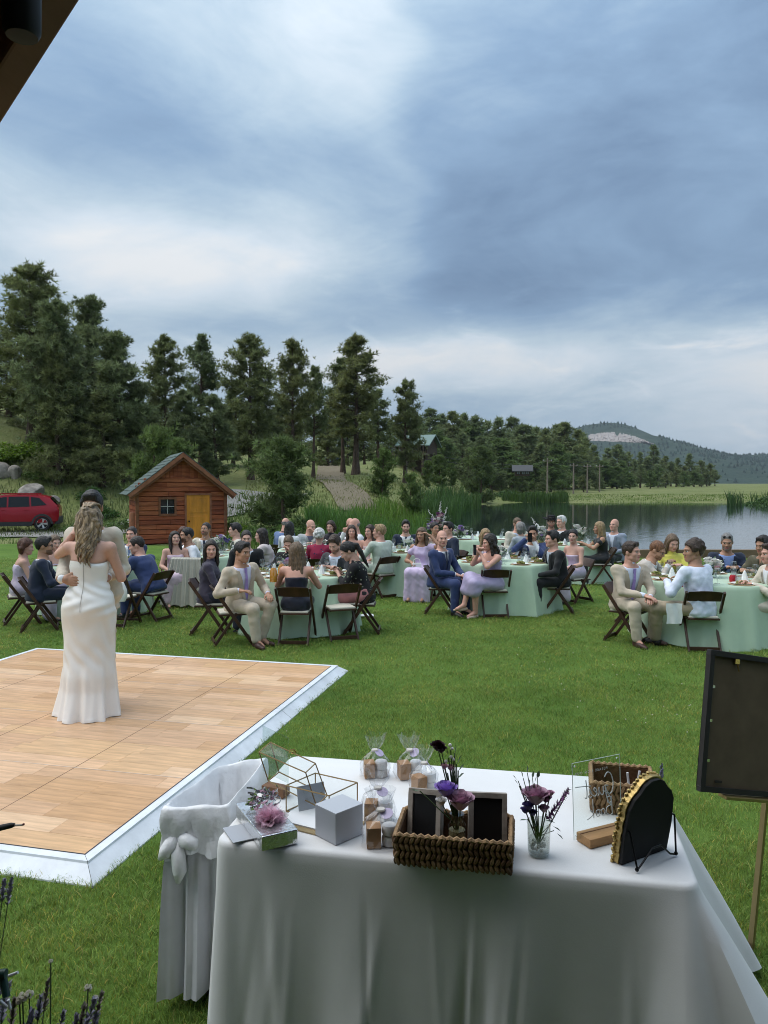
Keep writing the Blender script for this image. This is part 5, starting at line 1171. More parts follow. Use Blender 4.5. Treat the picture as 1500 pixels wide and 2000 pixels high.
# ---- heads
def head_mesh(fem):
    F = Field((-.11, -.15, -.09), (.11, .13, .25), .0068); j = .88 if fem else 1.0
    F.ell((0, .018, .128), (.074, .094, .096), 0); F.ell((0, -.032, .085), (.060 * (.96 if fem else 1), .066, .098), .03); F.ell((0, -.045, .022), (.049 * j, .048, .036), .03); F.ell((0, -.080, .004 if not fem else .008), (.020 * j, .018, .018), .03)
    for s in (-1, 1):
        F.ell((s * .040, -.066, .070), (.024, .026, .026), .02); F.ell((s * .046 * j, -.02, .026), (.016, .03, .02), .02); F.cone((s * .012, -.092, .122), (s * .045, -.078, .124), .011 if fem else .014, .010, .012)
    F.cut(lambda X, Y, Z: -(np.sqrt((np.abs(X) - .031) ** 2 + (Y + .112) ** 2 + ((Z - .104) * 1.25) ** 2) - .021))
    F.cone((0, -.090, .112), (0, -.112, .074), .008, .0125, .012); F.ell((0, -.105, .068), (.019, .014, .011), .012)
    for s in (-1, 1): F.ell((s * .031, -.079, .104), (.0155, .0155, .0135), 0)
    F.ell((0, -.093, .042), (.025, .013, .0065), .008); F.ell((0, -.092, .032), (.021, .013, .0075), .006)
    for s in (-1, 1): F.ell((s * .075, .012, .092), (.010, .021, .033), .006)
    r = .046 if fem else .056
    F.cone((0, .030, -.075), (0, .022, .07), r * 1.06, r, .02)
    V, Q = F.mesh(); C = V[Q].mean(1); x, y, z = np.abs(C[:, 0]), C[:, 1], C[:, 2]; mi = np.zeros(len(Q), int)
    eye = (np.sqrt((x - .031) ** 2 + (y + .079) ** 2 + (z - .104) ** 2) < .0185) & (y < -.083) & (np.abs(z - .104) < .0085); mi[eye] = 1; mi[eye & (np.abs(x - .031) < .0065)] = 2
    mi[(y < -.070) & (z > .116) & (z < .1275) & (x > .011) & (x < .050)] = 3
    mi[(y < -.090) & (z > .026) & (z < .047) & (x < .023) & (np.abs(z - .0365) < .0105)] = 4
    mi[(z > .080) & (z < .120) & (y < -.06) & (np.abs(x - .031) < .020) & (z > .110) & (mi == 0) & (z < .114)] = 5
    beard = (y < -.012) & (z < .052) & (z > -.012) & (mi == 0) & ~((x < .016) & (z > .046)); mi[beard & (y < -.03)] = 6
    stache = (y < -.085) & (z > .047) & (z < .058) & (x < .026) & (mi == 0); mi[stache] = 6
    return V, Q, mi
HEAD = {False: head_mesh(False), True: head_mesh(True)}
# ---- hands: palm, four unequal fingers and a thumb off the side; wrist at the origin, fingers along -y, palm down, thumb to +x
def hand_mesh(curl):
    F = Field((-.07, -.22, -.12), (.09, .05, .05), .0062)
    F.cone((0, .03, 0), (0, -.02, 0), .026, .027, .01); F.ell((-.002, -.055, -.002), (.040, .048, .016), .012)
    for i, (x, L) in enumerate(((.030, .072), (.010, .080), (-.011, .075), (-.030, .058))):
        p = np.array([x, -.095, 0.0]); a = R(curl * (.35 + .06 * i)); P = [p * [1, .75, 1], p]; 
        for q, f in enumerate((.45, .32, .23)):
            a += R(curl * (.0, .55, .45)[q]); p = p + L * f * np.array([(x * .8 if q == 0 else 0), -math.cos(a), -math.sin(a)]); P.append(p)
        F.chain(P, [.011, .0098, .0092, .0086, .0078], .004)
    t = R(curl * .4); F.chain([(.024, -.025, -.004), (.048, -.052, -.012), (.058, -.080, -.018 - .02 * math.sin(t)), (.056 - .015 * math.sin(t), -.104, -.024 - .03 * math.sin(t))], [.016, .0125, .0108, .0088], .006)
    return F.mesh()
HAND = {c: hand_mesh(c) for c in (18, 42, 72)}
# ---- hair in head space
def _cap(F, infl, hl, k=0.0):
    """hair cap: inflated skull kept above a hairline hl(y)->z"""
    G = Field.__new__(Field); G.__dict__ = dict(F.__dict__); G.f = np.full(F.n, .09, np.float32)
    G.ell((0, .020, .130), (.074 + infl, .094 + infl, .097 + infl), 0); G.ell((0, -.020, .125), (.064 + infl * .8, .072 + infl * .5, .080 + infl), .02)
    ys = [p[0] for p in hl]; zs = [p[1] for p in hl]
    G.cut(lambda X, Y, Z: (np.interp(Y, ys, zs) + .25 * np.maximum(0, np.abs(X) - .035) * (Y < -.03) * -1.0 - Z).astype(np.float32)); F.f = np.minimum(F.f, G.f) if k == 0 else F.f
    if k:
        h = np.clip(.5 + .5 * (G.f - F.f) / k, 0, 1); F.f = G.f + (F.f - G.f) * h - k * h * (1 - h)
HL_M = [(-.14, .190), (-.085, .176), (-.055, .150), (-.045, .098), (-.015, .090), (.012, .122), (.035, .10), (.06, .035), (.14, .02)]
HL_F = [(-.14, .192), (-.085, .178), (-.055, .150), (-.030, .105), (.0, .085), (.04, .06), (.14, .0)]
HL_B = [(-.14, .30), (.0, .30), (.012, .30), (.02, .075), (.06, .04), (.14, .025)]
def hair_mesh(style):
    F = Field((-.19, -.16, -.52), (.19, .24, .30), .011); wr = (.004, 190)
    if style == 'short': _cap(F, .012, HL_M); F.cone((-.03, -.065, .205), (.03, -.06, .21), .020, .022, .02); F.f = F.f; wr = (.005, 150)
    elif style == 'crop': _cap(F, .007, HL_M); wr = (.002, 150)
    elif style == 'curly':
        _cap(F, .020, HL_M); r = np.random.default_rng(4)
        for i in range(46):
            d = r.normal(size=3); d /= np.linalg.norm(d)
            if d[2] < -.15 or (d[1] < -.3 and d[2] < .55): continue
            F.ell(np.array([0, .02, .13]) + d * np.array([.085, .105, .108]), (.022, .022, .022), .008)
    elif style == 'fringe': _cap(F, .006, HL_B); F.cut(lambda X, Y, Z: Z - .125)
    elif style == 'thin': _cap(F, .004, HL_M); wr = (.001, 100)
    elif style in ('long', 'wavy', 'half'):
        _cap(F, .016, HL_F)
        amp = .0 if style == 'long' else .016; bot = -.30 if style != 'half' else -.22
        for s in (-1, -.5, 0, .5, 1):
            y0 = .085 - .055 * abs(s); P = [(s * .066, y0, .14)]; r_ = [.035]
            for q in range(1, 8):
                t = q / 7; P.append((s * (.074 + .012 * t) + amp * math.sin(q * 1.9 + s * 4), y0 + .03 * t * (1 - .5 * abs(s)) + amp * math.cos(q * 1.7 + s * 3), .14 + (bot - .14) * t)); r_.append(.036 - .016 * t)
            F.chain(P, r_, .012)
        for s in (-1, 1):
            P = [(s * .050, -.045, .178), (s * .080, -.025, .11), (s * .087, -.012, .02), (s * (.090 + amp), -.022, -.08), (s * .085, -.03, -.17 if style != 'half' else -.12)]; F.chain(P, [.018, .020, .024, .024, .012], .012)
        wr = (.006, 120) if style != 'long' else (.003, 160)
    elif style == 'bob':
        _cap(F, .018, HL_F)
        for s in (-1, -.4, .4, 1):
            y0 = .07 - .04 * abs(s); F.chain([(s * .070, y0, .15), (s * .082, y0 + .015, .07), (s * .072, y0 + .005, .0)], [.034, .038, .026], .02)
    elif style in ('bun', 'pony'):
        _cap(F, .011, HL_F)
        if style == 'bun': F.ell((0, .118, .07), (.045, .04, .042), .015)
        else: F.chain([(0, .10, .15), (0, .145, .10), (.01, .14, .0), (.02, .12, -.14), (.03, .11, -.24)], [.028, .034, .034, .026, .012], .012)
    elif style == 'perm':
        _cap(F, .026, HL_F); r = np.random.default_rng(9)
        for i in range(60):
            d = r.normal(size=3); d /= np.linalg.norm(d)
            if d[2] < -.5 or (d[1] < -.3 and d[2] < .5): continue
            F.ell(np.array([0, .025, .125]) + d * np.array([.092, .11, .105]), (.024, .024, .024), .008)
    F.wrinkle(wr[0], wr[1], 3)
    return F.mesh()
_HAIR = {}
HAIR_COL = dict(black=(.012, .010, .009), dark=(.022, .015, .011), brown=(.045, .026, .016), light=(.13, .085, .05), blond=(.30, .20, .10), auburn=(.075, .026, .012), grey=(.20, .19, .18), white=(.62, .60, .57), ginger=(.16, .07, .03))
def hair_mat(c): return mat('hair_' + c, HAIR_COL[c], .45, var=.45, scale=60, bump=.6, bscale=120, aniso=(1, 1, .15), spec=.5)
SKIN = dict(fair=(.58, .34, .26), pink=(.60, .33, .25), tan=(.42, .23, .15), olive=(.36, .20, .125), brown=(.24, .125, .075))
def skin_mat(c): return mat('skin_' + c, SKIN[c], .5, var=.06, scale=12, spec=.35)
M_EYE_W = mat('eye_white', (.55, .52, .50), .2); M_EYE_D = mat('eye_iris', (.03, .02, .015), .1); M_LIPS = mat('lips', (.40, .14, .12), .4); M_LID = mat('eyelid', (.20, .11, .08), .6); 
def body_mats(skin, hairc, beard):
    s = skin_mat(skin); mix = lambda f: tuple(a * (1 - f) + b * f for a, b in zip(SKIN[skin], HAIR_COL[hairc if hairc != 'white' else 'grey'])); k = skin + '_' + hairc
    return [s, M_EYE_W, M_EYE_D, mat('brow_' + k, mix(.55), .6), M_LIPS, M_LID, mat('beard_' + k, mix(.62), .7, var=.2, scale=60) if beard else s]
def cloth_mat(name, col, rough=.8, pat=None):
    if name in MATS: return MATS[name]
    if pat is None: return mat(name, col, rough, var=.10, scale=9, bump=.10, bscale=90, sheen=.15)
    m = mat(name, col, rough, var=.0); N = m.node_tree.nodes; L = m.node_tree.links; p = N['Principled BSDF']
    tc = N.new('ShaderNodeTexCoord'); v = N.new('ShaderNodeTexVoronoi'); v.inputs['Scale'].default_value = pat[0]; L.new(tc.outputs['Object'], v.inputs['Vector'])
    n = N.new('ShaderNodeTexNoise'); n.inputs['Scale'].default_value = pat[0] * 1.5; L.new(tc.outputs['Object'], n.inputs['Vector'])
    ad = N.new('ShaderNodeMath'); ad.operation = 'ADD'; mu = N.new('ShaderNodeMath'); mu.operation = 'MULTIPLY'; mu.inputs[1].default_value = .5; L.new(n.outputs['Fac'], mu.inputs[0]); L.new(v.outputs['Distance'], ad.inputs[0]); L.new(mu.outputs[0], ad.inputs[1])
    cr = N.new('ShaderNodeValToRGB'); cr.color_ramp.interpolation = 'CONSTANT'; L.new(ad.outputs[0], cr.inputs[0]); e = cr.color_ramp.elements; e[0].position = 0; e[0].color = (*pat[1], 1); e[1].position = pat[2]; e[1].color = (*col, 1)
    if len(pat) > 3: e.new(pat[2] * .72).color = (*pat[3], 1)
    L.new(cr.outputs[0], p.inputs['Base Color']); return m
# ---- torso profile: (height above hips, half width, half depth)
PROF_M = np.array([(-.13, .10, .085), (-.05, .165, .115), (.04, .165, .118), (.15, .148, .112), (.22, .150, .115), (.34, .172, .122), (.42, .172, .105), (.47, .125, .085), (.51, .065, .062), (.56, .055, .055)])
PROF_F = np.array([(-.13, .10, .085), (-.05, .165, .115), (.03, .165, .115), (.15, .125, .095), (.20, .122, .095), (.32, .140, .118), (.40, .145, .095), (.45, .11, .075), (.49, .055, .052), (.56, .044, .044)])
class Pose: pass
def make_pose(p):
    """joint positions in the person's own space (origin on the ground, facing -y)"""
    o = Pose(); sc = p.get('scale', 1.0); fem = p['fem']; o.fem = fem; o.sc = sc; seated = p.get('seated', True)
    o.hip = np.array([0, 0, (.495 if seated else .93 * sc)]); lean, side, tw = p.get('lean', 6), p.get('side', 0), p.get('twist', 0)
    o.RT = np.array(Matrix.Rotation(R(tw), 3, 'Z') @ Matrix.Rotation(R(lean), 3, 'X') @ Matrix.Rotation(R(side), 3, 'Y')); o.slouch = p.get('slouch', .02)
    T = lambda x, y, z: o.hip + o.RT @ np.array([x * sc, (y - o.slouch * (z / .5) ** 2) * sc, z * sc]); o.T = T
    sw = (.165 if fem else .190) * p.get('slim', 1); o.sh = {s: T(s * sw, 0, .415 if fem else .43) for s in (-1, 1)}
    o.neck = T(0, .0, .50 if fem else .515); hy = p.get('look', 0); o.RH = rot3(hy, p.get('nod', 5), p.get('tilt', 0))
    o.skull = o.neck + np.array([0, -.012, .045]) * sc + o.RT @ np.array([0, 0, .0]); o.hs = sc * (.97 if fem else 1.02)
    ua, fa = (.27 * sc, .245 * sc) if fem else (.295 * sc, .265 * sc); o.arm = {}
    for s in (-1, 1):
        h = p.get('hand%+d' % s) or ((s * .11, -.33, .60) if seated else (s * .27, -.05, .80 * sc))
        S = o.sh[s]; W = np.array(h, float); v = W - S; L = np.linalg.norm(v); mx = (ua + fa) * .995
        if L > mx: W = S + v / L * mx; v = W - S; L = mx
        L = max(L, abs(ua - fa) + .02); a = (ua * ua - fa * fa + L * L) / (2 * L); hgt = math.sqrt(max(ua * ua - a * a, 0)); e = np.array(p.get('elbow%+d' % s) or (s * .75, .35, -.8)); e = e - v * (e @ v) / (L * L); e /= np.linalg.norm(e) + 1e-9
        o.arm[s] = (S, S + v / L * a + e * hgt, W)
    o.leg = {}
    for s in (-1, 1):
        J = o.hip + np.array([s * .088 * sc, 0, .0])
        if seated:
            k = p.get('knee%+d' % s) or (s * .12, -.43 * sc, .49); f = p.get('foot%+d' % s) or (k[0], k[1] + .02, .085)
        else: k = p.get('knee%+d' % s) or (s * .09, -.03, .50 * sc); f = p.get('foot%+d' % s) or (s * .09, 0, .085)
        o.leg[s] = (J, np.array(k, float), np.array(f, float))
    return o
def torso(F, o, grow=0.0, z0=-.2, z1=.6, k=.03, prof=None, flare=0.0, wide=1.0):
    pr = (PROF_F if o.fem else PROF_M) if prof is None else prof; lo, hi = o.hip - .42 * o.sc, o.hip + .70 * o.sc; sl, X, Y, Z = F.box(lo, hi); Rm = o.RT; X, Y, Z = X - o.hip[0], Y - o.hip[1], Z - o.hip[2]
    x = (Rm[0][0] * X + Rm[1][0] * Y + Rm[2][0] * Z) / o.sc; y = (Rm[0][1] * X + Rm[1][1] * Y + Rm[2][1] * Z) / o.sc; z = (Rm[0][2] * X + Rm[1][2] * Y + Rm[2][2] * Z) / o.sc
    y = y + o.slouch * (np.clip(z, 0, 1) / .5) ** 2
    w = np.interp(z, pr[:, 0], pr[:, 1]) * wide + grow + flare * np.clip(.10 - z, 0, .3); d = np.interp(z, pr[:, 0], pr[:, 2]) * wide + grow + flare * .6 * np.clip(.10 - z, 0, .3)
    if o.fem: d = d + .024 * np.exp(-((z - .31) / .06) ** 2) * np.clip(-y / .08, 0, 1)
    q = (((np.abs(x) / w) ** 2.35 + (np.abs(y) / d) ** 2.35) ** (1 / 2.35) - 1) * np.minimum(w, d); q = np.maximum(q, np.maximum(z0 - z, z - z1)) * o.sc
    F.put(sl, q.astype(np.float32), k); return x, y, z, sl
def bounds(o, pad=.17, low=None):
    P = [o.hip, o.neck, o.skull] + [q for s in (-1, 1) for q in o.arm[s] + o.leg[s]]; P = np.array(P); lo, hi = P.min(0) - pad, P.max(0) + pad
    lo[2] = max(lo[2], -.02); return lo, hi
def surf(F, name, mats, parent, smooth=True):
    V, Q = F.mesh()
    if len(Q) == 0: return None
    return link(name, mesh_np(name, V, Q, mats, smooth=smooth), parent)
def wedge(o, width, bottom):
    """open jacket front: V from the collar down to `bottom` (height above the hips)"""
    def fn(X, Y, Z):
        Rm = o.RT; X, Y, Z = X - o.hip[0], Y - o.hip[1], Z - o.hip[2]
        x = (Rm[0][0] * X + Rm[1][0] * Y + Rm[2][0] * Z) / o.sc; y = (Rm[0][1] * X + Rm[1][1] * Y + Rm[2][1] * Z) / o.sc; z = (Rm[0][2] * X + Rm[1][2] * Y + Rm[2][2] * Z) / o.sc
        w = width * np.clip((z - bottom) / (.46 - bottom), 0, 1.15); return np.minimum(np.minimum(w - np.abs(x), -.02 - y), z - bottom).astype(np.float32)
    return fn
def person(p):
    """p: dict describing one figure; returns the person's Empty"""
    fem = p['fem']; o = make_pose(p); h = p.get('vox', .016); lo, hi = bounds(o); sc = o.sc
    root = empty('person', (p['x'], p['y'], p.get('z', 0)), R(p.get('face', 0)), p['label'], 'person', p.get('group'))
    ar = (.043, .036, .025) if fem else (.052, .043, .030); lr = (.085, .058, .036) if fem else (.088, .060, .040)
    if p['top'][0] in ('suit', 'shirt', 'knit'): ar = (ar[0] * .82, ar[1] * .82, ar[2] * .95)
    if p.get('bottom', ('',))[0] == 'trousers': lr = (lr[0] * .88, lr[1] * .88, lr[2])
    # body
    LOW = -.085 if p.get('seated', True) else -.14
    F = Field(lo, hi, h); torso(F, o, 0, z0=LOW, z1=.56)
    for s in (-1, 1):
        S, E, W = o.arm[s]; F.cone(o.T(s * .06, 0, .42), S, .05, ar[0] * 1.12, .04); F.cone(S, E, ar[0] * 1.08 * sc, ar[1] * sc, .025); F.cone(E, E + (W - E) * .35, ar[1] * sc, ar[1] * 1.0 * sc, .015); F.cone(E + (W - E) * .35, W, ar[1] * sc, ar[2] * sc, .015)
        J, K, A = o.leg[s]; F.cone(J, K, lr[0] * sc * .92, lr[1] * sc, .03); m = K + (A - K) * .3 + np.array([0, .015, 0]); F.cone(K, m, lr[1] * sc, lr[1] * .98 * sc, .02); F.cone(m, A, lr[1] * .98 * sc, lr[2] * sc, .02); F.cone(A, A + np.array([0, -.13, -.05]) * sc, .036 * sc, .026 * sc, .02, )
    F.cone(o.neck - (o.neck - o.hip) * .06, o.skull + (o.RH @ np.array([0, .025, .03])) * o.hs, .050 if fem else .060, .044 if fem else .054, .03)
    V, Q = F.mesh(); Vs, Qs, Ms = [V], [Q], [np.zeros(len(Q), int)]; n0 = len(V)
    hv, hq, hm = HEAD[fem]; Vs.append((hv * o.hs) @ o.RH.T + o.skull); Qs.append(hq + n0); Ms.append(hm); n0 += len(hv)
    curl = p.get('curl', 42); vv, qq = HAND[curl]
    for s in (-1, 1):
        S, E, W = o.arm[s]; f = (W - E) / (np.linalg.norm(W - E) + 1e-9); bend = p.get('hdir%+d' % s); d = np.array(bend, float) if bend else f * .75 + np.array([0, -.15, -.12]); d /= np.linalg.norm(d)
        up = np.array(p.get('palm%+d' % s, (0, 0, 1)), float); xax = np.cross(-d, up); 
        if np.linalg.norm(xax) < .05: xax = np.cross(-d, np.array([0, 1., .2]))
        xax /= np.linalg.norm(xax); zax = np.cross(xax, -d); m = np.stack([xax, -d, zax], 1); hvv = vv.copy()
        if s == 1: hvv = hvv * np.array([-1, 1, 1])
        Vs.append((hvv * (.90 if fem else 1.0) * sc) @ m.T + W + d * .012); Qs.append((qq[:, ::-1] if s == 1 else qq) + n0); Ms.append(np.zeros(len(qq), int)); n0 += len(vv)
    link('body', mesh_np('body', np.concatenate(Vs), np.concatenate(Qs), body_mats(p.get('skin', 'fair'), p['hair'][1], p.get('beard')), np.concatenate(Ms), True), root)
    # hair
    st, hc = p['hair']
    if st != 'bald':
        if st not in _HAIR: _HAIR[st] = hair_mesh(st)
        v, q = _HAIR[st]; link('hair', mesh_np('hair', (v * o.hs) @ o.RH.T + o.skull, q, [hair_mat(hc)], smooth=True), root)
    # clothes
    top = p['top']; seed = p.get('seed', 1)
    def sleeves(F, r, end=1.0, k=.03):
        for s in (-1, 1):
            S, E, W = o.arm[s]; F.cone(o.T(s * .07, 0, .425), S, .055 * sc, r[0], .05); F.cone(S, E, r[0] * sc, r[1] * sc, k)
            if end > .5: F.cone(E, E + (W - E) * min(1, (end - .5) * 2 - .06), r[1] * sc, r[2] * sc, .02)
    if top[0] == 'suit':
        F = Field(lo, hi, h); torso(F, o, .005, z0=-.05, z1=.475); F.cone(o.neck - np.array([0, 0, .03]) * sc, o.neck + np.array([0, -.012, .028]) * sc, .060 * sc, .057 * sc, .012); sleeves(F, (.049, .042, .034), 1.045); F.cut(lambda X, Y, Z: np.minimum(np.minimum(Z - (o.neck[2] + .030), 0 * X + 1) , 0 * Y + 1).astype(np.float32)); surf(F, 'shirt', [cloth_mat('cloth_' + top[2][0], top[2][1])], root)
        F = Field(lo, hi, h); torso(F, o, .021, z0=-.09 if p.get('seated', True) else -.17, z1=.465, flare=.22)
        for s in (-1, 1): F.cone(o.T(s * .09, .0, .445), o.sh[s] + np.array([0, 0, .004]), .036 * sc, .054 * sc, .03)
        sleeves(F, (.061, .053, .043), .985); F.wrinkle(.0055 if p.get('seated', True) else .004, 52, seed)
        for s in (-1, 1): F.cut(lambda X, Y, Z, a=o.leg[s]: (-(np.sqrt((X - a[0][0]) ** 2 + (Y + .36) ** 2 * .12 + (Z - .50 * 1) ** 2) - .0) + .105).astype(np.float32) if p.get('seated', True) else np.full((1, 1, 1), -1, np.float32))
        F.cut(wedge(o, p.get('vee', .075), p.get('open', .10))); surf(F, 'jacket', [cloth_mat('cloth_' + top[1][0], top[1][1])], root)
        for s in (-1, 1):                                  # lapels folded back along the opening
            q = MB(); V = []; op, ve = p.get('open', .10), p.get('vee', .075)
            for t in np.linspace(0, 1, 8):
                z = .452 + (op + .02 - .452) * t; w = ve * min(1.1, max(0, (z - op) / (.46 - op))); ow = .010 + .042 * math.sin(math.pi * min(1, .12 + .88 * t)) ** .6 if t < .95 else .004
                for xx in (w - .004, w + ow):
                    W_, D_ = np.interp(z, PROF_M[:, 0], PROF_M[:, 1]) + .021, np.interp(z, PROF_M[:, 0], PROF_M[:, 2]) + .021; V.append(o.T(s * xx, -D_ * max(0, 1 - (xx / W_) ** 2.35) ** (1 / 2.35) - .009, z))
            q.add(V, [(2 * i, 2 * i + 1, 2 * i + 3, 2 * i + 2) for i in range(7)]); q.build('lapel', cloth_mat('lapel_' + top[1][0], tuple(c * .82 for c in top[1][1])), root, smooth=True)  # jacket cloth darkened in colour to stand for the lapel's angled shading
        if len(top) > 3 and top[3]:
            q = MB(); pts = []
            for t in np.linspace(0, 1, 7):
                z = .475 - .40 * t; d = np.interp(z, PROF_M[:, 0], PROF_M[:, 2]) + .016 + (.016 if t < .08 else 0); pts.append((z, -d, .018 if t < .05 else .012 + .022 * t))
            for (z, d, w), (z2, d2, w2) in zip(pts[:-1], pts[1:]):
                a, b, c, e_ = o.T(-w, d, z), o.T(w, d, z), o.T(w2, d2, z2), o.T(-w2, d2, z2); q.add([a, b, c, e_], [(0, 1, 2, 3)]); q.add([o.T(-w, d + .012, z), o.T(w, d + .012, z), o.T(w2, d2 + .012, z2), o.T(-w2, d2 + .012, z2)], [(0, 1, 2, 3)])
            q.build('tie', cloth_mat('cloth_' + top[3][0], top[3][1], .5), root)
    elif top[0] in ('shirt', 'knit'):
        F = Field(lo, hi, h); torso(F, o, .018, z0=-.10, z1=.47, flare=.12); F.cone(o.neck - np.array([0, 0, .03]) * sc, o.neck + np.array([0, -.012, .02]) * sc, .060 * sc, .058 * sc, .012)
        if top[0] == 'shirt': F.cut(wedge(o, .022, .36))
        sleeves(F, (.062, .053, .042) if top[0] == 'shirt' else (.055, .046, .037), p.get('sleeve', 1.0)); F.wrinkle(.0055, 46, seed); F.cut(lambda X, Y, Z: (Z - (o.neck[2] + .022) + 0 * X + 0 * Y).astype(np.float32)); surf(F, 'shirt' if top[0] == 'shirt' else 'blouse', [cloth_mat('cloth_' + top[1][0], top[1][1], .8, top[1][2] if len(top[1]) > 2 else None)], root)
        if len(top) > 2 and top[2]:
            F = Field(lo, hi, h); torso(F, o, .026, z0=-.06, z1=.46); F.cut(wedge(o, .06, .12)); surf(F, 'waistcoat', [cloth_mat('cloth_' + top[2][0], top[2][1])], root)
    elif top[0] == 'dress':
        z1 = dict(strapless=.33, straps=.37, cap=.44)[p.get('neckline', 'straps')]
        F = Field(lo, hi, h); torso(F, o, .009, z0=LOW - .01, z1=z1, k=.02)
        for s in (-1, 1):
            if p.get('neckline', 'straps') == 'straps':
                F.cone(o.T(s * .085, -.10, .34), o.T(s * .095, -.01, .455), .010, .011, .008); F.cone(o.T(s * .095, -.01, .455), o.T(s * .08, .085, .34), .011, .010, .008)
            elif p.get('neckline') == 'cap': F.cone(o.T(s * .08, 0, .43), o.sh[s] + (o.arm[s][1] - o.sh[s]) * .35, .055, .058, .03)
        if p.get('seated', True):
            ks = [o.leg[s][1] for s in (-1, 1)]; fs = [o.leg[s][2] for s in (-1, 1)]; F.cone(o.hip + [0, 0, .02], (ks[0] + ks[1]) / 2, .11, .09, .05)
            for s in (-1, 1): F.cone(o.leg[s][0], o.leg[s][1], .094, .080, .05)
            hem = p.get('hem', .12)
            if hem < .45:
                for s in (-1, 1):
                    K, A = o.leg[s][1], o.leg[s][2]; t = (K[2] - hem) / (K[2] - A[2] + 1e-6); F.cone(K, K + (A - K) * t + np.array([s * .02, 0, 0]), .085, .095, .06)
                a, b = (ks[0] + ks[1]) / 2, (fs[0] + fs[1]) / 2; F.cone(a, a + (b - a) * ((a[2] - hem) / (a[2] - b[2] + 1e-6)), .09, .10, .05)
        F.wrinkle(.0045, 50, seed); surf(F, 'dress', [cloth_mat('cloth_' + top[1][0], top[1][1], .45, top[1][2] if len(top[1]) > 2 else None)], root)
    bot = p.get('bottom')
    if bot and bot[0] == 'trousers':
        F = Field(lo, hi, h); torso(F, o, .010, z0=LOW, z1=.06, k=.03)
        for s in (-1, 1):
            J, K, A = o.leg[s]; F.cone(J, K, .092 * sc, .076 * sc, .04); e = A + (K - A) * .07; F.cone(K, e, .075 * sc, .064 * sc, .03)
        F.wrinkle(.005, 48, seed + 5); surf(F, 'trousers', [cloth_mat('cloth_' + bot[1][0], bot[1][1])], root)
    elif bot and bot[0] == 'skirt':
        F = Field(lo, hi, h); torso(F, o, .012, z0=LOW, z1=.10); ks = [o.leg[s][1] for s in (-1, 1)]; F.cone(o.hip + [0, 0, .02], (ks[0] + ks[1]) / 2, .11, .09, .05)
        for s in (-1, 1): F.cone(o.leg[s][0], o.leg[s][1] + np.array([0, -.03, 0]), .096, .086, .05); F.cone(o.leg[s][1], o.leg[s][1] + np.array([0, 0, -.10]), .088, .08, .03)
        F.wrinkle(.007, 40, seed + 5); surf(F, 'skirt', [cloth_mat('cloth_' + bot[1][0], bot[1][1])], root)
    if p.get('scarf'):
        F = Field(lo, hi, h); torso(F, o, .034, z0=.12, z1=.455, k=.02); sleeves(F, (.075, .07, .05), .62); F.wrinkle(.012, 46, seed + 9); surf(F, 'shawl', [cloth_mat('cloth_' + p['scarf'][0], p['scarf'][1])], root)
    shoe = p.get('shoe', ('black_leather', (.015, .013, .012)))
    for s in (-1, 1):
        K, A = o.leg[s][1], o.leg[s][2]; yaw = R(p.get('toe%+d' % s, s * 12)); dr = np.array([math.sin(yaw), -math.cos(yaw), 0]); z = A[2] - .085
        F = Field(A + [-.26, -.30, -.10 - 0 * z], A + [.26, .26, .09], .011)
        if fem: F.chain([A + [0, 0, -.055] - dr * .035, A + [0, 0, -.062] + dr * .05, A + [0, 0, -.068] + dr * .15], [.026, .030, .020], .012)
        else: F.chain([A + [0, 0, -.03] - dr * .03, A + [0, 0, -.052] - dr * .03, A + [0, 0, -.050] + dr * .07, A + [0, 0, -.060] + dr * .19], [.040, .036, .042, .026], .02)
        F.cut(lambda X, Y, Z: (z + .004 - Z + 0 * X + 0 * Y).astype(np.float32))
        if not fem: F.cone(A + [0, 0, -.02], A + [0, 0, .05], .040, .043, .01)
        surf(F, 'shoe', [mat('shoe_' + shoe[0], shoe[1], .4)], root)
    HM = Matrix.Translation(o.skull) @ Matrix(o.RH.tolist()).to_4x4() @ Matrix.Scale(o.hs, 4)
    if p.get('glasses'):
        q = MB(); up = p['glasses'] == 'up'; dz = .085 if up else 0; dy = .03 if up else 0
        for s in (-1, 1):
            q.tube([HM @ Vector((s * .033 + .021 * math.cos(t), -.103 + dy + .004 * abs(math.cos(t)), .104 + dz + .017 * math.sin(t))) for t in np.linspace(0, 6.283, 11)], .0026, 5, cap=False); q.tube([HM @ Vector((s * .054, -.10 + dy, .108 + dz)), HM @ Vector((s * .078, -.03 + dy, .108 + dz)), HM @ Vector((s * .080, .015 + dy, .10 + dz))], .0024, 5)
            if up: q.add([HM @ Vector((s * .033 + .020 * math.cos(t), -.104 + dy, .104 + dz + .016 * math.sin(t))) for t in np.linspace(0, 6.283, 11)[:-1]], [tuple(range(10))])
        q.tube([HM @ Vector((-.012, -.105 + dy, .108 + dz)), HM @ Vector((.012, -.105 + dy, .108 + dz))], .0024, 5); q.build('glasses', mat('dark_frames', (.015, .012, .012), .3), root)
    if p.get('hat'):
        q = MB(); n = 28
        prof = [(.0, .275), (.05, .27), (.078, .25), (.088, .20), (.095, .165), (.13, .158), (.185, .172), (.187, .166), (.13, .150), (.09, .15)]
        V = []
        for r_, z in prof:
            for j in range(n):
                a = 2 * math.pi * j / n; zz = z + (.035 * abs(math.cos(a)) ** 2 * (r_ > .12) * (r_ - .1) / .085) - (.018 * (r_ < .06)); V.append(HM @ Vector((r_ * math.cos(a), .015 + r_ * 1.12 * math.sin(a), zz)))
        q.add(V, [(i * n + j, i * n + (j + 1) % n, (i + 1) * n + (j + 1) % n, (i + 1) * n + j) for i in range(len(prof) - 1) for j in range(n)]); q.build('hat', mat('black_felt', (.010, .009, .009), .9), root, smooth=True)
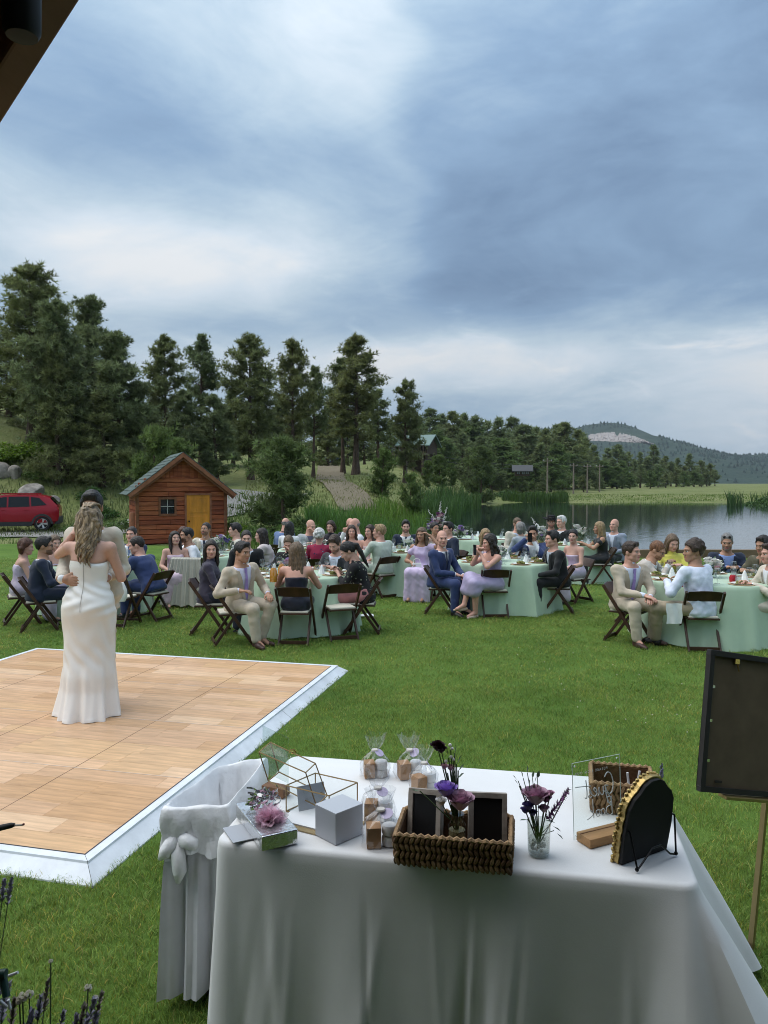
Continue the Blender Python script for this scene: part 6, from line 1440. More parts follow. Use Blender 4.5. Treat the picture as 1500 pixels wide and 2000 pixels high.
    p['root'] = root; p['pose'] = o; return root
# ------------------------------------------------------------------ the guests
NAVY = ('navy_wool', (.020, .032, .085)); NAVY_D = ('dark_navy_wool', (.012, .020, .045)); BLUE_S = ('blue_wool', (.026, .045, .13)); BLACK_S = ('black_wool', (.010, .011, .013)); BEIGE = ('beige_linen', (.52, .44, .34)); CHAR = ('charcoal_wool', (.035, .037, .042)); SAGE = ('sage_linen', (.46, .52, .44)); CREAM = ('cream_linen', (.60, .55, .45)); GREYJ = ('pale_grey_linen', (.45, .46, .46))
WHITE = ('white_shirt', (.78, .79, .82)); LBLUE = ('light_blue_shirt', (.52, .60, .78)); LILAC_T = ('lilac_tie', (.36, .26, .58)); BLUE_T = ('blue_tie', (.06, .13, .32)); NAVY_T = ('navy_tie', (.02, .03, .07)); SKYB = ('pale_blue_shirt', (.68, .73, .86)); MIDB = ('mid_blue_shirt', (.26, .36, .66))
TR = lambda c: ('trousers', c)
LAV = ('lavender_satin', (.42, .36, .54)); PLUM = ('plum_grey_knit', (.045, .038, .062)); PINKW = ('pale_pink_satin', (.66, .50, .58)); PALEL = ('pale_lilac_satin', (.56, .48, .60))
FLORAL = ('black_floral', (.014, .013, .015), (20, (.55, .52, .46), .47, (.16, .18, .12))); REDFL = ('red_floral', (.30, .02, .06), (14, (.70, .62, .72), .50, (.03, .03, .09))); CAMO = ('olive_camo', (.085, .08, .05), (12, (.17, .14, .09), .52)); YELLOW = ('yellow_knit', (.66, .60, .12))
TAN_SHOE = ('brown_leather', (.10, .045, .025)); NUDE = ('nude_leather', (.50, .38, .30))
ontable = lambda s: (s * .16, -.40, .80)
G = []
def g(**k): k.setdefault('seed', len(G) + 1); G.append(k)
def X(px, Y): return (px - 750) / FPX * Y
# --- table A, left
g(px=34, y=10.95, fem=True, face=118, look=-8, nod=12, hair=('bob', 'auburn'), skin='fair', top=('dress', PALEL), neckline='straps', hem=.12, label='woman with short auburn hair in pale lilac dress at left edge', short='the woman with short auburn hair', scale=.95)
g(px=70, y=10.45, fem=False, face=112, look=-6, nod=2, hair=('short', 'black'), skin='tan', beard=True, glasses=True, top=('suit', NAVY_D, WHITE, NAVY_T), bottom=TR(NAVY_D), label='man in dark navy suit with black hair and glasses, seated at left', short='the man in navy with glasses', **{'hand+1': (.05, -.42, .72), 'hand-1': (-.10, -.38, .70)})
g(px=99, y=11.7, fem=True, face=62, look=-20, hair=('wavy', 'light'), skin='fair', top=('dress', PALEL), neckline='strapless', label='fair haired woman in lilac dress behind the man with glasses', short='the fair haired woman in lilac', scale=.95)
g(px=262, y=13.0, fem=False, face=-12, look=8, nod=0, hair=('crop', 'dark'), skin='pink', top=('suit', NAVY, WHITE, BLUE_T), bottom=TR(NAVY), vee=.085, label='man in navy suit with blue tie facing the camera by the shed', short='the man with the blue tie', **{'hand+1': ontable(.6), 'hand-1': ontable(-.6)})
g(px=297, y=11.25, fem=False, face=-112, look=26, nod=14, lean=26, hair=('crop', 'dark'), skin='pink', beard=False, top=('suit', BLUE_S, WHITE), bottom=TR(BLUE_S), label='man in blue suit leaning forward towards the dancing couple', short='the man leaning forward in blue', **{'hand-1': (-.02, -.50, .86), 'hand+1': (.12, -.42, .78), 'curl': 18})
# --- table B, front
g(px=404, y=10.25, fem=True, face=95, look=-78, nod=3, lean=2, hair=('long', 'dark'), skin='pink', top=('knit', PLUM), bottom=TR(('dark_blue_cloth', (.02, .022, .04))), label='woman with long dark hair in plum grey top turning to the camera', short='the woman in plum grey', scale=.98)
g(px=468, y=9.62, fem=False, face=46, cface=108, coff=(-.13, -.04), look=8, nod=6, tilt=3, lean=5, side=-4, hair=('short', 'black'), skin='tan', top=('suit', BEIGE, ('pale_lilac_shirt', (.68, .66, .80)), LILAC_T), bottom=TR(BEIGE), shoe=('brown_leather', (.06, .03, .025)), vee=.10, open=.02, label='man in beige suit and lilac tie sitting sideways in front', short='the man in beige turned sideways', **{'hand-1': (-.20, -.24, .70), 'hand+1': (.17, -.34, .64), 'knee-1': (-.10, -.40, .48), 'foot-1': (-.05, -.40, .085), 'knee+1': (.17, -.40, .50), 'foot+1': (.10, -.30, .085)})
g(px=577, y=9.62, fem=True, face=176, look=38, nod=8, hair=('long', 'light'), skin='pink', top=('dress', ('navy_crepe', (.012, .014, .028))), neckline='strapless', hem=.30, label='woman with long light brown hair in strapless navy dress, from behind', short='the woman in strapless navy', scale=1.0, **{'hand-1': (-.12, -.35, .79), 'hand+1': (.14, -.38, .79)})
g(px=666, y=11.35, fem=False, face=-28, look=6, nod=30, lean=12, hair=('short', 'brown'), skin='pink', beard=True, top=('suit', CHAR, SKYB), bottom=TR(CHAR), vee=.09, open=.0, label='bearded man in charcoal jacket looking down at his plate', short='the bearded man in charcoal', **{'hand+1': ontable(.5), 'hand-1': ontable(-.6)})
g(px=712, y=10.30, fem=True, face=-92, look=6, nod=34, lean=16, hair=('pony', 'black'), skin='fair', top=('knit', FLORAL), bottom=('skirt', ('dusty_pink_skirt', (.40, .17, .17))), sleeve=.78, label='woman in black flowered blouse and pink skirt looking down', short='the woman in the flowered blouse', **{'hand+1': (.06, -.36, .82), 'hand-1': (-.06, -.36, .84), 'curl': 72})
g(px=481, y=12.0, fem=False, face=8, look=6, nod=4, hair=('crop', 'dark'), skin='fair', top=('suit', BLACK_S, WHITE), bottom=TR(BLACK_S), label='man in black suit behind the man in beige', short='the man in black behind the man in beige')
g(px=567, y=11.95, fem=True, face=-4, look=0, nod=26, lean=10, hair=('pony', 'light'), skin='pink', top=('knit', FLORAL), bottom=('skirt', BLACK_S), label='fair woman in black flowered top eating at the front table', short='the fair woman eating at the front table', scale=.95, **{'hand+1': (.05, -.24, .98), 'hand-1': (-.12, -.36, .80), 'curl': 72})
# --- table E, before the shed
g(px=341, y=12.7, fem=True, face=18, look=14, nod=-8, hair=('long', 'dark'), skin='fair', top=('dress', PINKW), neckline='straps', label='woman with long dark hair in pale pink dress before the shed', short='the woman in pale pink', scale=.95)
g(px=357, y=13.9, fem=True, face=20, look=10, nod=-4, hair=('wavy', 'auburn'), skin='pink', top=('dress', ('dark_crepe', (.02, .02, .028))), neckline='cap', label='smiling auburn woman in dark dress behind the woman in pink', short='the smiling auburn woman', scale=.96)
g(px=383, y=12.95, fem=False, face=-62, look=2, nod=2, lean=14, hair=('crop', 'black'), skin='tan', beard=True, top=('shirt', WHITE), bottom=TR(CHAR), label='bearded man in white shirt resting chin on hand before the shed', short='the bearded man in white', **{'hand-1': (-.04, -.30, 1.02), 'hand+1': (.15, -.30, .72), 'curl': 72})
g(px=404, y=14.4, fem=False, face=-6, look=-8, nod=-8, hair=('crop', 'dark'), skin='tan', beard=True, top=('suit', CREAM, WHITE, NAVY_T), bottom=TR(CREAM), label='man in cream suit smiling in front of the orange door', short='the man in cream')
g(px=472, y=14.3, fem=False, face=-72, look=-4, nod=4, lean=10, hair=('short', 'black'), skin='fair', top=('shirt', ('ivory_shirt', (.62, .58, .50)), BLACK_S), bottom=TR(BLACK_S), label='dark haired man in ivory shirt and black waistcoat in profile', short='the man in the black waistcoat')
g(px=526, y=13.35, fem=True, face=-84, look=2, nod=6, lean=12, hair=('long', 'dark'), skin='fair', top=('dress', ('pale_blue_satin', (.42, .44, .56))), scarf=('blush_shawl', (.60, .52, .50)), label='woman with long dark hair wrapped in a pale shawl', short='the woman in the pale shawl', scale=.97, **{'hand-1': (-.05, -.42, .80), 'hand+1': (.12, -.42, .80)})
# --- table F
g(px=551, y=16.2, fem=False, face=150, look=10, nod=20, hair=('fringe', 'grey'), skin='pink', top=('shirt', ('steel_blue_shirt', (.12, .18, .34))), bottom=TR(CHAR), label='balding man in steel blue shirt seated at the back', short='the balding man in steel blue', vox=.02)
g(px=562, y=15.4, fem=True, face=165, look=-10, nod=6, hair=('long', 'black'), skin='fair', top=('knit', ('white_knit', (.68, .68, .70))), bottom=('skirt', BLACK_S), label='black haired woman in white seen from behind at the back', short='the black haired woman in white', vox=.02, scale=.97)
g(px=602, y=15.7, fem=False, face=22, look=24, nod=14, lean=10, hair=('fringe', 'grey'), skin='pink', top=('suit', GREYJ, ('mauve_grey_shirt', (.16, .15, .22))), bottom=TR(GREYJ), label='bald man in pale grey jacket with hand at his mouth', short='the bald man in pale grey', vox=.02, **{'hand+1': (.06, -.26, 1.02), 'hand-1': (-.14, -.36, .80), 'curl': 72})
g(px=622, y=13.15, fem=True, face=176, look=-12, nod=4, hair=('perm', 'white'), skin='pink', top=('knit', REDFL), bottom=('skirt', BLACK_S), sleeve=.9, label='white haired woman in red flowered top seen from behind', short='the white haired woman in red', scale=.96)
g(px=648, y=16.0, fem=True, face=-12, look=-6, nod=8, hair=('bob', 'brown'), skin='fair', top=('knit', ('dark_top', (.02, .018, .026))), bottom=('skirt', BLACK_S), label='brown haired woman in dark top beyond the woman in red', short='the brown haired woman in dark', vox=.02, scale=.97)
g(px=680, y=16.3, fem=False, face=24, look=10, nod=14, hair=('fringe', 'brown'), skin='pink', glasses=True, top=('shirt', ('navy_shirt', (.02, .025, .045))), bottom=TR(CHAR), label='balding man with glasses at the back near the reeds', short='the balding man with glasses', vox=.02)
g(px=690, y=14.55, fem=True, face=-20, look=22, nod=0, hair=('wavy', 'brown'), skin='pink', top=('dress', ('blush_satin', (.50, .36, .36))), label='smiling woman with wavy brown hair behind the bearded man in charcoal', short='the smiling woman with wavy hair', vox=.018, scale=.95)
g(px=704, y=15.3, fem=False, face=-72, look=4, nod=10, lean=8, hair=('fringe', 'grey'), skin='pink', top=('shirt', WHITE, BLACK_S), bottom=TR(BLACK_S), label='bald man in white shirt with raised hand by the reeds', short='the bald man in white shirt', vox=.02, scale=1.05, **{'hand-1': (-.05, -.32, 1.04), 'curl': 72})
g(px=726, y=14.4, fem=True, face=-24, look=-12, nod=2, hair=('wavy', 'brown'), skin='pink', top=('dress', ('rose_satin', (.46, .34, .34))), label='long haired woman beside the man in the sage jacket', short='the woman beside the man in sage', vox=.018, scale=.97)
g(px=748, y=13.55, fem=False, face=-140, look=36, nod=0, hair=('short', 'blond'), skin='pink', top=('suit', SAGE, WHITE), bottom=TR(SAGE), label='blond man in pale sage jacket seen from behind', short='the man in the sage jacket', **{'hand-1': (-.16, -.38, .79), 'hand+1': (.16, -.38, .79)})
# --- table G
g(px=792, y=15.4, fem=False, face=2, look=0, nod=6, hair=('short', 'black'), skin='fair', beard=True, top=('suit', NAVY_D, WHITE, NAVY_T), bottom=TR(NAVY_D), vee=.09, label='bearded man in navy suit and dark tie before the reeds', short='the bearded man in navy with dark tie')
g(px=826, y=13.35, fem=True, face=-18, look=-4, nod=2, hair=('wavy', 'light'), skin='tan', top=('dress', ('lilac_satin', (.60, .48, .68))), neckline='cap', hem=.04, label='smiling woman with wavy hair in long lilac dress', short='the woman in long lilac', scale=.98, **{'hand+1': (.20, -.20, 1.10), 'hand-1': (-.12, -.30, .66), 'elbow+1': (.8, -.2, -.6)})
g(px=846, y=15.0, fem=True, face=20, look=6, nod=0, hair=('bun', 'black'), skin='tan', top=('dress', ('ivory_satin', (.66, .60, .54))), label='dark haired woman half hidden below the tall flowers', short='the half hidden dark haired woman', vox=.018)
g(px=884, y=14.6, fem=False, face=-62, look=10, nod=2, hair=('short', 'black'), skin='pink', top=('suit', NAVY_D, WHITE), bottom=TR(NAVY_D), label='smiling dark haired man in navy behind the bald man', short='the smiling man in navy', vox=.018)
# --- table C
g(px=858, y=11.85, fem=False, face=44, cface=82, look=-34, nod=0, lean=3, hair=('bald', 'light'), skin='pink', top=('suit', BLUE_S, WHITE, NAVY_T), bottom=TR(BLUE_S), vee=.06, open=.08, label='bald man in navy suit looking at the camera, middle table', short='the bald man in navy', **{'hand-1': (-.02, -.34, .63), 'hand+1': (.13, -.37, .61), 'knee-1': (-.10, -.42, .49), 'knee+1': (.16, -.42, .49)})
g(px=966, y=11.55, fem=True, face=-64, cface=-178, look=-14, nod=10, lean=4, hair=('half', 'dark'), skin='pink', top=('dress', LAV), neckline='straps', hem=.42, shoe=NUDE, label='woman in lavender satin dress holding up a phone', short='the woman in lavender satin', scale=.98, **{'hand-1': (-.02, -.26, .98), 'hand+1': (.06, -.28, .96), 'curl': 72, 'knee+1': (.10, -.42, .52), 'foot+1': (.04, -.36, .085), 'knee-1': (-.06, -.40, .60), 'foot-1': (-.02, -.52, .20)})
g(px=947, y=13.4, fem=True, face=4, look=10, nod=4, hair=('wavy', 'blond'), skin='fair', top=('dress', ('pink_satin', (.62, .42, .52))), label='blonde woman hidden behind the raised phone', short='the blonde behind the phone', vox=.018, scale=.95)
g(px=1040, y=13.25, fem=False, face=-6, look=-6, nod=4, hair=('short', 'black'), skin='tan', top=('suit', BLUE_S, WHITE), bottom=TR(BLUE_S), vee=.085, label='man in blue suit taking a picture with his phone', short='the man in blue taking a picture', **{'hand-1': (-.13, -.30, 1.06), 'hand+1': (-.01, -.29, 1.04), 'curl': 72})
g(px=1094, y=11.9, fem=False, face=-76, cface=-100, look=0, nod=2, lean=10, hair=('short', 'black'), skin='pink', top=('suit', BLACK_S, ('grey_blue_shirt', (.40, .44, .50))), bottom=TR(BLACK_S), label='man in black suit in profile with hand on his knee', short='the man in black in profile', **{'hand+1': (.12, -.42, .60), 'hand-1': (-.14, -.40, .60), 'curl': 18})
g(px=1127, y=13.0, fem=True, face=-58, look=30, nod=2, hair=('bun', 'black'), skin='fair', top=('dress', PALEL), neckline='strapless', label='smiling dark haired woman in lilac beside the man in black', short='the smiling woman in lilac', scale=.97)
# --- table I
g(px=1007, y=16.4, fem=False, face=16, look=4, nod=2, hair=('crop', 'light'), skin='pink', top=('suit', CREAM, LBLUE), bottom=TR(CREAM), label='man in cream jacket seated by the water', short='the man in cream by the water', vox=.018)
g(px=1022, y=15.2, fem=True, face=-150, look=0, nod=4, hair=('bob', 'grey'), skin='fair', top=('knit', ('grey_blue_knit', (.34, .38, .42))), bottom=('skirt', BLACK_S), label='grey haired woman from behind next to the man with the phone', short='the grey haired woman', vox=.018, scale=.97)
g(px=1076, y=17.1, fem=False, face=-4, look=-6, nod=4, hair=('short', 'dark'), skin='pink', beard=True, hat=True, top=('shirt', ('dark_grey_shirt', (.06, .06, .065)), ('brown_waistcoat', (.07, .05, .045))), bottom=TR(CHAR), label='man in black cowboy hat at the back by the lake', short='the man in the black hat', vox=.018)
g(px=1104, y=16.7, fem=False, face=-60, look=6, nod=4, hair=('short', 'white'), skin='pink', top=('suit', BLACK_S, WHITE), bottom=TR(BLACK_S), label='white haired man in black suit beside the man in the hat', short='the white haired man', vox=.018, scale=1.04)
g(px=1180, y=15.3, fem=True, face=-95, look=0, nod=6, hair=('long', 'blond'), skin='tan', top=('dress', ('black_crepe', (.010, .010, .011))), neckline='cap', hem=.05, label='woman with long blond hair in black dress by the lake', short='the blonde in black', scale=.98, **{'hand-1': (-.08, -.42, .82), 'hand+1': (.12, -.42, .82)})
g(px=1205, y=15.9, fem=False, face=-48, look=2, nod=-4, hair=('fringe', 'grey'), skin='pink', top=('suit', ('slate_blue_jacket', (.26, .30, .38)), SKYB), bottom=TR(CHAR), label='bald man in slate blue jacket smiling by the lake', short='the bald man in slate blue', vox=.018)
# --- table D, right
g(px=1224, y=9.75, fem=False, face=14, cface=52, look=28, nod=0, lean=10, hair=('short', 'brown'), skin='pink', glasses='up', top=('suit', BEIGE, SKYB, LILAC_T), bottom=TR(BEIGE), shoe=TAN_SHOE, vee=.10, open=-.02, label='man in beige suit and lilac tie with sunglasses on his head', short='the man in beige with sunglasses', **{'hand-1': (-.02, -.44, .64), 'hand+1': (.08, -.42, .62), 'knee-1': (-.12, -.40, .49), 'foot-1': (-.08, -.40, .085), 'knee+1': (.16, -.40, .49), 'foot+1': (.22, -.26, .085), 'toe-1': 0, 'toe+1': 25})
g(px=1238, y=10.95, fem=False, face=58, look=-6, nod=26, lean=30, hair=('crop', 'ginger'), skin='tan', beard=True, glasses=True, top=('suit', ('oat_linen', (.50, .45, .40)), WHITE), bottom=TR(BEIGE), label='ginger man with glasses leaning over his plate', short='the ginger man eating', **{'hand-1': (-.04, -.48, .86), 'hand+1': (.10, -.46, .86), 'curl': 72})
g(px=1308, y=11.45, fem=True, face=0, look=6, nod=18, hair=('long', 'light'), skin='fair', top=('knit', YELLOW), bottom=('skirt', BLACK_S), sleeve=.9, label='woman in bright yellow sweater looking at her plate', short='the woman in yellow', scale=1.0, **{'hand+1': (.04, -.38, .82), 'hand-1': (-.12, -.38, .82), 'curl': 72})
g(px=1372, y=9.25, fem=False, face=-150, cface=172, look=62, nod=4, lean=8, hair=('curly', 'brown'), skin='tan', beard=False, top=('shirt', SKYB), bottom=TR(('khaki_cotton', (.36, .29, .20))), label='curly haired man in pale blue shirt seen from behind', short='the curly haired man in pale blue', scale=1.05, **{'hand-1': (-.18, -.36, .80), 'hand+1': (.20, -.34, .80), 'knee+1': (.42, -.30, .50), 'foot+1': (.30, -.42, .085)})
g(px=1418, y=11.35, fem=False, face=-10, look=-14, nod=12, hair=('crop', 'grey'), skin='tan', glasses='up', beard=True, top=('suit', NAVY_D, MIDB), bottom=TR(NAVY_D), vee=.085, label='man in navy blazer and blue shirt with sunglasses on head', short='the man in the navy blazer', **{'hand+1': ontable(.5), 'hand-1': ontable(-.5)})
g(px=1502, y=10.75, fem=False, face=-62, look=4, nod=12, hair=('short', 'dark'), skin='tan', top=('shirt', CAMO), bottom=TR(('olive_cotton', (.08, .075, .05))), label='person in olive camouflage shirt cut by the right edge', short='the person in camouflage', **{'hand-1': ontable(-.6), 'hand+1': (.10, -.42, .80)})
g(px=1530, y=9.45, fem=False, face=-86, cface=-80, look=0, nod=6, lean=12, hair=('short', 'brown'), skin='pink', top=('suit', ('ecru_linen', (.58, .52, .43)), WHITE), bottom=TR(('ecru_linen', (.58, .52, .43))), label='man in ecru suit cut by the right edge, leaning in', short='the man in ecru', **{'hand+1': (.06, -.40, .76), 'hand-1': (-.06, -.42, .78), 'knee-1': (-.10, -.46, .50), 'foot-1': (-.10, -.30, .085), 'knee+1': (.13, -.50, .50), 'foot+1': (.12, -.42, .085)})
for p in G:
    p['x'] = X(p['px'], p['y']); p.setdefault('scale', 1.0)
    if not p['fem']: p.setdefault('lean', 7)
    person(p)
    cf = R(p.get('cface', p['face'])); bx, by = math.sin(cf), -math.cos(cf)
    cx, cy = p.get('coff', (0, 0)); chair(p['x'] + bx * .04 + cx, p['y'] + by * .04 + cy, math.degrees(cf), 'dark wooden folding chair under ' + p['short'])
# ------------------------------------------------------------------ bride and groom on the dance floor
M_SATIN = mat('ivory_satin_dress', (.84, .80, .755), .42, var=.03, scale=4, spec=.5)
GX, GY = X(185, 6.74), 6.74; BX, BY = X(172, 6.38), 6.38; FZ = .081
groom = dict(x=GX, y=GY, z=FZ, fem=False, seated=False, scale=1.08, slim=.86, face=0, look=10, nod=10, hair=('short', 'black'), skin='tan', lean=3, vox=.013, top=('suit', ('groom_linen', (.56, .50, .41)), WHITE, None), bottom=TR(('groom_linen', (.56, .50, .41))), label='groom in cream suit holding the bride on the dance floor', curl=18,
             **{'hand-1': (-.11, -.455, 1.14), 'elbow-1': (-.35, .2, -.9), 'hdir-1': (1, -.10, -.16), 'palm-1': (0, -1, .1), 'hand+1': (.20, -.24, 1.13), 'elbow+1': (.2, .45, -.9)})
person(groom)
b = MB(); 
for k, (dx, dz, c) in enumerate(((0, 0, 0), (.02, .012, 1), (-.016, .016, 0), (.01, -.02, 1), (.03, -.004, 0))): petal_flower(b, groom['pose'].T(.115 + dx, -.155, .35 + dz), .020, c, k, 2)
b.build('boutonniere', [MF['lav'], MF['plum']], groom['root'])
bride = dict(x=BX, y=BY, z=FZ, fem=True, seated=False, scale=1.03, face=180, look=6, nod=8, hair=('bald', 'light'), skin='fair', lean=2, vox=.011, top=('none',), label='bride in strapless ivory satin gown seen from behind', curl=18, slouch=.0,
             **{'hand+1': (.185, -.17, 1.50), 'elbow+1': (.55, .1, -.9), 'hdir+1': (-.15, -.55, .55), 'palm+1': (.1, .75, .65), 'hand-1': (-.16, -.33, 1.14), 'elbow-1': (-.40, .3, -.9)})
person(bride)
def bride_dress():
    # height, half width, half depth, shift towards the camera (her back)
    P = np.array([(1.275, .150, .118, -.004), (1.24, .160, .128, -.004), (1.17, .150, .122, -.003), (1.11, .146, .118, .0), (1.06, .166, .130, .004), (1.00, .194, .150, .010), (.92, .214, .168, .014), (.84, .218, .170, .014), (.72, .212, .165, .012), (.58, .206, .165, .012), (.45, .206, .172, .018), (.34, .216, .190, .03), (.22, .220, .20, .03), (.10, .234, .22, .05), (.03, .242, .235, .06), (.002, .246, .24, .065)])
    zs = np.concatenate([np.linspace(1.275, .34, 84), np.linspace(.33, .002, 44)]); n = 132; V = []
    ker = np.hanning(19); ker /= ker.sum(); prof = [np.convolve(np.pad(np.interp(-np.linspace(1.275, .002, 300), -P[:, 0], P[:, c]), 9, 'edge'), ker, 'valid') for c in (1, 2, 3)]
    for z in zs:
        hw, hd, sh = [float(np.interp(-z, -np.linspace(1.275, .002, 300), q)) for q in prof]
        for j in range(n):
            a = 2 * math.pi * j / n; low = max(0, (.50 - z) / .5)
            f = low ** 1.3 * (.024 * math.sin(6 * a + 1.1 + 1.6 * z) + .020 * math.sin(11 * a + 3 * z) + .008 * math.sin(19 * a))
            # drag lines across the seat and behind the knees
            y0 = math.sin(a); f += .006 * math.exp(-((z - .93 - .05 * math.cos(a)) / .06) ** 2) * math.sin(60 * (z + .10 * math.cos(a))) + .008 * math.exp(-((z - 1.04) / .05) ** 2) * math.sin(70 * (z - .12 * math.cos(a)))
            f += .008 * math.exp(-((z - .50) / .10) ** 2) * math.sin(9 * a + 38 * z) * max(0, y0) + .0035 * math.sin(23 * z + 3 * a + 2 * math.sin(5 * a)) * math.exp(-((z - .7) / .25) ** 2)
            # seat shape
            f += .022 * max(0, y0) * math.exp(-((z - .90) / .10) ** 2) * (.7 + .3 * abs(math.cos(a) * 2) ** .5)
            zz = z + (.012 * math.sin(2 * a) if z > 1.26 else 0) + (.0 if z > .03 else .004 * math.sin(7 * a)); V.append(((hw + f) * math.cos(a), sh + (hd + f) * math.sin(a), max(zz, .001)))
    k = len(zs); F = [(i * n + j, i * n + (j + 1) % n, (i + 1) * n + (j + 1) % n, (i + 1) * n + j) for i in range(k - 1) for j in range(n)]
    me = mesh_np('gown', V, np.array(F)[:, ::-1], [M_SATIN], smooth=True); d = link('gown', me, bride['root'])
    q = MB(); pts = [(0, float(np.interp(-z, -P[:, 0], P[:, 2]) + np.interp(-z, -P[:, 0], P[:, 3])) + .003 + .02 * math.exp(-((z - .90) / .10) ** 2), z) for z in np.linspace(1.26, .88, 16)]; q.tube(pts, .0022, 4); q.build('zip_seam', mat('seam_taupe', (.42, .38, .34), .6), d)  # seam line in a darker taupe than the satin
bride_dress()
def bride_hair():
    o = bride['pose']; root = bride['root']; r = np.random.default_rng(12)
    F = Field((-.16, -.14, -.42), (.16, .24, .28), .0085); _cap(F, .014, HL_F)
    F.ell((0, .09, .135), (.060, .040, .05), .03)
    for s in (-1, -.6, -.2, .2, .6, 1):
        y0 = .095 - .03 * abs(s); P = [(s * .060, y0, .13)]; rr = [.034]
        for q in range(1, 9):
            t = q / 8; P.append((s * (.066 - .030 * t * t) + .010 * math.sin(q * 1.6 + s * 5), y0 + .035 * t + .008 * math.cos(q * 1.9 + s * 3), .13 - .33 * t)); rr.append(.037 - .020 * t)
        F.chain(P, rr, .010)
    for s in (-1, 1): F.chain([(s * .05, -.04, .175), (s * .078, -.01, .12), (s * .082, .03, .03), (s * .080, .06, -.08)], [.018, .022, .026, .018], .012)
    F.wrinkle(.006, 130, 4); V, Q = F.mesh()
    hb = mat('bride_hair', (.16, .105, .06), .42, var=.55, scale=38, bump=.5, bscale=90, aniso=(1, 1, .12), spec=.5, hue=(.40, .29, .18)); hb2 = mat('bride_hair_light', (.38, .27, .165), .4, var=.4, scale=40, aniso=(1, 1, .15))
    h = link('hair', mesh_np('hair', (V * o.hs) @ o.RH.T + o.skull, Q, [hb], smooth=True), root)
    M = Matrix.Translation(o.skull) @ Matrix(o.RH.tolist()).to_4x4() @ Matrix.Scale(o.hs, 4)
    for i in range(64):                                    # loose wavy locks
        s = r.uniform(-1.05, 1.05); y0 = .125 - .035 * abs(s); ph = r.uniform(0, 6.28); L = r.uniform(.20, .35); z0 = r.uniform(.02, .15); w = r.uniform(.006, .013); am = r.uniform(.008, .020); pts = []
        for q in range(15):
            t = q / 14; pts.append(M @ Vector((s * (.072 - .026 * t * t) + am * math.sin(ph + t * 11) * (.3 + t), y0 + .030 * t + am * .8 * math.cos(ph + t * 11) * (.3 + t), z0 - L * t)))
        b = MB(); b.tube(pts, [w * (.5 + .9 * math.sin(math.pi * min(1, .15 + .85 * q / 14)) ** .7) * (1 if q < 14 else .3) for q in range(15)], 6); b.build('lock', hb2 if i % 3 == 0 else hb, h, smooth=True)
    for i in range(16):                                    # strands swept back over the crown
        a = r.uniform(-1.2, 1.2); pts = []
        for q in range(9):
            t = q / 8; th = R(35 + 105 * t); pts.append(M @ Vector((.088 * math.sin(a) * math.sin(th) ** .6 * (1 - .55 * t * t), .020 - .109 * math.cos(th) * (1 if th < R(90) else 1.05), .130 + .112 * math.sin(th) * math.cos(a * .55) ** .5)))
        b = MB(); b.tube(pts, .0075, 5); b.build('lock', hb2 if i % 2 else hb, h, smooth=True)
bride_hair()
# ------------------------------------------------------------------ things held or left by the guests
def by(short): return next(p for p in G if p['short'] == short)
def phone(p, hands, label):
    o = p['pose']; m = sum(np.array(o.arm[s][2]) for s in hands) / len(hands); M = Matrix.Translation((p['x'], p['y'], 0)) @ Matrix.Rotation(R(p['face']), 4, 'Z')
    e = empty('phone', M @ Vector(m + np.array([0, -.09, .05])), R(p['face']), label, 'phone'); b = MB(); b.box((0, 0, 0), (.074, .009, .155)); b.build('case', mat('black_phone', (.01, .01, .012), .3), e, bevel=.004)
    b = MB(); b.box((0, .006, 0), (.066, .003, .142)); b.build('screen', mat('phone_screen', (.05, .055, .06), .1), e); b = MB(); b.box((-.018, -.006, .055), (.03, .005, .03)); b.build('camera_bump', mat('black_phone'), e)
phone(by('the woman in lavender satin'), (1, -1), 'black phone held up by the woman in lavender satin'); phone(by('the man in blue taking a picture'), (1, -1), 'black phone held by the man in blue taking a picture')
# white handbag on the lilac woman's chair, jacket over a chair, empty chair, papers on the grass
p = at(814, 1108, 13.0); e = empty('handbag', p, R(10), 'small white handbag hanging at the chair of the woman in lilac', 'handbag'); b = MB(); b.box((0, 0, 0), (.20, .06, .15), taper=.72); b.build('bag', mat('white_leather', (.80, .78, .75), .4), e, bevel=.012)
b = MB(); b.tube([(-.06, 0, .07), (-.05, 0, .13), (0, 0, .155), (.05, 0, .13), (.06, 0, .07)], .006, 6); b.build('handle', mat('white_leather'), e)
chair(X(230, 10.8), 10.8, 172, 'dark folding chair behind the bride with a white handbag on its back')
e = empty('handbag', at(232, 1156, 10.49), R(-8), 'white rounded handbag with dark clasp beside the bride', 'handbag'); b = MB(); b.lathe([(0, -.14), (.09, -.13), (.125, -.06), (.12, .03), (.075, .13), (.03, .15)], 20); o = b.build('bag', mat('white_leather'), e, smooth=True); o.scale = (1, .4, 1); b = MB(); b.tube([(-.03, 0, .14), (-.03, 0, .20), (.03, 0, .20), (.03, 0, .14)], .010, 6); b.build('clasp', mat('dark_frames'), e)
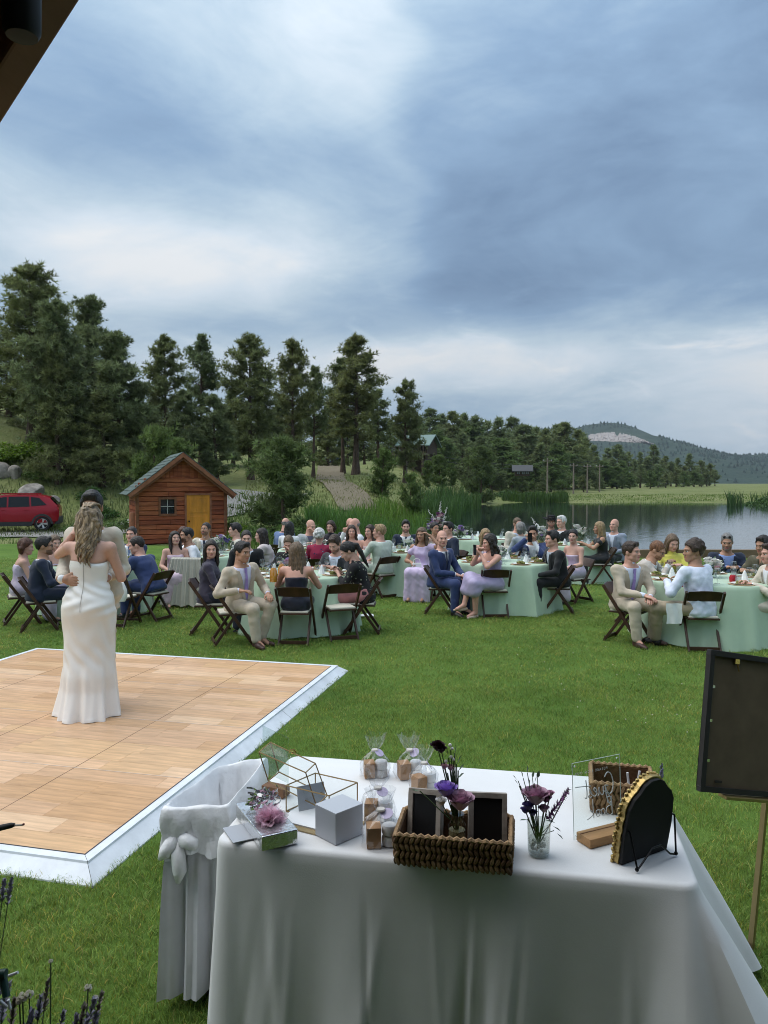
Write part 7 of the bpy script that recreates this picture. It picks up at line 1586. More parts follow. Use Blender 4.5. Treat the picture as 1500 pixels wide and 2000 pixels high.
def draped(x, y, face, label):
    e = empty('draped_jacket', (x, y, 0), R(face), label, 'jacket'); n = 30; V = []; prof = [(-.26, .20), (-.25, .45), (-.16, .70), (-.06, .80), (.0, .815), (.06, .79), (.11, .60), (.15, .40), (.19, .20), (.22, .06)]
    for i in range(n + 1):
        u = (i / n - .5)
        for j, (d, z) in enumerate(prof):
            low = max(0, .8 - z); V.append((u * (.50 + .34 * low), .20 - d * 0 + d * .9 + .03 * low * math.sin(i * .9 + 1) + .012 * math.sin(i * 2.1), z + .02 * low * math.sin(i * .7)))
    k = len(prof); b = MB(); b.add(V, [(i * k + j, (i + 1) * k + j, (i + 1) * k + j + 1, i * k + j + 1) for i in range(n) for j in range(k - 1)]); b.build('cloth', mat('grey_beige_cloth', (.40, .38, .32), .85, var=.1, scale=6, bump=.15, bscale=50), e, smooth=True)
pb = by('the bearded man in white'); draped(X(373, 12.55), 12.55, 172, 'grey beige jacket draped over the chair before the shed')
chair(X(662, 9.95), 9.95, 200, 'empty dark folding chair with cream seat at the front table')
chair(X(912, 13.9), 13.9, 186, 'empty dark folding chair between the middle and back tables')
for px, py, lab in ((716, 1204, 'white folded paper lying on the grass by the flowered blouse'), (637, 1227, 'white napkin dropped on the grass under the empty chair')):
    q = plane(px, py, .02); b = MB(); b.add([(-.10, -.07, 0), (.02, -.075, .012), (.11, -.06, 0), (.10, .07, .01), (-.01, .06, .02), (-.11, .06, 0)], [(0, 1, 4, 5), (1, 2, 3, 4)]); b.add([(-.10, -.07, -.006), (.02, -.075, .006), (.11, -.06, -.006), (.10, .07, .004), (-.01, .06, .014), (-.11, .06, -.006)], [(0, 1, 4, 5), (1, 2, 3, 4)]); o = b.build('dropped_paper', M_NAPKIN, loc=(q.x, q.y, .035)); tag(o, lab, 'paper')
b = MB(); V = [(x_ * .09 + .006 * math.sin(z * 30), -.02 + .012 * math.sin(x_ * 5 + z * 9), z) for z in np.linspace(0, -.24, 8) for x_ in np.linspace(-1, 1, 9)]; b.add(V, [(i * 9 + j, i * 9 + j + 1, (i + 1) * 9 + j + 1, (i + 1) * 9 + j) for i in range(7) for j in range(8)]); q = at(1316, 1178, 8.95); o = b.build('hanging_napkin', M_NAPKIN, loc=q, smooth=True); tag(o, 'white napkin hanging from the knee of the curly haired man', 'napkin')
# ------------------------------------------------------------------ gift table in front
TTOP = .76; TA = -math.atan2(.1915, .9815); U = Vector((math.cos(TA), math.sin(TA), 0)); NN = Vector((-math.sin(TA), math.cos(TA), 0)); F0 = Vector((-.585, 2.625, 0)); TW, TD = 1.585, .86
def tp(px, py, dz=0.0): return plane(px, py, TTOP + dz + .004)
M_LINEN = mat('white_table_linen', (.74, .745, .75), .72, var=.03, scale=5, bump=.06, bscale=220, sheen=.15)
def gift_table():
    e = empty('gift_table', F0, TA, 'long table under a white cloth holding gifts in the foreground', 'table'); rc = .05; per = []
    def arc(cx, cy, a0):
        for k in range(9): a = a0 + R(90) * k / 8; per.append((cx + rc * math.cos(a), cy + rc * math.sin(a), math.cos(a), math.sin(a), 1 - abs(k - 4) / 4.))
    def line(x0, y0, x1, y1, nx, ny, n):
        for k in range(1, n): t = k / n; per.append((x0 + (x1 - x0) * t, y0 + (y1 - y0) * t, nx, ny, 0.0))
    arc(rc, rc, R(180)); line(rc, 0, TW - rc, 0, 0, -1, 170); arc(TW - rc, rc, R(270)); line(TW, rc, TW, TD - rc, 1, 0, 80); arc(TW - rc, TD - rc, 0); line(TW - rc, TD, rc, TD, 0, 1, 60); arc(rc, TD - rc, R(90)); line(0, TD - rc, 0, rc, -1, 0, 50)
    n = len(per); rows = [(-.012, TTOP + .0012), (-.004, TTOP - .0005), (.004, TTOP - .006), (.008, TTOP - .018), (.010, TTOP - .05)] + [(.010, TTOP - .05 - .665 * k / 22) for k in range(1, 23)]
    V = []; rc_ = random.Random(14); folds = [(rc_.uniform(0, TW), rc_.uniform(.010, .03), rc_.choice((-1, 1)) * rc_.uniform(.003, .010), rc_.uniform(0, .25), rc_.uniform(-.12, .12)) for _ in range(22)]
    for off, z in rows:
        t = max(0, (TTOP - .03 - z) / .70)
        for i, (x, y, nx, ny, cn) in enumerate(per):
            s_ = x if abs(ny) > abs(nx) else y; c2 = [math.exp(-(((x - cx) ** 2 + (y - cy) ** 2) / .018)) for cx, cy in ((0, 0), (TW, 0), (TW, TD), (0, TD))]
            f = t * (.016 * math.sin(s_ * 13 + .7) + .010 * math.sin(s_ * 24 + 2)) + t ** .9 * (c2[0] * .0 + c2[1] * .20 + c2[2] * .2 + c2[3] * .05) + t * (.24 if nx > .7 else .035 if ny < -.7 else .01)
            for s0, w0, a0, t0, sl in folds:                # narrow creases of unequal depth
                if t > t0: f += a0 * min(1, (t - t0) * 2.2) * math.exp(-((s_ - s0 - sl * t) / w0) ** 2)
            V.append((x + nx * (off + f), y + ny * (off + f), z))
    F = [(r * n + i, r * n + (i + 1) % n, (r + 1) * n + (i + 1) % n, (r + 1) * n + i) for r in range(len(rows) - 1) for i in range(n)]; F.append(tuple(range(n)))
    b = MB(); b.add(V, F); c = b.build('tablecloth', M_LINEN, e, smooth=R(60))
    b = MB(); b.box((TW / 2, TD / 2, TTOP - .025), (TW - .03, TD - .03, .03)); b.build('tabletop', mat('plastic_top', (.6, .6, .58), .5), e)
    for x in (.25, TW - .25):
        for y in (.12, TD - .12): b = MB(); b.tube([(x, y, TTOP - .04), (x, y, .0)], .014, 8); b.build('leg', mat('grey_steel', (.2, .2, .21), .4, .7), e)
gift_table()
def obj_frame(name, loc, rz, label, cat, group=None): return empty(name, loc, rz, label, cat, group)
# ---- lined waste bin
def bin_():
    fl, fr, br, bl = [plane(*q, .775) for q in ((318, 1580), (447, 1574), (521, 1482), (428, 1500))]; c = (fl + fr + br + bl) / 4; base = Vector((c.x, c.y, 0)); e = empty('waste_bin', base, 0, 'waste bin lined with a white plastic bag left of the table', 'bin')
    cor = [(p - c) for p in (fl, fr, br, bl)]; n = 20; loop = []
    for k in range(4):
        a, b_ = cor[k], cor[(k + 1) % 4]
        for i in range(n): t = i / n; loop.append((a.lerp(b_, t), min(t, 1 - t)))
    N = len(loop)
    rb = random.Random(6)
    def ring(sc, z, amp, fr_, ph, zam=.0, cr_=0.0):
        o = []
        for i, (p, q) in enumerate(loop):
            rr = sc * (1 - .05 * max(0, .12 - q) / .12); d = Vector((p.x, p.y)).normalized(); w = amp * (math.sin(i * fr_ + ph) + .6 * math.sin(i * fr_ * 2.3 + ph * 2)) + cr_ * rb.gauss(0, 1); o.append((p.x * rr + d.x * w, p.y * rr + d.y * w, z + zam * math.sin(i * .5 + ph)))
        return o
    def loft(name, rings, m, par=e, cap=False):
        b = MB(); V = [v for r in rings for v in r]; F = [(k * N + i, k * N + (i + 1) % N, (k + 1) * N + (i + 1) % N, (k + 1) * N + i) for k in range(len(rings) - 1) for i in range(N)]
        if cap: F.append(tuple((len(rings) - 1) * N + i for i in range(N)))
        b.add(V, F); return b.build(name, m, par, smooth=R(70))
    M_BAG = mat('thin_white_bag', (.85, .86, .88), .35, var=.05, scale=10, bump=.5, bscale=14, spec=.5, trans=.0)
    M_COVER = mat('pale_bin_cover', (.66, .66, .70), .7, var=.06, scale=6, bump=.1, bscale=30)
    bag = loft('bag', [ring(.15, .36, .006, .9, 1), ring(.60, .40, .008, .7, 1), ring(.80, .50, .006, .6, 2, 0, .003), ring(.84, .60, .006, .6, 2, 0, .004), ring(.88, .68, .005, .7, 3, 0, .004), ring(.91, .72, .005, .7, 3, 0, .003), ring(.93, .755, .003, .6, 1, 0, .002), ring(.97, .779, .001, .7, 2, .003), ring(1.03, .783, .001, .9, 2, .003), ring(1.075, .772, .002, .6, 1, 0, .0008), ring(1.10, .735, .004, .9, 2, .004, .002), ring(1.10, .70, .005, .9, 2.2, .006, .003), ring(1.07, .67, .006, 1.1, 2.4, .006, .003), ring(1.10, .635, .008, 1.2, 2.6, .008, .003), ring(1.13, .60, .010, 1.2, 2.8, .012, .003)], M_BAG)
    loft('cover', [ring(.98, .64, .002, .7, 1), ring(1.0, .55, .012, .7, 1), ring(1.02, .38, .020, .7, 1.1), ring(1.04, .18, .026, .7, 1.2), ring(1.06, .05, .030, .7, 1.3)], M_COVER)
    loft('body', [ring(.80, .32, 0, 1, 1), ring(.78, .20, 0, 1, 1), ring(.74, .01, 0, 1, 1)], mat('grey_bin', (.10, .10, .11), .5), cap=True)
    k = plane(358, 1622, .66) - base; k.y -= .035; b = MB(); b.ball((k.x, k.y - .015, .675), (.030, .026, .032), 10)
    for a, L in ((-2.3, .10), (-.5, .075), (-1.55, .16)):
        d = Vector((math.cos(a), -.15, math.sin(a))); p0 = Vector((k.x, k.y - .02, .675)); b.tube([p0, p0 + d * L * .4 + Vector((0, -.02, 0)), p0 + d * L * .8 + Vector((.008, -.025, 0)), p0 + d * L + Vector((0, -.015, -.01))], [.014, .030, .026, .010], 8)
    b.build('knot', M_BAG, bag, smooth=R(85))
bin_()
# ---- silver gift with pink tulle bow
M_FOIL = mat('silver_foil', (.72, .73, .75), .18, .85, bump=.5, bscale=16); M_SILVERC = mat('silver_card', (.44, .46, .50), .45, .25)
def gift():
    a, b_, c = plane(462, 1574, TTOP + .05), plane(514, 1641, TTOP + .05), plane(580, 1621, TTOP + .05); ctr = (a + c) / 2; ang = math.atan2((a - b_).y, (a - b_).x); e = empty('wrapped_gift', (ctr.x, ctr.y, TTOP + .006), ang, 'flat gift in silver foil with pink tulle bow', 'gift'); L, W = (a - b_).length, (c - b_).length
    b = MB(); b.box((0, 0, .026), (L, W, .05)); b.build('box', M_FOIL, e, bevel=.004)
    r = random.Random(2); t = MB()
    for i in range(150):
        an = r.uniform(0, 6.28); el = r.uniform(.1, 1.3); Lr = r.uniform(.04, .085); d = Vector((math.cos(an) * math.cos(el), math.sin(an) * math.cos(el), math.sin(el) * .7)); s = d.cross(Vector((r.random() - .5, r.random() - .5, r.random() - .5))).normalized() * r.uniform(.012, .024); p0 = Vector((-.05, 0, .052)); m_ = p0 + d * Lr * .6
        t.add([p0, m_ + s, p0 + d * Lr, m_ - s], [(0, 1, 2, 3)])
    t.build('tulle_bow', mat('pink_tulle', (.84, .56, .68), .8, alpha=.4), e)
    t = MB()
    for i in range(34):
        an = r.uniform(0, 6.28); c0 = Vector((.045 + r.uniform(-.04, .04), r.uniform(-.05, .05), .055)); rad = r.uniform(.012, .022); h = r.uniform(.0, .035); pts = []
        for k in range(10): th = an + k * .62; pts.append(c0 + Vector((rad * math.cos(th), rad * math.sin(th), h + .004 * k)))
        for p0, p1 in zip(pts[:-1], pts[1:]): t.add([p0, p1, p1 + Vector((0, 0, .007)), p0 + Vector((0, 0, .007))], [(0, 1, 2, 3)])
    t.build('curled_ribbon', mat('silver_ribbon', (.75, .75, .78), .15, .9), e)
gift()
def flat_card(px, py, w, d, rz, label, m, dz=0.0, th=.003):
    q = tp(px, py); b = MB(); b.box((0, 0, th / 2), (w, d, th)); o = b.build('card', m, loc=(q.x, q.y, TTOP + .006 + dz), rot=(0, 0, rz)); tag(o, label, 'card'); return o
flat_card(472, 1628, .13, .10, R(118), 'silver envelope lying under the foil gift', M_SILVERC)
flat_card(610, 1600, .20, .15, R(-28), 'white card lying in front of the glass card box', mat('white_card', (.78, .79, .81), .5), th=.006)
flat_card(640, 1612, .22, .17, R(-28), 'gold edged tray card beside the silver box', mat('brass_edge', (.40, .30, .16), .4, .6), -.003, .004)
# ---- silver cube gift box
q = tp(662, 1632); e = empty('silver_box', (q.x, q.y + .01, TTOP + .003), R(44), 'plain silver grey cube gift box', 'box'); b = MB(); b.box((0, 0, .054), (.126, .112, .108)); b.build('box', M_SILVERC, e, bevel=.0025); b = MB(); b.box((0, 0, .1095), (.1265, .1125, .003)); b.build('lid', mat('silver_lid', (.55, .57, .61), .4, .25), e)
# ---- brass and glass card box with its lid open
def card_box():
    e = empty('card_box', (0, 0, 0), 0, 'brass framed glass card box with open peaked lid', 'box'); M_BR = mat('aged_brass', (.30, .20, .09), .35, .85); M_PANE = glass_mat('card_box_glass', (.96, .975, .97), .03)
    def frame(name, P, edges, panes, par):
        f = MB()
        for i, j in edges: f.tube([P[i], P[j]], .0024, 6)
        fo = f.build(name, M_BR, par)
        for pn in panes:
            b = MB(); b.add([P[i] for i in pn], [tuple(range(len(pn)))]); b.build('pane', M_PANE, fo)
    b0 = [tp(559, 1584), tp(643, 1606), tp(698, 1578), tp(616, 1558)]; H = .098; B = [Vector(p) for p in b0] + [p + Vector((0, 0, H)) for p in b0]; frame('box_frame', B, [(0, 1), (1, 2), (2, 3), (3, 0), (4, 5), (5, 6), (6, 7), (7, 4), (0, 4), (1, 5), (2, 6), (3, 7)], [(0, 1, 5, 4), (1, 2, 6, 5), (2, 3, 7, 6), (3, 0, 4, 7), (0, 1, 2, 3)], e)
    Y0 = b0[0].y; A = [at(506, 1469, 2.97), at(597, 1509, 2.86), at(616, 1491, 2.92), at(528, 1450, 3.03), at(524, 1525, 2.96), at(618, 1574, 2.83), at(639, 1554, 2.875), at(545, 1508, 3.01)]
    frame('lid_frame', A, [(0, 1), (1, 2), (2, 3), (3, 0), (4, 5), (5, 6), (6, 7), (7, 4), (0, 4), (1, 5), (2, 6), (3, 7)], [(0, 1, 2, 3), (0, 1, 5, 4), (1, 2, 6, 5), (2, 3, 7, 6), (3, 0, 4, 7)], e)
    c = (A[2] + A[3]) / 2; b = MB(); b.ball(c, .006, 8); b.tube([c + Vector((-.012, 0, 0)), c + Vector((-.006, 0, .012)), c + Vector((.006, 0, .012)), c + Vector((.014, 0, .0))], .003, 6); b.build('clasp', mat('bright_brass', (.70, .50, .15), .25, .9), e, smooth=True)
    # envelopes inside
    m = (B[0] + B[1] + B[2] + B[3]) / 4; b = MB(); b.box(m + Vector((-.04, .0, .05)), (.11, .004, .09), (R(-14), 0, R(28))); o = b.build('envelope', mat('grey_envelope', (.38, .40, .44), .6)); tag(o, 'grey envelope standing inside the glass card box', 'envelope')
    # clear acrylic panel standing behind
    P = [at(514, 1505, 3.10), at(564, 1530, 3.04), at(564, 1441, 3.04), at(514, 1417, 3.10)]; b = MB(); nv = (P[1] - P[0]).cross(P[3] - P[0]).normalized() * .004; b.add(P + [p + nv for p in P], [(0, 1, 2, 3), (7, 6, 5, 4), (0, 4, 5, 1), (1, 5, 6, 2), (2, 6, 7, 3), (3, 7, 4, 0)]); o = b.build('clear_sheet', glass_mat('acrylic', (.90, .94, .93), .06)); tag(o, 'clear acrylic panel standing behind the glass card box', 'panel')
    q = tp(530, 1562); b = MB(); b.box((0, 0, .02), (.10, .05, .035)); o = b.build('wooden_block', mat('walnut_block', (.20, .10, .05), .6, var=.3, scale=8), loc=(q.x + .01, q.y + .05, TTOP + .003), rot=(0, 0, R(-26))); tag(o, 'small brown wooden block behind the foil gift', 'block')
card_box()
# ---- favours in cellophane
M_KRAFT = mat('kraft_card', (.42, .24, .12), .7, var=.12, scale=10); M_CELLO = glass_mat('cellophane', (.95, .955, .965), .085, .12); M_SOAP = mat('white_candle', (.78, .77, .75), .5); M_TAG = mat('lilac_tag', (.62, .54, .74), .6)
def favour(px, py, rz, s, label, seed, tagrot=.4):
    q = tp(px, py); e = empty('favour_bag', (q.x, q.y, TTOP + .004), rz, label, 'favour', 'cellophane favours'); r = random.Random(seed)
    b = MB(); b.box((-.024 * s, 0, .034 * s), (.046 * s, .055 * s, .066 * s)); b.build('kraft_box', M_KRAFT, e, bevel=.001)
    for z in (.017, .052): b = MB(); b.lathe([(0, -.016), (.024, -.016), (.027, -.008), (.027, .010), (.023, .016), (0, .016)], 16, (.028 * s, 0, z * s)); b.build('candle', M_SOAP, e, smooth=True)
    n = 22; V = []; prof = [(.060, .0), (.066, .03), (.064, .06), (.050, .085), (.020, .105), (.012, .113), (.022, .125), (.036, .15), (.046, .18)]
    for k, (rr, z) in enumerate(prof):
        for j in range(n): a = 2 * math.pi * j / n; w = 1 + r.uniform(-.16, .16) * (1 if k < 4 else 1.6); V.append((rr * s * w * math.cos(a), rr * s * w * .78 * math.sin(a), z * s * 1.05 + r.uniform(-.004, .004)))
    b = MB(); b.add(V, [(k * n + j, k * n + (j + 1) % n, (k + 1) * n + (j + 1) % n, (k + 1) * n + j) for k in range(len(prof) - 1) for j in range(n)]); b.build('cellophane', M_CELLO, e)
    b = MB(); b.lathe([(0, 0), (.021 * s, 0), (.021 * s, .002), (0, .002)], 18, M=Matrix.Translation((.018 * s, -.012 * s, .108 * s)) @ Matrix.Rotation(R(28), 4, 'X') @ Matrix.Rotation(tagrot, 4, 'Y')); b.build('round_tag', M_TAG, e)
    b = MB(); b.lathe([(.014 * s, -.004), (.016 * s, 0), (.014 * s, .004)], 12, (0, 0, .117 * s)); b.build('tie', mat('pale_string', (.70, .66, .60), .8), e)
favour(732, 1516, R(8), .96, 'favour bag at the back left with kraft box and candles', 1); favour(800, 1518, R(14), 1.0, 'favour bag with lilac tag at the back right', 2, -.6); favour(828, 1543, R(30), .95, 'favour bag behind the left picture frame', 3, .9); favour(738, 1600, R(-6), 1.0, 'favour bag in the middle beside the silver cube', 4, .2); favour(744, 1650, R(4), 1.05, 'nearest favour bag beside the wicker basket', 5, -.2)
# ---- wicker baskets
M_WICK = [mat('water_hyacinth_%d' % i, c, .6, var=.35, scale=30, bump=.3, bscale=60) for i, c in enumerate(((.20, .115, .055), (.28, .17, .085), (.13, .07, .035)))]; M_RIM = mat('basket_rim', (.36, .23, .12), .6, var=.3, scale=30, bump=.3, bscale=60)
def basket(loc, rz, W, D, H, label, flare=1.12, name='wicker_basket'):
    e = empty(name, loc, rz, label, 'basket'); r = random.Random(int(W * 1000)); b = MB(); b.box((0, 0, .004), (W - .02, D - .02, .008))
    for (cx, cy, sx, sy) in ((0, -D / 2 + .006, W - .012, .006), (0, D / 2 - .006, W - .012, .006), (-W / 2 + .006, 0, .006, D - .012), (W / 2 - .006, 0, .006, D - .012)): b.box((cx, cy, H / 2), (sx, sy, H - .008))
    b.build('liner', M_WICK[2], e); rows = 4; rh = H / rows; w = .0165
    me = []
    for m in M_WICK:
        q = MB(); q.lathe([(0, -.62), (.32, -.45), (.52, -.05), (.42, .32), (.12, .62), (0, .66)], 6); me.append(q.mesh('strand', m, smooth=True))
    for side in range(4):
        L = W if side % 2 == 0 else D; n = int(L / w)
        for row in range(rows):
            for i in range(n):
                t = -L / 2 + (i + .5) * L / n; z = rh * (row + .5); out = 1 + (flare - 1) * z / H * .3
                p = {0: (t, -D / 2), 1: (W / 2, t), 2: (t, D / 2), 3: (-W / 2, t)}[side]; o = link('strand', me[r.choice((0, 0, 1, 1, 2))], e, (p[0] * out, p[1] * out, z + r.uniform(-.002, .002))); ax = 1 if side in (1, 3) else 0
                sg = 1 if (row + side // 2) % 2 else -1; tl = R(24) * sg + r.uniform(-.15, .15); o.rotation_euler = (tl if ax else 0, 0 if ax else tl, 0); o.scale = ((.013, .0155, rh * 1.12) if not ax else (.021, .014, rh * .80)) if not ax else (.013, .0155, rh * 1.12)
                if not ax: o.scale = (.0155, .013, rh * 1.12)
    q = MB(); pts = [(-W / 2, -D / 2), (W / 2, -D / 2), (W / 2, D / 2), (-W / 2, D / 2)]
    for k in range(4):
        a, c = Vector((*pts[k], H)), Vector((*pts[(k + 1) % 4], H)); n = int((c - a).length / .022)
        for i in range(n):
            p0, p1 = a.lerp(c, i / n), a.lerp(c, (i + 1.25) / n); q.tube([p0 + Vector((0, 0, -.002)), p0.lerp(p1, .5) + Vector((0, 0, .004)), p1 + Vector((0, 0, -.002))], [.005, .0085, .005], 6)
    q.build('rim', M_RIM, e, smooth=True); return e
fl, fr = tp(772, 1689), tp(997, 1709); W = (fr - fl).length; d = (fr - fl).normalized(); nrm = Vector((-d.y, d.x, 0)); D1 = .205; c = (fl + fr) / 2 + nrm * D1 / 2; BA = math.atan2(d.y, d.x); basket((c.x, c.y, TTOP + .004), BA, W, D1, .098, 'wicker basket holding picture frames and a flower vase')
def bl(x, y, z): return Vector((c.x, c.y, TTOP)) + d * x + nrm * y + Vector((0, 0, z))
def chalk_frame(x, y, rz, lean, w, h, label, roll=0.0):
    e = empty('picture_frame', bl(x, y, .014), BA + rz, label, 'frame', 'frames in the basket'); M = Matrix.Rotation(lean, 4, 'X') @ Matrix.Rotation(roll, 4, 'Y'); fw = .017; f = MB()
    for cx, cz, sx, sz in ((0, fw / 2, w, fw), (0, h - fw / 2, w, fw), (-w / 2 + fw / 2, h / 2, fw, h - 2 * fw), (w / 2 - fw / 2, h / 2, fw, h - 2 * fw)): f.box(M @ Vector((cx, 0, cz)), (sx, .026, sz), M)
    f.build('frame', mat('grey_wood_frame', (.34, .30, .26), .6, var=.3, scale=12, bump=.15, bscale=40), e, bevel=.001); q = MB(); q.box(M @ Vector((0, -.004, h / 2)), (w - 2 * fw, .006, h - 2 * fw), M); q.build('chalkboard', mat('black_slate', (.012, .012, .013), .35), e)
chalk_frame(-.105, .035, R(-22), R(-16), .125, .178, 'left grey wood frame with black slate in the basket', R(-7)); chalk_frame(.105, .045, R(10), R(-14), .130, .178, 'right grey wood frame with black slate in the basket', R(2))
def rose(e, p, r, col, seed, name='rose', layers=4):
    b = MB(); petal_flower(b, p, r, 0, seed, layers); return b.build(name, MF[col], e, smooth=R(60))
def stem(e, a, b_, bend=(0, 0, 0), r=.0022):
    a, b_ = Vector(a), Vector(b_); q = MB(); q.tube([a, a.lerp(b_, .5) + Vector(bend), b_], r, 5); return q.build('stem', MF['stem'], e)
def leaf(e, p, d, L, col='leaf', w=.3):
    p, d = Vector(p), Vector(d).normalized(); s = d.cross(Vector((.2, .1, 1))).normalized() * L * w; u = s.cross(d).normalized() * L * .08; q = MB(); q.add([p, p + d * L * .35 + s * .8, p + d * L * .7 + s * .7 + u, p + d * L, p + d * L * .7 - s * .7 + u, p + d * L * .35 - s * .8], [(0, 1, 2, 3, 4, 5)]); return q.build('leaf', MF[col], e)
M_VASE = glass_mat('vase_glass', (.90, .92, .90), .12)
e = empty('bud_vase', bl(.005, .02, .012), 0, 'bud vase of violet and mauve roses in the basket', 'vase'); b = MB(); b.lathe([(0, 0), (.026, 0), (.030, .01), (.030, .085), (.022, .105), (.022, .12), (.025, .124)], 18); b.build('glass', M_VASE, e, smooth=True); b = MB(); b.lathe([(0, .004), (.026, .004), (.027, .07), (0, .07)], 14); b.build('water', mat('stale_water', (.42, .36, .20), .1, alpha=.5), e)
vr = e.location
def rel(px, py, Y): return at(px, py, Y) - vr
yv = vr.y
for (px, py, dy, rr, col, nm, ly) in ((871, 1543, -.01, .036, 'violet', 'violet_rose', 5), (899, 1566, -.035, .044, 'mauve', 'mauve_rose', 5), (862, 1566, .0, .020, 'white', 'white_bloom', 3), (880, 1500, .01, .014, 'blush', 'pink_bloom', 3), (868, 1497, .01, .014, 'blush', 'pink_bloom', 3), (855, 1458, .02, .024, 'burg', 'burgundy_bloom', 5), (862, 1464, .015, .018, 'burg', 'burgundy_bloom', 4), (893, 1568, .0, .02, 'lav', 'lilac_bloom', 3)):
    p = rel(px, py, yv + dy); rose(e, p, rr, col, px, nm, ly); stem(e, (0, 0, .05), p - Vector((0, 0, rr * .2)), (.004, 0, 0))
for px, py, dx, dz in ((885, 1485, .3, 1), (892, 1492, .5, .8), (876, 1480, -.2, 1), (888, 1475, .1, 1), (895, 1505, .6, .6), (874, 1510, -.5, .6), (883, 1520, .3, .7), (893, 1520, .7, .5), (820, 1545, -1, .1), (880, 1465, .2, 1)):
    p = rel(px, py, yv + .01); leaf(e, p, (dx, .1, dz), .030); stem(e, (0, 0, .08), p)
for px, py in ((879, 1455), (883, 1462), (881, 1478), (886, 1483), (871, 1487)): b = MB(); b.ball(rel(px, py, yv + .01), .006, 8); b.build('bud', MF['white'], e, smooth=True)
# ---- glass with a mauve rose
q = tp(1052, 1668); e = empty('flower_glass', (q.x, q.y, TTOP + .004), 0, 'clear glass with a mauve rose and purple sprigs', 'vase'); b = MB(); b.lathe([(0, 0), (.032, 0), (.036, .012), (.039, .10), (.041, .112), (.038, .112), (.035, .014), (0, .010)], 22); b.build('glass', M_VASE, e, smooth=True); b = MB(); b.lathe([(0, .011), (.034, .011), (.036, .055), (0, .055)], 18); b.build('water', mat('clear_water', (.75, .78, .76), .05, alpha=.25), e)
b = MB(); r = random.Random(5)
for i in range(40): b.ball((r.uniform(-.022, .022), r.uniform(-.02, .02), .018 + r.uniform(0, .03)), r.uniform(.004, .007), 6)
b.build('glass_pebbles', mat('pale_pebbles', (.62, .66, .58), .2), e)
vr = e.location; yv = vr.y; p = rel(1046, 1556, yv - .01); rose(e, p, .043, 'mauve', 7, 'mauve_rose', 5); stem(e, (0, 0, .02), p)
for k, (px, py, col, rr) in enumerate(((1066, 1560, 'plum', .020), (1075, 1550, 'mauve', .014), (1032, 1575, 'blue', .020), (1026, 1583, 'blue', .016), (1040, 1588, 'blue', .016), (1062, 1580, 'mauve', .018))): p = rel(px, py, yv - .01 * (k % 3)); rose(e, p, rr, col, k + 30, 'bloom', 4); stem(e, (0, 0, .03), p)
b = MB(); r = random.Random(9)
for i in range(110):                                       # spiky purple sprig to the right
    t = i / 110; c0 = rel(1068 + 42 * t, 1600 - 58 * t, yv); a = r.uniform(0, 6.28); L = .018 * (1.2 - .5 * t); dd = Vector((math.cos(a) * .6 + .5, math.sin(a) * .5, math.sin(a) * .8 + .3)).normalized(); s = dd.cross(Vector((0, 1, .2))).normalized() * .0022; b.add([c0 - s, c0 + s, c0 + dd * L], [(0, 1, 2)])
b.build('spiky_sprig', mat('purple_spikes', (.20, .07, .20), .6), e); stem(e, (0, 0, .03), rel(1110, 1544, yv))
for px, py, dx, dz in ((1028, 1560, -.6, .6), (1022, 1545, -.5, .8), (1034, 1535, -.1, 1), (1014, 1535, -.6, .8), (1040, 1520, .1, 1), (1022, 1520, -.3, 1), (1030, 1510, 0, 1), (1044, 1530, .3, .9), (1075, 1610, .7, -.5), (1082, 1622, .8, -.8), (1060, 1600, .6, -.2), (1030, 1600, -.5, -.1), (1012, 1525, -.6, .6), (1050, 1520, .2, 1)): p = rel(px, py, yv); leaf(e, p, (dx, .05, dz), .026 if px < 1060 else .045, w=.28 if px < 1060 else .12); stem(e, (0, 0, .06), p, r=.0014)
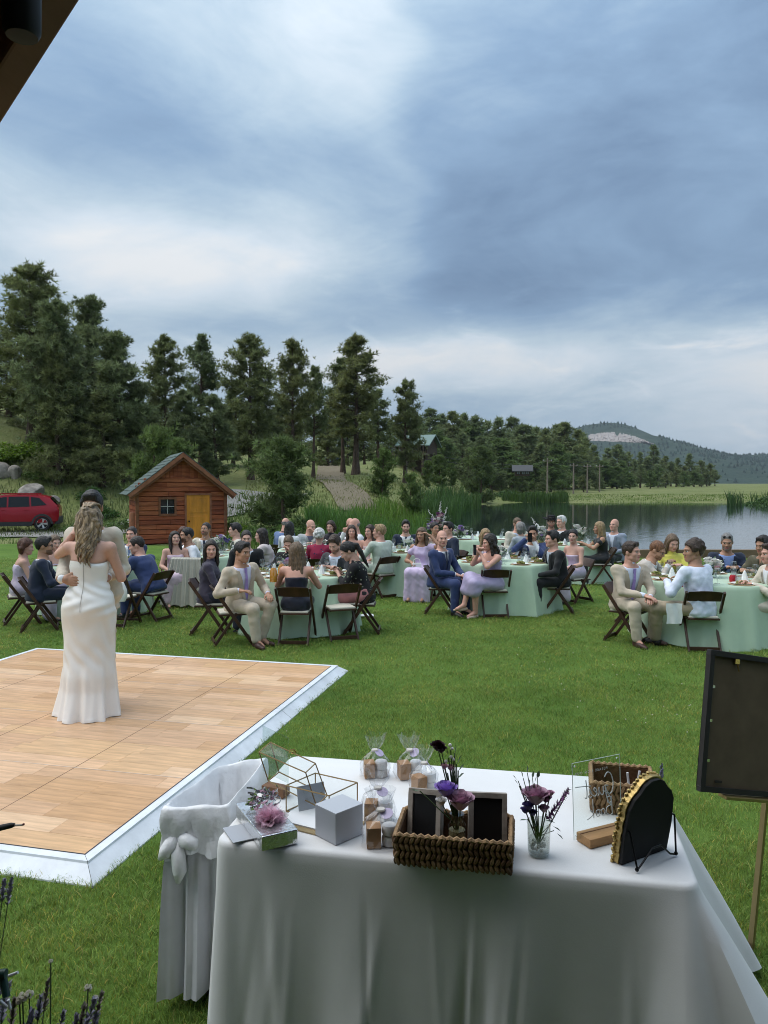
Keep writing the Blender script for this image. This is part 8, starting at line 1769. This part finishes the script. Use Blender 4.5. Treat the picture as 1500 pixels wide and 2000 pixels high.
# ---- acrylic sign with hand lettering, seen from behind, in its wooden foot
def sign():
    bl_, tl = tp(1121, 1650), at(1110, 1499, 2.63); bl_ = Vector((bl_.x, bl_.y, TTOP + .02)); ang = R(25.7); w, h = .212, .262; e = empty('acrylic_sign', bl_, ang, 'clear acrylic guest book sign with white script, from behind', 'sign'); b = MB(); M = Matrix.Rotation(R(-3), 4, 'X')
    b.box(M @ Vector((w / 2, 0, h / 2)), (w, .0035, h), M); b.build('panel', glass_mat('acrylic_sign', (.95, .975, .965), .02), e)
    ed = MB()
    for p0, p1 in (((0, 0), (0, h)), ((0, h), (w, h)), ((w, h), (w, 0))): ed.tube([M @ Vector((p0[0], 0, p0[1])), M @ Vector((p1[0], 0, p1[1]))], .0013, 5)
    ed.build('bright_edge', mat('acrylic_edge', (.70, .78, .74), .2), e)
    M_INK = mat('white_ink', (.66, .67, .69), .5); 
    # script strokes drawn for a reader on the far side: x runs right to left from here
    def strokes(name, S, x0, z0, k, r):
        t = MB()
        for st in S:
            P = [Vector((w - (x0 + x * k), .003, z0 + z * k)) for x, z in st]; out = []
            for i in range(len(P) - 1):
                a, p1, p2, b2 = P[max(i - 1, 0)], P[i], P[i + 1], P[min(i + 2, len(P) - 1)]
                for q in range(5): f = q / 5; out.append(M @ (.5 * ((2 * p1) + (p2 - a) * f + (2 * a - 5 * p1 + 4 * p2 - b2) * f * f + (3 * p1 - a - 3 * p2 + b2) * f ** 3)))
            out.append(M @ P[-1]); t.tube(out, r, 5)
        t.build(name, M_INK, e)
    strokes('word_guest', [[(1.15, 1.75), (.85, 2.1), (.45, 1.9), (.2, 1.1), (.35, .35), (.75, .25), (1.05, .8), (1.1, 1.0), (.8, .95)], [(1.1, 1.0), (1.0, .1), (.7, -.55), (.45, -.45), (.7, .1), (1.35, .6)], [(1.35, .95), (1.32, .4), (1.5, .25), (1.75, .55), (1.8, .95), (1.8, .4), (1.95, .25)], [(2.0, .45), (2.35, .8), (2.3, 1.0), (2.1, .8), (2.1, .4), (2.3, .25), (2.6, .45)], [(2.6, .45), (2.85, 1.0), (2.8, .6), (3.0, .35), (2.8, .2), (2.65, .3)], [(3.25, 1.8), (3.15, .8), (3.2, .25), (3.4, .3)], [(2.75, 1.2), (3.5, 1.3), (4.4, 1.35)]], .022, .122, .040, .0019)
    strokes('word_book', [[(.3, 2.0), (.25, 1.1), (.2, .2)], [(.25, 1.9), (.75, 2.0), (.8, 1.5), (.35, 1.15), (.9, .95), (.95, .4), (.5, .1), (.2, .2)], [(1.35, .9), (1.15, .6), (1.3, .25), (1.6, .35), (1.6, .8), (1.35, .9)], [(1.65, .75), (1.95, .85)], [(2.05, .9), (1.85, .6), (2.0, .25), (2.3, .35), (2.3, .8), (2.05, .9)], [(2.75, 2.1), (2.7, 1.0), (2.65, .15)], [(3.15, 1.05), (2.72, .6), (3.1, .3), (3.5, .15)]], .030, .052, .034, .0017)
    f = bpy.data.curves.new('please', 'FONT'); f.body = 'PLEASE SIGN OUR'; f.size = .0125; f.align_x = 'CENTER'; f.space_character = 1.5; f.extrude = .0003; o = bpy.data.objects.new('small_print', f); COL.objects.link(o); bpy.context.view_layer.update(); me = bpy.data.meshes.new_from_object(o.evaluated_get(bpy.context.evaluated_depsgraph_get())); bpy.data.objects.remove(o); me.materials.append(M_INK); t = link('small_print', me, e, M @ Vector((w / 2 - .02, .0035, h - .045)), (R(90), 0, R(180)))
    for x, z in ((.012, h - .012), (w - .012, h - .012), (.012, .012), (w - .012, .012)): b = MB(); b.lathe([(0, -.003), (.003, -.003), (.003, .003), (0, .003)], 10, M=M @ Matrix.Translation((x, 0, z)) @ Matrix.Rotation(R(90), 4, 'X')); b.build('stud', M_STEEL, e)
    b = MB(); M2 = Matrix.Translation((.115, -.012, -.004)); b.box((.115, -.012, -.001), (.17, .072, .030)); b.build('wooden_foot', mat('oak_block', (.36, .20, .085), .55, var=.3, scale=10, bump=.1, bscale=40, aniso=(.3, 2, 2)), e, bevel=.002); b = MB(); b.box((.115, .004, .0145), (.171, .004, .002)); b.build('slot', mat('walnut_block'), e)
sign()
# ---- rear wicker basket with pens
q = plane(1222, 1520, TTOP + .10); basket((q.x - .02, q.y - .01, TTOP + .004), R(-14), .225, .21, .112, 'smaller wicker basket with pens behind the sign', name='wicker_basket')
for k, (dx, dy, a, lab) in enumerate(((-.02, -.03, 8, 'white pen lying across the rear basket'), (.03, -.02, 95, 'white pen standing up in the rear basket'), (.055, .0, 80, 'second upright white pen in the rear basket'))):
    b = MB(); v = Vector((math.cos(R(a)), .1, math.sin(R(a)))); p0 = Vector((q.x - .02 + dx, q.y - .01 + dy, TTOP + (.075 if k == 0 else .02))); b.tube([p0 - v * (.06 if k == 0 else 0), p0 + v * (.06 if k == 0 else .11)], .0045, 8); o = b.build('pen', mat('white_pen', (.72, .73, .75), .35), smooth=True); tag(o, lab, 'pen')
# ---- black board in a gilt scroll frame on a wire stand, from behind
def gilt_board():
    a, b_ = tp(1206, 1688), tp(1299, 1655); ctr = (a + b_) / 2; ang = math.atan2((b_ - a).y, (b_ - a).x); e = empty('gilt_board', (ctr.x, ctr.y, TTOP + .006), ang, 'black backed board in gilt scroll frame on wire stand', 'board'); M = Matrix.Rotation(R(9), 4, 'X') @ Matrix.Rotation(R(90), 4, 'X')
    hw, h = .108, .275
    side = [(hw, 0), (hw + .004, .10), (hw - .004, .19), (hw - .022, .222), (hw - .045, .240), (.045, .262), (.018, .275)]; poly = [(-x, z) for x, z in side][::-1]; poly = [(x, z) for x, z in side] + [(-x, z) for x, z in side[::-1]]
    q = MB(); q.prism(poly, .012, M @ Matrix.Translation((0, 0, 0))); q.build('back_panel', mat('black_velvet', (.008, .008, .009), .75), e, bevel=.001)
    r = random.Random(4); out = []
    for i in range(len(poly)):
        p0, p1 = Vector(poly[i]), Vector(poly[(i + 1) % len(poly)]); n = max(1, int((p1 - p0).length / .014))
        for k in range(n): p = p0.lerp(p1, k / n); d_ = Vector((p.x, p.y - .12)).normalized(); out.append(p + d_ * (.004 + .004 * math.sin((i * 3 + k) * 2.1)))
    q = MB(); q.prism([(p.x, p.y) for p in out], .026, M @ Matrix.Translation((0, 0, -.028))); q.build('gilt_frame', mat('gilt', (.50, .36, .14), .4, .8, bump=.3, bscale=60), e, bevel=.002)
    q = MB()
    for i, p in enumerate(out): q.ball(M @ Vector((p.x * 1.02, p.y, -.024)), (.007, .007, .008), 6)
    q.build('scrollwork', mat('gilt'), e, smooth=True)
    q = MB(); M_W = mat('black_wire', (.012, .012, .014), .35, .5); P = []
    l, rr = tp(1244, 1704), tp(1320, 1672); R_ = Matrix.Rotation(-ang, 4, 'Z'); l = R_ @ (l - e.location); rr = R_ @ (rr - e.location); l.z = rr.z = .004
    lt = M @ Vector((-.10, .12, .018)); rt = M @ Vector((.112, .13, .018)); q.tube([lt, l + Vector((0, 0, .01)), l, l + Vector((.02, .005, .006)), (l + rr) / 2 + Vector((-.02, 0, .052)), (l + rr) / 2 + Vector((.02, 0, .052)), rr + Vector((-.03, 0, .010)), rr, rr + Vector((0, 0, .01)), rt], .0032, 7)
    for p in (l, rr): q.ball(p + Vector((0, 0, .003)), .007, 8)
    q.tube([lt, lt + Vector((0, .035, 0)), lt + Vector((0, .035, .03))], .0032, 6); q.tube([rt, rt + Vector((0, .035, 0)), rt + Vector((0, .035, .03))], .0032, 6); q.build('wire_stand', M_W, e, smooth=True)
gilt_board()
# lavender sprig lying behind the board
e = empty('lavender_sprig', at(1290, 1560, 3.02), 0, 'single lavender sprig rising behind the gilt board', 'sprig'); spires(e, [((0, 0, -.08), (.006, 0, .145))], mat('grey_lavender', (.17, .17, .26), .7), 6)
for o in e.children: o.scale = (.45, .45, 1)
# ---- framed sign on a brass easel, seen from behind
def easel():
    Y = 3.2; c = at(1385, 1268, Y); bl_ = at(1364, 1545, Y - .10); e = empty('framed_sign', bl_, 0, 'dark framed sign on the easel, its brown back towards us', 'sign'); up = (c - bl_); h = up.length; up.normalize(); rt = Vector((.955, .30, .04)); rt = (rt - up * rt.dot(up)).normalized(); nv = rt.cross(up).normalized(); W = .46; M = Matrix(((rt.x, nv.x, up.x, 0), (rt.y, nv.y, up.y, 0), (rt.z, nv.z, up.z, 0), (0, 0, 0, 1)))
    if nv.y > 0: nv = -nv
    M = Matrix(((rt.x, nv.x, up.x, 0), (rt.y, nv.y, up.y, 0), (rt.z, nv.z, up.z, 0), (0, 0, 0, 1))); f = MB(); fw = .022
    for cx, cz, sx, sz in ((W / 2, fw / 2, W, fw), (W / 2, h - fw / 2, W, fw), (fw / 2, h / 2, fw, h - 2 * fw), (W - fw / 2, h / 2, fw, h - 2 * fw)): f.box(M @ Vector((cx, 0, cz)), (sx, .028, sz), M)
    f.build('frame', mat('dark_frame_wood', (.022, .020, .020), .5), e, bevel=.002); q = MB(); q.box(M @ Vector((W / 2, -.002, h / 2)), (W - 2 * fw, .006, h - 2 * fw), M); bk = q.build('backing', mat('brown_backing', (.12, .09, .055), .8, var=.15, scale=8), e)
    for x, z in ((.026, h * .74), (.026, h * .22), (.024, h * .5)): q = MB(); q.box(M @ Vector((x, .012, z)), (.012, .006, .012), M); q.build('clip', M_STEEL, bk)
    q = MB(); q.box(M @ Vector((W * .30, .010, h - .035)), (.022, .006, .02), M); q.tube([M @ Vector((W * .30, .012, h - .045)), M @ Vector((W * .32, .014, h - .075))], .003, 6); q.build('hanger', mat('bright_brass'), bk)
    q = MB(); q.box(M @ Vector((.09, .006, .045)), (.035, .003, .010), M); q.build('small_label', mat('dark_label', (.03, .025, .02), .6), bk)
    s = empty('easel', (0, 0, 0), 0, 'brass coloured metal easel holding the framed sign at right', 'easel'); M_E = mat('dull_brass', (.36, .27, .12), .4, .75)
    a, b2 = at(1502, 1490, 3.28), at(1466, 1876, 3.20); b2.z = .02; dd = (b2 - a).normalized(); q = MB(); q.bar(a - dd * .95, b2, .022, .022); q.build('leg', M_E, s, bevel=.002)
    q = MB(); q.bar(a - dd * .95 + Vector((.02, 0, 0)), Vector((2.05, 3.15, .01)), .022, .022); q.build('leg', M_E, s, bevel=.002); q = MB(); q.bar(a - dd * .93, Vector((2.5, 3.75, .01)), .02, .02); q.build('leg', M_E, s, bevel=.002)
    q = MB(); q.bar(at(1475, 1893, 3.12), at(1600, 1893, 3.12), .02, .02); q.build('foot_bar', M_E, s, bevel=.002); m_ = bl_ + rt * W / 2; q = MB(); q.bar(bl_ + rt * .12 - up * .012, bl_ + rt * (W + .10) - up * .012, .05, .014); q.build('shelf', M_E, s, bevel=.002)
easel()
# ---- lavender bed at the pavilion edge, garden clip, black stick
M_LAVST = mat('lavender_stem', (.09, .12, .05), .7); M_LAVF = mat('lavender_head', (.26, .24, .34), .75, var=.4, scale=60, hue=(.44, .42, .50)); M_LAVD = mat('dry_lavender', (.26, .22, .20), .8, var=.3, scale=60)
def lavender(px, py, Y, heads, label, seed):
    g0 = at(px, py, Y); base = Vector((g0.x, g0.y, .0)); e = empty('lavender_plant', base, 0, label, 'plant', 'lavender by the pavilion'); r = random.Random(seed); lv = MB()
    for (hx, hy, dy, dry) in heads:
        tip = at(hx, hy + (58 if hy > 1750 else 10), Y + dy) - base; root = Vector((r.uniform(-.22, -.08), r.uniform(-.05, .05), 0)); mid = root.lerp(tip, .6) + Vector((r.uniform(-.02, .02), r.uniform(-.02, .02), .02)); d = (tip - mid).normalized(); b = MB(); b.tube([root, mid, tip], .0016, 4); st = b.build('stem', M_LAVST, e); f = MB(); L = r.uniform(.05, .075)
        for i in range(54):
            t = r.random(); p = tip - d * L * (1 - t) * 1.0; a = r.uniform(0, 6.28); q = d.cross(Vector((math.cos(a), math.sin(a), .3))).normalized(); w = .0105 * (1.15 - .6 * t); o_ = q * w + d * .010; s = d.cross(q) * .0036; f.add([p - s, p + s, p + o_ + s * .6, p + o_ - s * .6], [(0, 1, 2, 3)])
        f.build('flower_head', M_LAVD if dry else M_LAVF, st)
    for i in range(90):
        a = r.uniform(0, 6.28); h = r.uniform(.10, .30); p = Vector((math.cos(a), math.sin(a), 0)) * r.uniform(0, .06); q = p + Vector((math.cos(a) * h * .5, math.sin(a) * h * .5, h)); s = Vector((-math.sin(a), math.cos(a), 0)) * .003; lv.add([p - s, p + s, q], [(0, 1, 2)])
    lv.build('foliage', mat('lavender_leaf', (.085, .12, .065), .7), e)
lavender(30, 2050, 1.75, [(22, 1708, .3, 0), (18, 1862, .1, 0), (10, 1880, .0, 0), (28, 1895, .1, 1), (60, 1925, .1, 0), (0, 1850, 0, 0), (8, 1712, .32, 0)], 'lavender plant at the lower left corner of the picture', 1)
lavender(110, 2080, 1.72, [(93, 1860, .2, 1), (80, 1890, .12, 0), (62, 1918, .1, 0), (125, 1918, .1, 0), (100, 1965, .0, 1), (85, 1975, 0, 1), (70, 1985, 0, 0), (128, 1985, .0, 1)], 'lavender plant with dry stalks beside the corner one', 2)
lavender(185, 2080, 1.72, [(198, 1885, .15, 1), (185, 1893, .1, 0), (165, 1905, .1, 1), (150, 1925, .1, 0), (170, 1935, .0, 0), (195, 1955, .05, 1), (178, 1970, .0, 1), (200, 1990, 0, 1), (140, 1995, 0, 0), (188, 1925, .12, 0)], 'lavender plant farthest right by the white cloth', 3)
e = empty('white_clover', at(50, 2090, 1.8), 0, 'pale clover blossoms among the lavender', 'flowers'); e.location.z = 0
for px, py, rr in ((44, 1948, .014), (57, 1942, .012), (38, 1955, .010), (172, 1930, .011), (186, 1950, .009), (99, 1877, .006)):
    p = at(px, py, 1.85) - e.location; b = MB(); r = random.Random(px)
    for i in range(26): a, q_ = r.uniform(0, 6.28), r.uniform(-.6, 1); b.ball(p + Vector((math.cos(a) * math.sqrt(1 - q_ * q_), math.sin(a) * math.sqrt(1 - q_ * q_), q_)) * rr * .7, rr * .32, 5)
    b.build('blossom', mat('clover_white', (.62, .58, .46), .7), e); b = MB(); b.tube([Vector((p.x * .6, p.y, 0)), p], .002, 4); b.build('stem', M_LAVST, e)
e = empty('garden_clip', at(10, 1940, 1.7), 0, 'dark green plastic garden clip with white rods at lower left', 'garden clip'); M_GP = mat('dark_green_plastic', (.012, .045, .035), .4); o0 = e.location.copy()
b = MB(); b.tube([at(-30, 1905, 1.7) - o0, at(12, 1902, 1.7) - o0], .011, 10); b.tube([at(6, 1908, 1.7) - o0, at(13, 1948, 1.68) - o0], .0085, 10); b.build('bracket', M_GP, e, smooth=True)
for a, c_ in (((17, 1906), (35, 1899)), ((0, 1955), (14, 1968)), ((16, 1953), (20, 1970))): b = MB(); b.tube([at(*a, 1.69) - o0, at(*c_, 1.69) - o0], .0035, 8); b.build('white_rod', mat('white_pen'), e)
b = MB(); b.tube([at(-30, 1905, 1.7) - o0, Vector((at(-34, 1905, 1.7).x, 1.7, 0)) - o0], .010, 8); b.build('stake', M_GP, e)
e = empty('garden_torch', at(-60, 1640, 2.4), 0, 'black rod with thin pale tip poking in at left edge', 'torch'); o0 = e.location.copy(); b = MB(); b.tube([at(-70, 1634, 2.4) - o0, at(0, 1617, 2.4) - o0, at(22, 1612, 2.4) - o0, at(29, 1611, 2.4) - o0], [.010, .0095, .0085, .005], 10); b.build('handle', mat('matt_black'), e, smooth=True)
b = MB(); b.tube([at(29, 1612, 2.4) - o0, at(44, 1611, 2.4) - o0], .0035, 8); b.build('tip', mat('pale_wick', (.42, .36, .30), .7), e); b = MB(); b.ball(at(46, 1610, 2.4) - o0, .004, 8); b.build('wick_end', mat('burnt_red', (.12, .03, .03), .7), e); b = MB(); b.tube([at(-70, 1634, 2.4) - o0, Vector((at(-72, 1634, 2.4).x, 2.4, 0)) - o0], .009, 8); b.build('stake', mat('matt_black'), e)
# ------------------------------------------------------------------ lawn grass: blades standing on the turf
M_BLADE = mat('grass_blades', (.165, .305, .058), .55, var=.30, scale=1.1, wpos=True, hue=(.26, .345, .085), attr='tint', spec=.3, transl=.3)
def grass():
    r = np.random.default_rng(77); src = bpy.data.collections.new('grass_sources')
    for k in range(6):
        n = 120; P = np.zeros((n, 3)); a = r.uniform(0, 6.28, n); d = np.sqrt(r.random(n)) * .13; P[:, 0] = d * np.cos(a); P[:, 1] = d * np.sin(a)
        h = r.uniform(.014, .034, n); V, F, m = blades(P, h, r.uniform(.0011, .0021, n), r, lean=1.0, seg=3)
        t = r.uniform(.55, 1.45, (n, 1)) * np.array([[1, 1, 1]]); dry = r.random(n) < .07; t[dry] = np.array([2.4, 1.5, 2.2]) * r.uniform(.6, 1.1, (dry.sum(), 1)); y = r.random(n) < .25; t[y] *= np.array([1.35, 1.1, .8])
        o = bpy.data.objects.new('grass_clump', mesh_np('grass_clump', V, F, [M_BLADE], tint=np.repeat(t, m, 0))); src.objects.link(o)
    P = []
    for Y0, Y1, s in ((1.5, 4.2, .085), (4.2, 7.5, .12), (7.5, 12, .17), (12, 20.4, .27)):
        ys = np.arange(Y0, Y1, s)
        for y in ys:
            xs = np.arange(-.56 * y - .9, .56 * y + .9, s); P.append(np.stack([xs + r.uniform(-.5, .5, len(xs)) * s, y + r.uniform(-.5, .5, len(xs)) * s, np.zeros(len(xs))], -1))
    P = np.concatenate(P)
    A = np.array(plane(182, 1735, 0.0)); u = np.array([.2345, .9721]); v = np.array([-.9721, .2345]); q = P[:, :2] - A[:2]; a, b = q @ u, q @ v
    keep = ~((a > .03) & (a < 4.45) & (b > .03) & (b < 3.85)) & (P[:, 1] < 20.4) & (P[:, 0] < 14)
    P = P[keep]
    me = bpy.data.meshes.new('lawn_grass'); me.vertices.add(len(P)); me.vertices.foreach_set('co', P.astype(np.float32).ravel()); at_ = me.attributes.new('far', 'FLOAT', 'POINT'); at_.data.foreach_set('value', (np.clip(P[:, 1] / 6, 1, 2.4)).astype(np.float32))
    o = link('lawn_grass', me); tag(o, 'short green grass blades of the lawn', 'grass', kind='stuff')
    ng = bpy.data.node_groups.new('grass_scatter', 'GeometryNodeTree'); ng.interface.new_socket('Geometry', in_out='INPUT', socket_type='NodeSocketGeometry'); ng.interface.new_socket('Geometry', in_out='OUTPUT', socket_type='NodeSocketGeometry'); N, L = ng.nodes, ng.links
    gi, go = N.new('NodeGroupInput'), N.new('NodeGroupOutput'); ci = N.new('GeometryNodeCollectionInfo'); ci.inputs['Collection'].default_value = src; ci.inputs['Separate Children'].default_value = True; ci.inputs['Reset Children'].default_value = True
    ip = N.new('GeometryNodeInstanceOnPoints'); ip.inputs['Pick Instance'].default_value = True; rv = N.new('FunctionNodeRandomValue'); rv.data_type = 'FLOAT_VECTOR'; rv.inputs[0].default_value = (-.1, -.1, 0); rv.inputs[1].default_value = (.1, .1, 6.28); rs = N.new('FunctionNodeRandomValue'); rs.data_type = 'FLOAT'; rs.inputs[2].default_value = .75; rs.inputs[3].default_value = 1.25
    na = N.new('GeometryNodeInputNamedAttribute'); na.data_type = 'FLOAT'; na.inputs[0].default_value = 'far'; mu = N.new('ShaderNodeMath'); mu.operation = 'MULTIPLY'; L.new(rs.outputs[1], mu.inputs[0]); L.new(na.outputs[0], mu.inputs[1])
    cx = N.new('ShaderNodeCombineXYZ'); L.new(mu.outputs[0], cx.inputs[0]); L.new(mu.outputs[0], cx.inputs[1]); L.new(rs.outputs[1], cx.inputs[2])
    L.new(gi.outputs[0], ip.inputs['Points']); L.new(ci.outputs[0], ip.inputs['Instance']); L.new(rv.outputs[0], ip.inputs['Rotation']); L.new(cx.outputs[0], ip.inputs['Scale']); L.new(ip.outputs[0], go.inputs[0])
    md = o.modifiers.new('scatter', 'NODES'); md.node_group = ng
grass()
def clover():
    r = np.random.default_rng(5); q = MB(); n = 0
    while n < 90:
        y = r.uniform(3.2, 9.5); x = r.uniform(-.2, .55) * y
        if x < -.25 * y + .6: continue
        if _sines(x, y, 1.6, 3) < .15: continue
        q.ball((x, y, .032), (.006, .006, .005), 6); n += 1
    tag(q.build('clover_heads', mat('clover_white', (.62, .58, .46), .7)), 'tiny white clover heads scattered in the lawn', 'clover', kind='stuff')
clover()
# ------------------------------------------------------------------ summer haze over the valley
def haze():
    m = bpy.data.materials.new('haze_air'); m.use_nodes = True; N = m.node_tree.nodes; L = m.node_tree.links; N.clear()
    o = N.new('ShaderNodeOutputMaterial'); v = N.new('ShaderNodeVolumePrincipled'); v.inputs['Color'].default_value = (.80, .88, .97, 1); v.inputs['Density'].default_value = .00011; v.inputs['Anisotropy'].default_value = .2; L.new(v.outputs[0], o.inputs['Volume'])
    b = MB(); b.box((0, 0, 90), (12400, 12400, 210)); tag(b.build('haze', m), 'thin blue haze in the air over the valley', kind='stuff')
haze()
